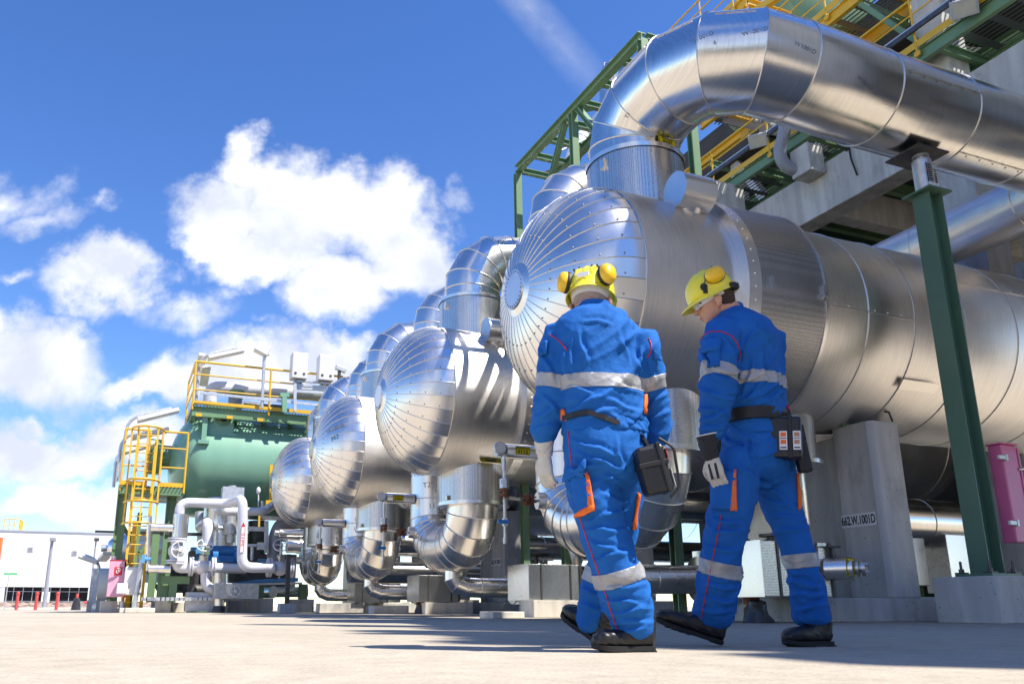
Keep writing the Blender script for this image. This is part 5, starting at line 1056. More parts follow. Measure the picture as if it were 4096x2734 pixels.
for px, lb in ((255, 'leftmost red bollard at the kerb'), (557, 'red bollard second from the left'), (882, 'red bollard third from the left, right of the lamp post')):
    x = P4(px, 1370, 47.5).x; r = thing('red_bollard', (x, 47.5, 0), lb, 'bollard', 'red bollards along the kerb')
    m = MB(); m.cyl((x, 47.5, 0), (x, 47.5, .78), .075, n=14); m.build('post', 'hydrant', r); m = MB(); m.cyl((x, 47.5, .78), (x, 47.5, .84), .1, n=14); m.ball((x, 47.5, .85), .07, 10, 6); m.build('cap', 'hydrant', r)
x = P4(1190, 1370, 47.5).x; r = thing('covered_hydrant', (x, 47.5, 0), 'red topped hydrant wrapped in a black cover, right of the bollards', 'hydrant')
m = MB(); m.lathe((x, 47.5, 0), (0, 0, 1), [(0, .24), (.3, .2), (.6, .12), (.62, .01)], 12); m.build('black_cover', 'wrap', r); m = MB(); m.cyl((x, 47.5, .6), (x, 47.5, .82), .07, n=12); m.cyl((x+.35, 47.5, .38), (x+.75, 47.5, .38), .06, n=10); m.build('hydrant_top', 'hydrant', r)
one('low_wall', 'long low concrete kerb block left of the green column', 'kerb', 'concrete_light', lambda m: m.box(P4(1350, 1400, 33).x, P4(1640, 1400, 33).x, 33, 33.6, 0, .4), smooth=0, bevel=.02)
one('orange_gate', 'orange and red vertical structure at the extreme left edge', 'gate', 'orange_pipe', lambda m: m.box(P4(-60, 500, 58).x, P4(8, 500, 58).x, 58, 58.5, 1.8, 4.3), smooth=0)
# ---------------------------------------------------------------- people
from mathutils.bvhtree import BVHTree
mat('cloth', (.013, .122, .43), .8, 0, var=.10, vs=9, bump=.0012, bs=260, spec=.2, bump2=(.006, 22))
mat('reflective', (.36, .365, .375), .42, .2, var=.1, vs=14, bump2=(.004, 30))
mat('orange_cloth', (.85, .16, .015), .7, 0, var=.06, vs=12)
mat('red_trim', (.5, .015, .04), .6, 0)
mat('helmet_yellow', (.84, .74, .04), .3, 0, var=.03, vs=4, coat=.25, rvar=.05)
mat('muff_yellow', (.85, .52, .008), .33, 0, var=.03, coat=.25)
mat('strap_white', (.7, .7, .7), .5, 0, var=.04)
mat('skin', (.56, .30, .21), .55, 0, var=.08, vs=25, spec=.35)
mat('hair', (.05, .03, .018), .8, 0, var=.4, vs=120, bump=.002, bs=220)
mat('grey_hair', (.36, .27, .22), .8, 0, var=.25, vs=150, bump=.001, bs=220)
mat('glove_pale', (.58, .55, .49), .75, 0, var=.12, vs=22, bump=.002, bs=90)
mat('glove_black', (.018, .018, .022), .7, 0, var=.2, vs=30)
mat('shoe_black', (.012, .012, .013), .42, 0, var=.3, vs=20, bump=.0015, bs=60)
mat('sole_black', (.014, .014, .014), .8, 0, var=.2)
mat('case_black', (.013, .014, .016), .38, 0, var=.2, vs=9)
mat('lens', (.5, .55, .55), .1, 0, spec=.8)
mat('lips', (.5, .17, .14), .5)
def creases(name, sc=5.0, dist=.032):
    nt = M[name].node_tree; b = [n for n in nt.nodes if n.type == 'BSDF_PRINCIPLED'][0]
    tc = nd(nt, 'ShaderNodeTexCoord'); w = nd(nt, 'ShaderNodeTexNoise'); w.inputs['Scale'].default_value = 3; nt.links.new(tc.outputs['Object'], w.inputs[0])
    ad = nd(nt, 'ShaderNodeMix', data_type='RGBA'); ad.inputs[0].default_value = .18; nt.links.new(tc.outputs['Object'], ad.inputs[6]); nt.links.new(w.outputs['Color'], ad.inputs[7])
    mp = nd(nt, 'ShaderNodeMapping'); mp.inputs['Scale'].default_value = (1, 1, 1.7); mp.inputs['Rotation'].default_value = (.5, .6, 0); nt.links.new(ad.outputs[2], mp.inputs[0])
    n = nd(nt, 'ShaderNodeTexNoise'); n.noise_type = 'RIDGED_MULTIFRACTAL'; n.inputs['Scale'].default_value = sc; n.inputs['Detail'].default_value = 1.5; nt.links.new(mp.outputs[0], n.inputs[0])
    pw = nd(nt, 'ShaderNodeMath', operation='POWER'); nt.links.new(n.outputs[0], pw.inputs[0]); pw.inputs[1].default_value = 2.0
    bp = nd(nt, 'ShaderNodeBump'); bp.inputs['Distance'].default_value = dist; bp.inputs['Strength'].default_value = .8; nt.links.new(pw.outputs[0], bp.inputs['Height'])
    nt.links.new(b.inputs['Normal'].links[0].from_socket, bp.inputs['Normal']); nt.links.new(bp.outputs[0], b.inputs['Normal'])
creases('cloth')
Rv = V((math.cos(AZ), -math.sin(AZ), 0)); Fv = V((math.sin(AZ), math.cos(AZ), 0)); UZ = V((0, 0, 1))
def mpp(p):
    q = p-V((0, 0, CH)); return (q.dot(Fv)*math.cos(TH)+q.z*math.sin(TH))/CF
def loft(m, rings, n=28, p=2.3):
    """rings: (centre, half axis a, half axis b)"""
    vs = []
    for c, a, b in rings:
        for i in range(n):
            t = 2*PI*i/n; ct, st = math.cos(t), math.sin(t)
            vs.append(V(c)+V(a)*math.copysign(abs(ct)**(2/p), ct)+V(b)*math.copysign(abs(st)**(2/p), st))
    L_ = len(rings)
    fs = [(j*n+i, j*n+(i+1) % n, (j+1)*n+(i+1) % n, (j+1)*n+i) for j in range(L_-1) for i in range(n)]+[tuple(range(n-1, -1, -1)), tuple(range((L_-1)*n, L_*n))]
    m.add(vs, fs)
def limb(m, pts, n=20, sub=3):
    """pts: (point, radius); smooth tapering tube with round ends"""
    P = [V(p) for p, r in pts]; Rr = [r for p, r in pts]; out = []
    for i in range(len(P)-1):
        p0 = P[max(i-1, 0)]; p1 = P[i]; p2 = P[i+1]; p3 = P[min(i+2, len(P)-1)]
        for k in range(sub):
            t = k/sub; q = .5*((2*p1)+(p2-p0)*t+(2*p0-5*p1+4*p2-p3)*t*t+(3*p1-p0-3*p2+p3)*t**3); out.append((q, Rr[i]*(1-t)+Rr[i+1]*t))
    out.append((P[-1], Rr[-1]))
    d = (out[1][0]-out[0][0]).normalized(); a, b = MB.frame(d); rings = []
    for i, (q, r) in enumerate(out):
        d2 = (out[min(i+1, len(out)-1)][0]-out[max(i-1, 0)][0]).normalized(); rot = d.rotation_difference(d2); a = rot@a; b = rot@b; d = d2; rings.append((q, a*r, b*r))
    q, r = out[0]; dd = (out[1][0]-q).normalized(); rings = [(q-dd*r*.35, rings[0][1]*.5, rings[0][2]*.5)]+rings
    q, r = out[-1]; dd = (q-out[-2][0]).normalized(); rings = rings+[(q+dd*r*.25, rings[-1][1]*.6, rings[-1][2]*.6)]
    loft(m, rings, n, 2)
def remesh(m, voxel, smooth_it=4, f=.5):
    me = D.meshes.new('tmp'); me.from_pydata(m.v, [], m.f); me.update()
    bm = bmesh.new(); bm.from_mesh(me); bmesh.ops.recalc_face_normals(bm, faces=bm.faces); bm.to_mesh(me); bm.free()
    o = D.objects.new('tmp', me); C.objects.link(o)
    md = o.modifiers.new('r', 'REMESH'); md.mode = 'VOXEL'; md.voxel_size = voxel
    ms = o.modifiers.new('s', 'SMOOTH'); ms.iterations = smooth_it; ms.factor = f
    dg = bpy.context.evaluated_depsgraph_get(); out = D.meshes.new_from_object(o.evaluated_get(dg)); D.objects.remove(o); return out
def mesh_obj(name, me, m_, parent, smooth=True):
    off = wloc(parent)
    me.transform(Matrix.Translation(-off)); me.materials.clear(); me.materials.append(M[m_]); me.name = name
    me.polygons.foreach_set('use_smooth', [smooth]*len(me.polygons))
    o = D.objects.new(name, me); C.objects.link(o); o.parent = parent; return o
def topx(p):
    q = p-V((0, 0, CH)); dd = q.dot(Fv); sd = q.dot(Rv); zf = dd*math.cos(TH)+q.z*math.sin(TH); return CX+CF*sd/zf, CY-CF*(-dd*math.sin(TH)+q.z*math.cos(TH))/zf
def folds(me, segs, A_=.011, w=5.0):
    """cloth folds: a raised crest with a valley beside it along each line"""
    me.update(); vn = [v.normal.copy() for v in me.vertices]
    for v, nn in zip(me.vertices, vn):
        if nn.dot(v.co-V((0, 0, CH))) > 0: continue
        x, y = topx(v.co); h = 0
        for (x0, y0, x1, y1) in segs:
            dx, dy = x1-x0, y1-y0; L_ = math.hypot(dx, dy); t = ((x-x0)*dx+(y-y0)*dy)/L_; 
            if t < -8 or t > L_+8: continue
            s_ = ((x-x0)*dy-(y-y0)*dx)/L_+2.5*math.sin(t*.09+x0)
            if abs(s_) > 26: continue
            e = max(0, math.sin(PI*min(1, max(0, (t+8)/(L_+16)))))**.7
            h += e*(math.exp(-(s_/w)**2)-.75*math.exp(-((s_-w*1.7)/w)**2))
        v.co += nn*A_*h
    me.update()
def segdist(p, a, b):
    ab = b-a; t = max(0, min(1, (p-a).dot(ab)/ab.length_squared)); return (p-(a+ab*t)).length, t
def wrinkle(me, bones, seed=0, amp=1.0):
    """bones: (a, b, radius, axis frequency, amplitude): folds run across each limb; returns nearest bone per vertex"""
    me.update(); vn = [v.normal.copy() for v in me.vertices]; own = []
    for v, nn in zip(me.vertices, vn):
        p = v.co; best = None
        for i, (a, b, r, fr, am) in enumerate(bones):
            d, t = segdist(p, a, b); d = d/r
            if best is None or d < best[0]: best = (d, i, t)
        own.append(best[1]); a, b, r, fr, am = bones[best[1]]; ax = (b-a).normalized()
        s = (p-a).dot(ax); o = p-a-ax*s
        w = noise.noise_vector(p*3.1+V((seed, 0, 0)))*.10
        sw = V((o.y, o.z, o.x)).dot(V((1, -.6, 1)))*.9
        q = ax*((s+w.x+sw)*fr*.85)+(o+w*.5)*(fr*.22)+V((seed*7.3, best[1]*3.7, 0))
        n1 = noise.noise(q); n2 = noise.noise(q*2.1+V((9, 4, 2)))
        ridge = (1-min(1, abs(n1)*2.4))**2.2; ridge2 = (1-min(1, abs(n2)*2.4))**2.5
        mod = .35+.65*max(0, noise.noise(p*2.3+V((0, seed, 5)))+.5)
        v.co = p+nn*(am*amp*mod*(ridge*1.75+ridge2*.45-.4)+noise.noise(p*9+V((seed, 1, 1)))*.002)
    me.update(); return own
def band(name, src, own, ids, a, d, z0, z1, parent, m_='reflective', off=.0035, extra=None):
    """strip of the garment between two planes, on the faces of given bones"""
    bm = bmesh.new(); bm.from_mesh(src); bm.verts.ensure_lookup_table()
    kill = [f for f in bm.faces if not any(own[v.index] in ids for v in f.verts)]
    if extra: kill += [f for f in bm.faces if f not in kill and extra(f.calc_center_median())] if False else []
    bmesh.ops.delete(bm, geom=kill, context='FACES')
    d = V(d).normalized(); a = V(a)
    for s, pt, nn in ((0, a+d*z0, -d), (1, a+d*z1, d)):
        bmesh.ops.bisect_plane(bm, geom=bm.verts[:]+bm.edges[:]+bm.faces[:], plane_co=pt, plane_no=nn, clear_outer=True)
    if extra:
        bmesh.ops.delete(bm, geom=[f for f in bm.faces if extra(f.calc_center_median())], context='FACES')
    bm.normal_update()
    for v in bm.verts: v.co += v.normal*off
    r = bmesh.ops.solidify(bm, geom=bm.faces[:], thickness=.003)
    me = D.meshes.new(name); bm.to_mesh(me); bm.free(); return mesh_obj(name, me, m_, parent)
class Surf:
    def __init__(s, me): s.bvh = BVHTree.FromPolygons([v.co.copy() for v in me.vertices], [tuple(p.vertices) for p in me.polygons])
    def hit(s, x, y, off=.002):
        d = ray(x, y).normalized(); loc, n, i, dist = s.bvh.ray_cast(V((0, 0, CH)), d)
        if loc is None: return None
        if n.dot(d) > 0: n = -n
        return loc+n*off, n
    def near(s, p, off=.002):
        loc, n, i, dist = s.bvh.find_nearest(V(p)); 
        return loc+n*off, n
def trim(name, S, pts, r, m_, parent, sub=8):
    P = []
    for (x0, y0), (x1, y1) in zip(pts, pts[1:]):
        for k in range(sub):
            h = S.hit(x0+(x1-x0)*k/sub, y0+(y1-y0)*k/sub, .001)
            if h and (not P or (h[0]-P[-1]).length < .08): P.append(h[0])
    if len(P) > 3: m = MB(); m.pipe(P, r, 6); return m.build(name, m_, parent, smooth=60)
def patch(name, S, poly, m_, parent, off=.006, nu=8, nv=10, thick=.004):
    """cloth piece lying on the garment: poly = four picture corners (tl, tr, br, bl)"""
    (x0, y0), (x1, y1), (x2, y2), (x3, y3) = poly; vs = []; base = []
    for j in range(nv+1):
        for i in range(nu+1):
            s, t = i/nu, j/nv; x = (x0*(1-s)+x1*s)*(1-t)+(x3*(1-s)+x2*s)*t; y = (y0*(1-s)+y1*s)*(1-t)+(y3*(1-s)+y2*s)*t
            h = S.hit(x, y, off); vs.append(h[0] if h else (vs[-1] if vs else None)); base.append(h[1] if h else V((0, -1, 0)))
    if any(v is None for v in vs): return None
    dep = sorted(v.dot(Fv) for v in vs)[len(vs)//2]
    for i, v in enumerate(vs):
        if abs(v.dot(Fv)-dep) > .12: vs[i] = v+Fv*(dep-v.dot(Fv))
    m = MB(); W_ = nu+1; fs = [(j*W_+i, j*W_+i+1, (j+1)*W_+i+1, (j+1)*W_+i) for j in range(nv) for i in range(nu)]
    m.add(vs, fs); o = m.build(name, m_, parent, smooth=60)
    md = o.modifiers.new('thickness', 'SOLIDIFY'); md.thickness = thick+off; md.offset = 0; return o

def head(parent, c, fwd, up, hair, name_='person'):
    """face looks along fwd; c = base of skull"""
    f = V(fwd).normalized(); u = V(up); u = (u-f*u.dot(f)).normalized(); s = f.cross(u); return f, u, s, (lambda a, b, h: V(c)+f*a+s*b+u*h)
def head_mesh(m, T, f, s, u):
    rg = [(.0, .035, .085, .022), (.012, .018, .094, .04), (.03, -.02, .094, .052), (.05, -.05, .093, .06), (.075, -.075, .09, .067), (.1, -.092, .086, .073), (.112, -.096, .084, .075), (.135, -.1, .096, .077), (.17, -.1, .092, .076), (.2, -.085, .07, .066), (.222, -.05, .035, .045), (.232, -.02, .01, .02)]
    loft(m, [(T((a+b)/2, 0, h), f*(b-a)/2, s*w) for h, a, b, w in rg], 28, 2.2)
    # nose, brow, lips, chin
    loft(m, [(T(.088, 0, .132), f*.012, s*.009), (T(.098, 0, .11), f*.014, s*.011), (T(.108, 0, .088), f*.016, s*.015), (T(.104, 0, .078), f*.014, s*.017), (T(.09, 0, .074), f*.01, s*.012)], 12, 2)
    loft(m, [(T(.094, 0, .062), f*.006, s*.02), (T(.098, 0, .056), f*.008, s*.024), (T(.094, 0, .051), f*.006, s*.022), (T(.097, 0, .045), f*.008, s*.02), (T(.088, 0, .036), f*.01, s*.02)], 12, 2)
    for sg in (-1, 1):
        loft(m, [(T(.0, sg*.07, .048), f*.009, s*.010), (T(-.002, sg*.08, .056), f*.014, s*.010), (T(-.008, sg*.09, .075), f*.02, s*.008), (T(-.010, sg*.093, .094), f*.022, s*.008), (T(-.008, sg*.086, .108), f*.013, s*.008)], 12, 2)
def muff(parent, c, ax, up, s=1.0):
    ax = V(ax).normalized(); up = V(up); a = (up-ax*up.dot(ax)).normalized(); b = ax.cross(a); m = MB()
    rings = [(V(c)+ax*h, a*w*s, b*w*.82*s) for h, w in ((0, .050), (.012, .050), (.026, .046), (.036, .034), (.041, .015))]
    loft(m, rings, 24, 2.2); o = m.build('ear_muff', 'muff_yellow', parent, smooth=50)
    m = MB(); loft(m, [(V(c)+ax*h, a*w*s, b*w*.82*s) for h, w in ((-.016, .044), (-.014, .051), (-.002, .053), (.002, .05))], 24, 2.2); m.build('cushion', 'black', o, smooth=50)
    return o
def helmet(parent, T, f, s, u, peak=.065, pitch=0):
    # shell: rings from rim to crown, longer at the front for the peak
    m = MB(); rings = []
    for h, af, ab, w in ((.128, .112, .112, .088), (.14, .125, .13, .103), (.155, .122, .127, .104), (.185, .118, .122, .102), (.215, .106, .108, .094), (.242, .084, .086, .076), (.262, .052, .052, .049), (.27, .018, .018, .018)):
        rings.append((T((af-ab)/2, 0, h), f*(af+ab)/2, s*w))
    loft(m, rings, 40, 2.25)
    # peak and rear brim
    vs = []; n = 17
    for i in range(n):
        t = -PI*.42+PI*.84*i/(n-1); ct, st = math.cos(t), math.sin(t)
        for k, (ex, dz) in enumerate(((0, 0), (.5, -.008), (1, -.022))):
            for dz2 in (0, -.004): vs.append(T(-.005+(.125+peak*ex*max(0, ct))*ct, (.1+.012*ex)*st, .142+dz+dz2))
    fs = []
    for i in range(n-1):
        a = i*6; b = (i+1)*6
        fs += [(a, a+2, b+2, b), (a+2, a+4, b+4, b+2), (a+1, b+1, b+3, a+3), (a+3, b+3, b+5, a+5), (a+4, a+5, b+5, b+4)]
    m.add(vs, fs); vs = []
    for i in range(n):
        t = PI-PI*.62+PI*1.24*i/(n-1); ct, st = math.cos(t), math.sin(t)
        for h, e in ((.15, 0), (.118, .004), (.108, .012), (.112, .004)): vs.append(T(-.002+(.13+e)*ct, (.104+e)*st, h))
    m.add(vs, [(i*4+k, (i+1)*4+k, (i+1)*4+(k+1) % 4, i*4+(k+1) % 4) for i in range(n-1) for k in range(4)])
    o = m.build('helmet', 'helmet_yellow', parent, smooth=55)
    m = MB()
    for b in (-.035, 0, .035): loft(m, [(T(a, b, h-abs(b)*.12), s*.010, u*.006) for a, h in ((-.118, .19), (-.105, .222), (-.075, .25), (-.02, .27), (.04, .264), (.085, .235))], 10, 2)
    m.build('crown_ridge', 'helmet_yellow', o, smooth=50)
    m = MB()
    for b in (-.055, -.03, .03, .055):
        for a in (-.07, -.055, -.04): m.cbox(T(a-.02, b, .246+.1*(a+.055)-abs(b)*.18), .006, .006, .012)
    m.build('vent_slot', 'black', o, smooth=0)
    m = MB(); loft(m, [(T(-.004, 0, h), f*a, s*w) for h, a, w in ((.098, .104, .083), (.1, .108, .086), (.13, .11, .088), (.132, .1, .08))], 36, 2.2); m.build('headband', 'strap_white', o, smooth=50)
    return o
def glove(parent, W, D_, N, S, side, sc=1.0, curl=.6, cuff=.07, black=False):
    """W wrist, D_ direction of the fingers, N back of the hand, side: thumb side vector"""
    D_ = V(D_).normalized(); N = V(N); N = (N-D_*N.dot(D_)).normalized(); T_ = V(side); T_ = (T_-D_*T_.dot(D_)-N*T_.dot(N)).normalized()
    m = MB(); P = lambda a, b, c: W+(D_*a+T_*b+N*c)*sc
    loft(m, [(P(-.01, 0, 0), T_*.03*sc, N*.024*sc), (P(.02, 0, 0), T_*.036*sc, N*.02*sc), (P(.06, 0, 0), T_*.044*sc, N*.018*sc), (P(.09, 0, 0), T_*.043*sc, N*.016*sc), (P(.1, 0, 0), T_*.036*sc, N*.011*sc)], 16, 2.4)
    for b, ln, k in ((.032, .072, .9), (.011, .08, 1), (-.011, .074, 1.05), (-.032, .06, 1.15)):
        a = .092; c = 0.0; pts = [(P(a-.02, b*.95, 0), .0115*sc)]; ang = .12*k; pos = P(a, b, 0); segs = (.42, .33, .25)
        for sgm in segs:
            ang += curl*k*.72; dr = D_*math.cos(ang)-N*math.sin(ang); pos = pos+dr*ln*sgm*sc; pts.append((pos, (.0115-.0012*len(pts))*sc))
        limb(m, pts, 12, 2)
    b0 = P(.03, .03, -.004); t1 = P(.058, .06, -.018); t2 = P(.085, .066, -.034); t3 = P(.105, .06, -.044)
    limb(m, [(b0, .016*sc), (t1, .0135*sc), (t2, .0118*sc), (t3, .0098*sc)], 12, 2)
    me = remesh(m, .0042*sc, 2, .4); o = mesh_obj('glove', me, 'glove_pale', parent)
    m = MB(); loft(m, [(P(-cuff, 0, 0), T_*.048*sc, N*.04*sc), (P(-cuff*.5, 0, 0), T_*.043*sc, N*.035*sc), (P(0, 0, 0), T_*.036*sc, N*.028*sc), (P(.012, 0, 0), T_*.037*sc, N*.024*sc)], 24, 2.2)
    me = remesh(m, .005, 3); own = wrinkle(me, [(W-D_*cuff, W+D_*.02, .04, 34, .004)], 5); mesh_obj('glove_cuff', me, 'glove_black' if black else 'glove_pale', o)
    if black:
        m = MB(); m.bead([P(-cuff, .05*math.cos(t), .042*math.sin(t)) for t in [2*PI*i/24 for i in range(24)]], .0035); m.build('cuff_edge', 'strap_white', o)
        m = MB(); loft(m, [(P(.04, -.006, -.0165), T_*.03*sc, N*.006*sc), (P(.07, -.006, -.0165), T_*.034*sc, N*.007*sc), (P(.1, -.006, -.02), T_*.032*sc, N*.008*sc)], 16, 2.3); m.build('palm_patch', 'glove_black', o, smooth=60)
        for b in (.011, -.02): m = MB(); m.beam(P(.03, b, .017), P(.1, b, .017), .012*sc, .004); m.build('finger_stripe', 'glove_black', o, smooth=0)
    return o
def shoe(parent, heel, toe, up=(0, 0, 1), w=1.0, L_=.31):
    heel = V(heel); f = (V(toe)-heel).normalized(); u = V(up); u = (u-f*u.dot(f)).normalized(); s = f.cross(u); k = L_/.30
    P = lambda a, b, h: heel+f*a*k+s*b+u*h
    m = MB(); loft(m, [(P(-.004, 0, .055), s*.022*w, u*.035), (P(.01, 0, .06), s*.034*w, u*.045), (P(.05, 0, .068), s*.038*w, u*.058), (P(.09, 0, .066), s*.039*w, u*.054), (P(.13, 0, .056), s*.042*w, u*.042), (P(.17, 0, .05), s*.047*w, u*.034), (P(.215, 0, .05), s*.051*w, u*.035), (P(.255, 0, .048), s*.048*w, u*.032), (P(.285, 0, .044), s*.037*w, u*.024), (P(.3, 0, .04), s*.02*w, u*.014)], 24, 2.4)
    loft(m, [(P(.045, 0, .06), s*.035, f*.05), (P(.045, 0, .11), s*.042, f*.055), (P(.04, 0, .15), s*.044, f*.054), (P(.04, 0, .155), s*.036, f*.046)], 24, 2.2)
    me = remesh(m, .006, 5); wrinkle(me, [(P(.1, 0, .08), P(.2, 0, .06), .03, 60, .003)], 3, .8); o = mesh_obj('safety_shoe', me, 'shoe_black', parent)
    m = MB(); out = [(-.004, .02), (.004, .032), (.04, .037), (.1, .034), (.14, .038), (.19, .049), (.24, .05), (.28, .038), (.298, .018)]
    top = []; pts = [(a, b) for a, b in out]+[(a, -b) for a, b in reversed(out)]; n = len(pts); rk = lambda a: .012*max(0, (a-.22)/.08)**1.5
    vs = [P(a, b*w, .0+rk(a)) for a, b in pts]+[P(a, b*w*1.02, .019+rk(a)) for a, b in pts]
    m.add(vs, [tuple(range(n-1, -1, -1)), tuple(range(n, 2*n))]+[(i, (i+1) % n, n+(i+1) % n, n+i) for i in range(n)]); sl = m.build('sole', 'sole_black', o, smooth=40)
    m = MB()
    for a in (.012, .04, .15, .18, .21, .24): m.cbox(P(a, 0, -.001+rk(a)), .018, .08*w, .006, Matrix((f, s, u)).transposed())
    m.build('tread', 'sole_black', sl, smooth=0)
    m = MB()
    for i in range(5): a = .095+.02*i; m.cyl(P(a, -.022, .118-.012*i), P(a+.006, .022, .118-.012*i), .0035, n=6)
    m.build('laces', 'black', o); return o

def A(x, y, d): return at(x, y, d=d)
def R_(c, w, hd, side, fw):
    return (c, side*w, fw*hd)

def build_person(cfg):
    d = cfg['d']; bf = cfg['fwd']; bs = bf.cross(UZ).normalized()   # bs points to the person's right
    base = cfg['base']; 
    # continuous body under the clothes: head, neck, trunk, limbs
    f, u, s, T = head(None, cfg['skull'], cfg['face'], cfg['headup'], None)
    mb = MB(); head_mesh(mb, T, f, s, u)
    nb = cfg['neck']; limb(mb, [(T(-.03, 0, .06), .058), (T(-.04, 0, .03), .058), (nb, .066), (nb-UZ*.06, .09)], 20, 2)
    tr = cfg['torso']
    loft(mb, [(c, bs*w*.72, bf*h*.72) for c, w, h in tr], 24, 2.2); loft(mb, [(c, bs*w*.65, bf*h*.65) for c, w, h in cfg['pelvis'][:-1]], 24, 2.2)
    for L_ in cfg['arms']+cfg['legs']: limb(mb, [(p, r*.55) for p, r in L_], 16, 3)
    me = remesh(mb, .0062, 2, .4); me.transform(Matrix.Translation(-base)); me.materials.append(M['skin']); me.polygons.foreach_set('use_smooth', [True]*len(me.polygons))
    pe = D.objects.new('person', me); C.objects.link(pe); pe.location = base; tag(pe, cfg['label'], 'person')
    # jacket
    mj = MB(); loft(mj, [(c, bs*w, bf*h) for c, w, h in tr], 36, 2.35)
    loft(mj, [(nb+UZ*.0, bs*.078, bf*.074), (nb-UZ*.03, bs*.10, bf*.088), (nb-UZ*.07, bs*.14, bf*.1)], 24, 2.1)
    for L_ in cfg['arms']: limb(mj, L_, 24, 4)
    me = remesh(mj, .0085, 6, .5); bones = [(tr[1][0], tr[-1][0], .17, 10, .011)]
    for L_ in cfg['arms']:
        k = len(L_)//2; bones += [(L_[0][0], L_[k][0], .085, 9, .009), (L_[k][0], L_[-1][0], .078, 10, .009)]
    own = wrinkle(me, bones, cfg['seed']); folds(me, cfg['jf'], .011 if cfg['seed'] < 3 else .0145); jsrc = me.copy(); jk = mesh_obj('jacket', me, 'cloth', pe); SJ = Surf(jsrc)
    # stand up collar
    m = MB(); loft(m, [(nb-UZ*.02, bs*.084, bf*.08), (nb+UZ*.012, bs*.079, bf*.075), (nb+UZ*.032-bf*.005, bs*.072, bf*.068), (nb+UZ*.031-bf*.005, bs*.062, bf*.058)], 32, 2.1); m.build('collar', 'cloth', jk, smooth=60)
    # trousers
    mt = MB(); loft(mt, [(c, bs*w, bf*h) for c, w, h in cfg['pelvis']], 36, 2.3)
    for L_ in cfg['legs']: limb(mt, L_, 26, 4)
    me = remesh(mt, .0085, 5, .5); tb_ = [(cfg['pelvis'][0][0], cfg['pelvis'][-1][0], .17, 12, .009)]
    for L_ in cfg['legs']:
        k = len(L_)//2; tb_ += [(L_[0][0], L_[k][0], .1, 7, .009), (L_[k][0], L_[-1][0], .085, 9, .009)]
    ot = wrinkle(me, tb_, cfg['seed']+3); folds(me, cfg['tf'], .011 if cfg['seed'] < 3 else .0145); tsrc = me.copy(); tro = mesh_obj('trousers', me, 'cloth', pe); ST = Surf(tsrc)
    return pe, jk, tro, jsrc, own, tsrc, ot, SJ, ST, (f, u, s, T), bs, bones, tb_

def W2(x, y, d, hw): p = A(x, y, d); return p, hw*mpp(p)
# ---- left worker, seen from behind
d1 = 3.5; f1 = (Fv*.97-Rv*.24).normalized()
tr = [(A(1361, 712, d1), .10, .085), (A(1363, 728, d1), .15, .105), (A(1368, 752, d1), .20, .12), (A(1372, 790, d1), .212, .13), (A(1374, 850, d1), .202, .135), (A(1378, 900, d1), .192, .135), (A(1382, 945, d1), .19, .138), (A(1388, 968, d1), .188, .14), (A(1390, 985, d1), .165, .125)]
pel = [(A(1383, 950, d1), .155, .115), (A(1386, 975, d1), .178, .13), (A(1387, 1010, d1), .182, .14), (A(1388, 1050, d1), .180, .145), (A(1390, 1085, d1), .165, .135), (A(1392, 1105, d1), .12, .11), (A(1394, 1118, d1), .05, .08)]
dl = 3.5
legL = [(A(1347, 1050, dl), .098), (A(1352, 1090, dl), .108), (A(1363, 1135, dl-.01), .110), (A(1380, 1200, dl-.03), .099), (A(1397, 1262, dl-.04), .098), (A(1414, 1310, dl-.03), .098), (A(1430, 1355, dl-.01), .104), (A(1445, 1400, dl), .098), (A(1454, 1435, dl+.0), .083), (A(1459, 1458, dl), .066)]
legR = [(A(1430, 1050, dl+.1), .098), (A(1425, 1100, dl+.14), .105), (A(1420, 1160, dl+.18), .098), (A(1412, 1230, dl+.22), .09), (A(1400, 1290, dl+.27), .088), (A(1378, 1345, dl+.31), .088), (A(1366, 1390, dl+.33), .082), (A(1360, 1430, dl+.34), .07), (A(1359, 1446, dl+.34), .06)]
armL = [(A(1290, 762, d1), .08), (A(1278, 800, d1), .078), (A(1270, 840, d1-.0), .070), (A(1264, 890, d1), .069), (A(1259, 940, d1+.03), .068), (A(1252, 975, d1+.06), .070), (A(1249, 1000, d1+.08), .058), (A(1248, 1012, d1+.09), .046)]
armR = [(A(1462, 775, d1), .08), (A(1478, 815, d1), .076), (A(1490, 860, d1+.02), .066), (A(1500, 910, d1+.05), .062), (A(1507, 955, d1+.07), .062), (A(1508, 995, d1+.10), .058), (A(1505, 1018, d1+.12), .046)]
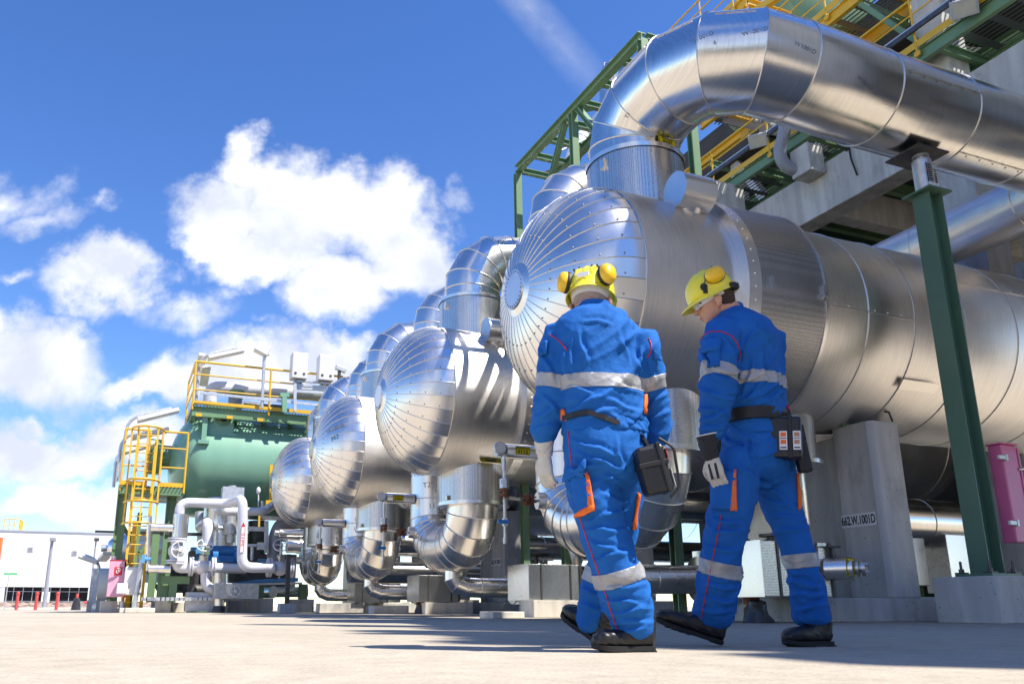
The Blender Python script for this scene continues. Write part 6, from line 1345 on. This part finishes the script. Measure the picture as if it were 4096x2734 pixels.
P1 = dict(d=d1, fwd=f1, base=V((A(1400, 1300, d1).x, A(1400, 1300, d1).y, 0)), skull=A(1357, 737, d1+.02), face=(Fv*.86+Rv*.42-UZ*.2), headup=UZ*1.0+Fv*.05, neck=A(1361, 713, d1+.01), torso=tr, pelvis=pel, arms=[armL, armR], legs=[legL, legR], seed=1.7,
          jf=[(1292, 790, 1298, 868), (1312, 778, 1306, 845), (1470, 800, 1480, 872), (1452, 808, 1470, 855), (1300, 945, 1395, 898), (1318, 962, 1412, 935), (1400, 950, 1478, 985), (1392, 915, 1465, 945), (1238, 800, 1270, 870), (1246, 905, 1282, 950), (1232, 955, 1285, 930), (1228, 985, 1280, 972), (1490, 830, 1500, 880), (1492, 930, 1530, 900), (1490, 960, 1536, 945), (1340, 735, 1400, 742), (1325, 760, 1345, 830), (1420, 760, 1440, 825), (1310, 890, 1360, 902), (1420, 880, 1470, 905)],
          tf=[(1312, 1010, 1420, 1045), (1325, 1040, 1425, 1075), (1412, 1000, 1428, 1080), (1312, 1060, 1380, 1072), (1385, 1090, 1432, 1112), (1380, 1135, 1432, 1150), (1345, 1195, 1432, 1170), (1340, 1215, 1440, 1215), (1350, 1240, 1430, 1270), (1365, 1285, 1440, 1262), (1385, 1352, 1485, 1340), (1382, 1375, 1478, 1385), (1400, 1410, 1495, 1392), (1395, 1428, 1495, 1425), (1412, 1448, 1480, 1440), (1330, 1350, 1385, 1365), (1330, 1385, 1385, 1398)],
          label='left worker in blue, seen fully from behind, two yellow ear muffs on the helmet')
pe1, jk, tro, jsrc, own, tsrc, ot, SJ, ST, (f, u, s, T), bs, bones, tb_ = build_person(P1)
zc_ = A(1374, 868, d1-.15).z
band('reflective_band', jsrc, own, {0}, V((0, 0, zc_)), UZ, -.031, .031, jk)
for i, (x, y) in ((1, (1268, 878)), (3, (1495, 880))):
    a, b = bones[i][0], bones[i][1]; ax = (b-a).normalized(); c = A(x, y, d1); t = (c-a).dot(ax); band('reflective_band', jsrc, own, {i, i+1}, a, ax, t-.03, t+.03, jk)
for i, (x, y) in ((2, (1418, 1318)), (4, (1372, 1318))):
    a, b = tb_[i][0], tb_[i][1]; ax = (b-a).normalized(); c = A(x, y, dl if i == 2 else dl+.3); t = (c-a).dot(ax); band('reflective_band', tsrc, ot, {i, i-1}, a, ax, t-.031, t+.031, tro)
trim('red_piping', SJ, [(1262, 768), (1275, 775), (1290, 788), (1302, 806)], .003, 'red_trim', jk)
trim('red_piping', SJ, [(1488, 775), (1494, 790), (1492, 808), (1484, 822)], .003, 'red_trim', jk)
trim('red_piping', ST, [(1303, 985), (1306, 1010), (1308, 1040), (1313, 1072)], .0028, 'red_trim', tro)
trim('red_piping', ST, [(1329, 1183), (1345, 1230), (1358, 1270), (1371, 1305), (1385, 1345), (1398, 1390), (1412, 1430), (1430, 1468)], .0028, 'red_trim', tro)
patch('cargo_pocket', ST, [(1313, 1085), (1345, 1075), (1362, 1165), (1330, 1178)], 'cloth', tro, .012, thick=.01)
patch('pocket_flap', ST, [(1307, 1077), (1347, 1064), (1340, 1090), (1305, 1103)], 'cloth', tro, .02, thick=.008)
patch('orange_gusset', ST, [(1343, 1077), (1350, 1080), (1366, 1168), (1353, 1162)], 'orange_cloth', tro, .013, 4, 12, thick=.008)
patch('orange_gusset', ST, [(1325, 1176), (1364, 1160), (1366, 1170), (1326, 1186)], 'orange_cloth', tro, .013, 8, 3, thick=.008)
patch('orange_gusset', ST, [(1462, 1128), (1466, 1132), (1456, 1212), (1449, 1214)], 'orange_cloth', tro, .006, 3, 10)
patch('orange_insert', SJ, [(1289, 940), (1295, 937), (1303, 963), (1290, 962)], 'orange_cloth', jk, .005, 3, 5)
patch('orange_insert', SJ, [(1477, 905), (1482, 905), (1481, 950), (1475, 948)], 'orange_cloth', jk, .005, 3, 5)
patch('sleeve_pocket', SJ, [(1246, 790), (1258, 782), (1258, 812), (1240, 818)], 'cloth', jk, .012, 4, 5)
patch('sleeve_pocket', SJ, [(1494, 800), (1502, 808), (1511, 828), (1500, 826)], 'cloth', jk, .012, 4, 5)
m = MB(); hp = P1['pelvis'][0][0]; zc2 = hp.z
pts = [hp+bs*.185*math.cos(t)+f1*.14*math.sin(t)+UZ*(-.005-.0*math.cos(t)) for t in [2*PI*i/40 for i in range(40)]]
loft(m, [(P1['pelvis'][0][0]+UZ*.0, bs*.168, f1*.128), (P1['pelvis'][1][0]+UZ*.0, bs*.184, f1*.137), (P1['pelvis'][1][0]-UZ*.04, bs*.188, f1*.141), (P1['pelvis'][1][0]-UZ*.043, bs*.17, f1*.12)], 40, 2.3); me = remesh(m, .007, 3); wrinkle(me, [(hp-UZ*.08, hp+UZ*.05, .16, 30, .005)], 2); mesh_obj('waistband', me, 'cloth', tro)
hl = helmet(pe1, T, f, s, u)
muff(hl, T(-.085, -.095, .178), (-f*.55-s*.85+u*.1), u); muff(hl, T(-.085, .095, .178), (-f*.55+s*.85+u*.1), u)
m = MB(); loft(m, [(T(-.131, 0, .172), s*.03, u*.014), (T(-.134, 0, .172), s*.028, u*.012)], 12, 4); m.build('helmet_sticker', 'strap_white', hl)
m = MB(); loft(m, [(T(-.012, 0, h), f*a, s*w) for h, a, w in ((.055, .07, .062), (.07, .082, .0705), (.1, .09, .0765), (.13, .094, .079))], 32, 2.2); hr = m.build('hair', 'grey_hair', pe1, smooth=60)
wL = armL[-1][0]; glove(pe1, wL-UZ*.055+Fv*.0, (-UZ+Fv*.1+Rv*.02), (-Rv*.7-Fv*.6), None, (Fv*.8-Rv*.4), 1.0, .45, .06)
wR = armR[-1][0]; glove(pe1, wR-UZ*.05, (-UZ+Fv*.15), (Rv*.7-Fv*.5), None, (Fv*.8+Rv*.2), .98, .5, .05)
g1 = A(1500, 1480, dl); g1.z = .004; td = (-Rv*.97+Fv*.05).normalized(); shoe(pe1, A(1497, 1488, dl+.02)*V((1, 1, 0))+UZ*.004 if False else V((A(1498, 1488, dl).x, A(1498, 1488, dl).y, .004)), V((A(1498, 1488, dl).x, A(1498, 1488, dl).y, .004))+(-Rv*.95-Fv*.22), L_=.262)
hx = A(1384, 1480, dl+.30); shoe(pe1, V((hx.x, hx.y, .006)), V((hx.x, hx.y, .006))+(-Rv*.55+Fv*.55+UZ*.45), L_=.262)
# black mask case hanging at his right hip
q = A(1497, 1078, d1-.14); rt = Matrix.Rotation(-math.radians(12), 3, Fv)@Matrix((Rv, Fv, UZ)).transposed()
r = thing('mask_case', q-UZ*.12, 'black tilted carrying case on a strap at the left worker\'s right hip', 'case')
m = MB(); m.cbox(q, .118, .10, .20, rt); m.build('case_shell', 'case_black', r, smooth=0, bevel=.018)
m = MB(); m.cbox(q+rt@V((.035, 0, .0)), .016, .108, .207, rt); m.cbox(q+rt@V((0, 0, .02)), .124, .106, .02, rt); m.build('clasp_strap', 'black', r, smooth=0, bevel=.003)
m = MB(); m.pipe(bend([q+rt@V((.05, -.04, .12)), q+rt@V((.1, -.04, .07)), q+rt@V((.08, -.04, -.09)), q+rt@V((.03, -.04, -.125))], .02, 3), .006, 8); m.build('carry_handle', 'black', r)
m = MB(); m.cbox(q+rt@V((.066, -.02, .05)), .002, .04, .05, rt); m.build('case_label', 'red', r, smooth=0)
m = MB(); m.cbox(q+rt@V((.066, -.015, -.05)), .002, .05, .08, rt); m.build('case_label', 'tag_white', r, smooth=0)
P = []
for x, y in ((1296, 958), (1320, 951), (1350, 950), (1385, 955), (1420, 965), (1450, 982), (1470, 1005), (1482, 1028)):
    h = SJ.hit(x, y, .014) or ST.hit(x, y, .014)
    if h: P.append(h[0])
if len(P) > 3:
    m = MB()
    for a, b in zip(P, P[1:]): m.beam(a, b, .006, .022)
    o = m.build('waist_strap', 'black', base=P[0], smooth=60); tag(o, 'thin black strap round the left worker\'s waist, below the jacket hem', 'strap')

# ---- right worker, back three-quarter view, head turned left
d2 = 4.0; f2 = (Fv*.62-Rv*.78).normalized(); s2 = f2.cross(UZ)
tr = [(A(1676, 712, d2), .085, .08), (A(1690, 724, d2), .13, .10), (A(1705, 742, d2), .185, .125), (A(1716, 775, d2), .215, .145), (A(1722, 850, d2), .205, .15), (A(1728, 900, d2), .195, .148), (A(1733, 945, d2), .185, .142), (A(1736, 968, d2), .175, .138), (A(1738, 985, d2), .155, .12)]
pel = [(A(1735, 955, d2), .15, .115), (A(1737, 980, d2), .17, .135), (A(1736, 1015, d2), .178, .15), (A(1734, 1055, d2), .18, .155), (A(1735, 1085, d2), .165, .14), (A(1735, 1102, d2), .12, .11), (A(1735, 1115, d2), .05, .08)]
legL = [(A(1696, 1050, d2-.08), .10), (A(1690, 1095, d2-.1), .108), (A(1684, 1135, d2-.1), .104), (A(1668, 1202, d2-.1), .093), (A(1660, 1250, d2-.1), .09), (A(1655, 1290, d2-.1), .09), (A(1647, 1341, d2-.08), .088), (A(1640, 1385, d2-.06), .084), (A(1634, 1412, d2-.05), .08), (A(1632, 1424, d2-.05), .074)]
legR = [(A(1772, 1050, d2+.08), .10), (A(1778, 1095, d2+.08), .106), (A(1786, 1140, d2+.06), .098), (A(1810, 1202, d2+.03), .086), (A(1830, 1262, d2), .078), (A(1839, 1297, d2), .074), (A(1850, 1345, d2), .078), (A(1858, 1385, d2), .08), (A(1862, 1415, d2), .079), (A(1863, 1424, d2), .074)]
armL = [(A(1662, 755, d2-.1), .088), (A(1655, 785, d2-.14), .096), (A(1649, 835, d2-.18), .09), (A(1648, 886, d2-.2), .086), (A(1643, 935, d2-.2), .072), (A(1637, 970, d2-.2), .068), (A(1631, 995, d2-.2), .058), (A(1629, 1006, d2-.2), .048)]
armR = [(A(1762, 768, d2+.12), .085), (A(1765, 815, d2+.17), .078), (A(1755, 870, d2+.22), .07), (A(1742, 915, d2+.27), .066), (A(1725, 955, d2+.32), .06), (A(1712, 980, d2+.36), .048)]
hn = (-Rv*.93+Fv*.30-UZ*.42)
P2 = dict(d=d2, fwd=f2, base=V((A(1750, 1300, d2).x, A(1750, 1300, d2).y, 0)), skull=A(1661, 730, d2-.04), face=hn, headup=UZ-Rv*.3, neck=A(1672, 715, d2), torso=tr, pelvis=pel, arms=[armL, armR], legs=[legL, legR], seed=4.2,
          jf=[(1706, 905, 1735, 815), (1702, 925, 1765, 862), (1725, 935, 1790, 900), (1712, 790, 1742, 745), (1745, 800, 1752, 870), (1735, 745, 1772, 790), (1605, 800, 1625, 850), (1660, 770, 1690, 830), (1612, 900, 1680, 915), (1610, 935, 1675, 952), (1608, 965, 1672, 945), (1606, 985, 1660, 978), (1640, 858, 1690, 880), (1700, 950, 1770, 945), (1770, 850, 1796, 910)],
          tf=[(1742, 1108, 1815, 1150), (1745, 1140, 1830, 1168), (1760, 1180, 1848, 1190), (1775, 1222, 1850, 1208), (1690, 1060, 1740, 1110), (1640, 1190, 1705, 1205), (1630, 1225, 1700, 1215), (1625, 1258, 1695, 1262), (1805, 1330, 1880, 1345), (1812, 1365, 1888, 1362), (1822, 1398, 1895, 1385), (1612, 1340, 1690, 1350), (1605, 1370, 1685, 1382), (1600, 1400, 1672, 1402), (1665, 1010, 1735, 1030), (1700, 1000, 1725, 1075)],
          label='right worker in blue, head bowed left, black glove cuff and wide belt')
pe2, jk, tro, jsrc, own, tsrc, ot, SJ, ST, (f, u, s, T), bs, bones, tb_ = build_person(P2)
zc_ = A(1735, 868, d2-.13).z
band('reflective_band', jsrc, own, {0}, V((0, 0, zc_)), UZ, -.03, .03, jk)
for i, (x, y) in ((1, (1650, 866)),):
    a, b = bones[i][0], bones[i][1]; ax = (b-a).normalized(); c = A(x, y, d2-.18); t = (c-a).dot(ax); band('reflective_band', jsrc, own, {i, i+1}, a, ax, t-.032, t+.032, jk)
for i, (x, y) in ((2, (1656, 1304)), (4, (1836, 1286))):
    a, b = tb_[i][0], tb_[i][1]; ax = (b-a).normalized(); c = A(x, y, d2-.1 if i == 2 else d2); t = (c-a).dot(ax); band('reflective_band', tsrc, ot, {i, i-1}, a, ax, t-.033, t+.033, tro)
trim('red_piping', SJ, [(1604, 785), (1615, 768), (1630, 760), (1655, 760), (1678, 770), (1692, 788), (1698, 810), (1694, 832)], .0032, 'red_trim', jk)
trim('red_piping', ST, [(1655, 1180), (1642, 1250), (1630, 1310), (1618, 1370), (1607, 1425)], .0028, 'red_trim', tro)
patch('sleeve_pocket', SJ, [(1624, 790), (1652, 790), (1650, 842), (1622, 842)], 'cloth', jk, .010, 6, 7)
patch('pocket_flap', SJ, [(1622, 780), (1656, 781), (1651, 806), (1619, 810)], 'cloth', jk, .018, 6, 5)
patch('cargo_pocket', ST, [(1640, 1080), (1688, 1080), (1684, 1170), (1637, 1168)], 'cloth', tro, .012, thick=.01)
patch('pocket_flap', ST, [(1638, 1062), (1690, 1061), (1685, 1087), (1646, 1090)], 'cloth', tro, .02, thick=.008)
patch('orange_gusset', ST, [(1685, 1078), (1689, 1078), (1688, 1171), (1675, 1171)], 'orange_cloth', tro, .014, 4, 12)
patch('orange_gusset', ST, [(1826, 1085), (1832, 1092), (1834, 1168), (1829, 1168)], 'orange_cloth', tro, .008, 3, 10)
m = MB(); pc = P2['pelvis']; loft(m, [(pc[0][0]+UZ*.0, bs*.165, f2*.13), (pc[1][0], bs*.178, f2*.143), (pc[1][0]-UZ*.055, bs*.183, f2*.15), (pc[1][0]-UZ*.058, bs*.16, f2*.13)], 40, 2.3); me = remesh(m, .007, 3); wrinkle(me, [(pc[0][0]-UZ*.1, pc[0][0]+UZ*.04, .16, 24, .004)], 3); mesh_obj('waistband', me, 'cloth', tro)
m = MB(); bc = A(1732, 962, d2); loft(m, [(bc-UZ*.03, bs*.185, f2*.145), (bc-UZ*.028, bs*.192, f2*.152), (bc+UZ*.028, bs*.194, f2*.155), (bc+UZ*.03, bs*.18, f2*.14)], 44, 2.35)
o = m.build('tool_belt', 'black', base=bc, smooth=50); tag(o, 'wide black belt round the right worker\'s waist', 'belt')
hl = helmet(pe2, T, f, s, u, .055)
muff(hl, T(-.05, -.098, .2), (-s*.95+u*.1-f*.1), f); muff(hl, T(-.07, .098, .2), (s*.95+u*.1-f*.1), f)
m = MB(); m.cyl(T(.025, -.1, .17), T(.025, -.112, .17), .018, n=16); m.cbox(T(.025, -.106, .155), .02, .012, .04); m.build('muff_bracket', 'black', hl)
m = MB(); m.pipe([T(.03, -.11, .17), T(.0, -.112, .2), T(-.03, -.112, .235), T(-.06, -.11, .245)], .003, 6); m.build('muff_wire', 'dark_steel', hl)
m = MB(); m.cbox(T(-.105, -.06, .115), .05, .05, .035); m.build('ratchet', 'black', hl, smooth=0, bevel=.01)
m = MB(); loft(m, [(T(-.048, 0, h), f*a, s*w) for h, a, w in ((.035, .025, .045), (.05, .042, .064), (.08, .053, .0765), (.11, .064, .08), (.125, .085, .081), (.135, .09, .081))], 32, 2.4); hr = m.build('hair', 'hair', pe2, smooth=60)
m = MB()
for sg in (-1, 1): loft(m, [(T(.088, sg*.033, .108+h), s*w*.9-f*sg*.01*0, f*.004) for h, w in ((-.016, .012), (-.012, .022), (0, .026), (.012, .024), (.016, .014))], 16, 2.4)
gl = m.build('safety_glasses', 'lens', pe2, smooth=50)
m = MB()
for sg in (-1, 1): m.beam(T(.08, sg*.066, .112), T(-.01, sg*.08, .115), .003, .006)
m.beam(T(.094, -.06, .126), T(.094, .06, .126), .004, .005); m.build('glasses_frame', 'black', gl, smooth=0)
m = MB(); loft(m, [(T(.0985, 0, .0585), f*.006, s*.017), (T(.101, 0, .0535), f*.006, s*.02), (T(.0995, 0, .047), f*.006, s*.017)], 12, 2); m.build('lips', 'lips', pe2, smooth=60)
m = MB()
for sg in (-1, 1): m.ball(T(.078, sg*.031, .11), .011, 12, 8)
m.build('eyes', 'strap_white', pe2)
wL = armL[-1][0]; glove(pe2, wL-UZ*.085-Rv*.0, (-UZ*.95+Rv*.18+Fv*.1), (-Rv*.75-Fv*.6), None, (Fv*.5-Rv*.6), 1.05, .42, .10, True)
wR = armR[-1][0]; glove(pe2, wR-UZ*.05, (-UZ+Fv*.2-Rv*.3), (Rv*.5+Fv*.6), None, (-Rv), 1.0, .5, .05, True)
hx = A(1655, 1478, d2-.05); shoe(pe2, V((hx.x, hx.y, .008)), V((hx.x, hx.y, .008))+(-Rv*.93+Fv*.12+UZ*.30), L_=.315)
hx = A(1904, 1477, d2); shoe(pe2, V((hx.x, hx.y, .003)), V((hx.x, hx.y, .003))+(-Rv*.92-Fv*.35), L_=.265)
# case and radio on the belt
q = A(1797, 1005, d2-.14); rt = Matrix.Rotation(math.radians(4), 3, Fv)@Matrix.Rotation(math.radians(-22), 3, UZ)@Matrix((Rv, Fv, UZ)).transposed()
r = thing('mask_case', q-UZ*.1, 'black case with picture stickers on the right worker\'s belt', 'case')
m = MB(); m.cbox(q, .165, .1, .20, rt); m.build('case_shell', 'case_black', r, smooth=0, bevel=.016)
m = MB(); m.cbox(q+rt@V((.03, 0, .0)), .02, .108, .207, rt); m.build('clasp_strap', 'black', r, smooth=0, bevel=.003)
m = MB(); m.pipe(bend([q+rt@V((-.03, 0, .1)), q+rt@V((-.03, 0, .125)), q+rt@V((.03, 0, .12)), q+rt@V((.03, 0, .1))], .02, 3), .009, 8); m.build('belt_loop', 'black', r)
for dx in (.0, .06):
    m = MB(); m.cbox(q+rt@V((dx+.0, -.0515, -.02)), .034, .003, .09, rt); st = m.build('instruction_sticker', 'tag_white', r, smooth=0)
    m = MB()
    for dz in (.008, -.028): m.cbox(q+rt@V((dx, -.0535, dz)), .024, .002, .02, rt)
    m.build('pictogram', 'orange_cloth' if dx == 0 else 'copper', st, smooth=0)
    m = MB(); m.cbox(q+rt@V((dx, -.0535, -.055)), .026, .002, .006, rt); m.cbox(q+rt@V((dx, -.0535, -.01)), .03, .002, .003, rt); m.build('caption_line', 'ink', st, smooth=0)
q = A(1838, 1030, d2-.06); rt = Matrix.Rotation(math.radians(-6), 3, Fv)@Matrix((Rv, Fv, UZ)).transposed()
r = thing('two_way_radio', q-UZ*.1, 'black two way radio in a holster behind the case, red tipped antenna', 'radio')
m = MB(); m.cbox(q-UZ*.03, .065, .05, .17, rt); m.build('holster', 'black', r, smooth=0, bevel=.012)
m = MB(); m.cbox(q+rt@V((.005, 0, .08)), .05, .035, .08, rt); m.cyl(q+rt@V((-.015, 0, .11)), q+rt@V((-.02, 0, .2)), .007, n=10); rb = m.build('radio_body', 'case_black', r, smooth=0, bevel=.004)
m = MB(); m.cyl(q+rt@V((-.02, 0, .2)), q+rt@V((-.021, 0, .225)), .008, n=10); m.cyl(q+rt@V((.012, 0, .12)), q+rt@V((.012, 0, .14)), .008, n=10); m.build('antenna_tip', 'red_trim', rb)
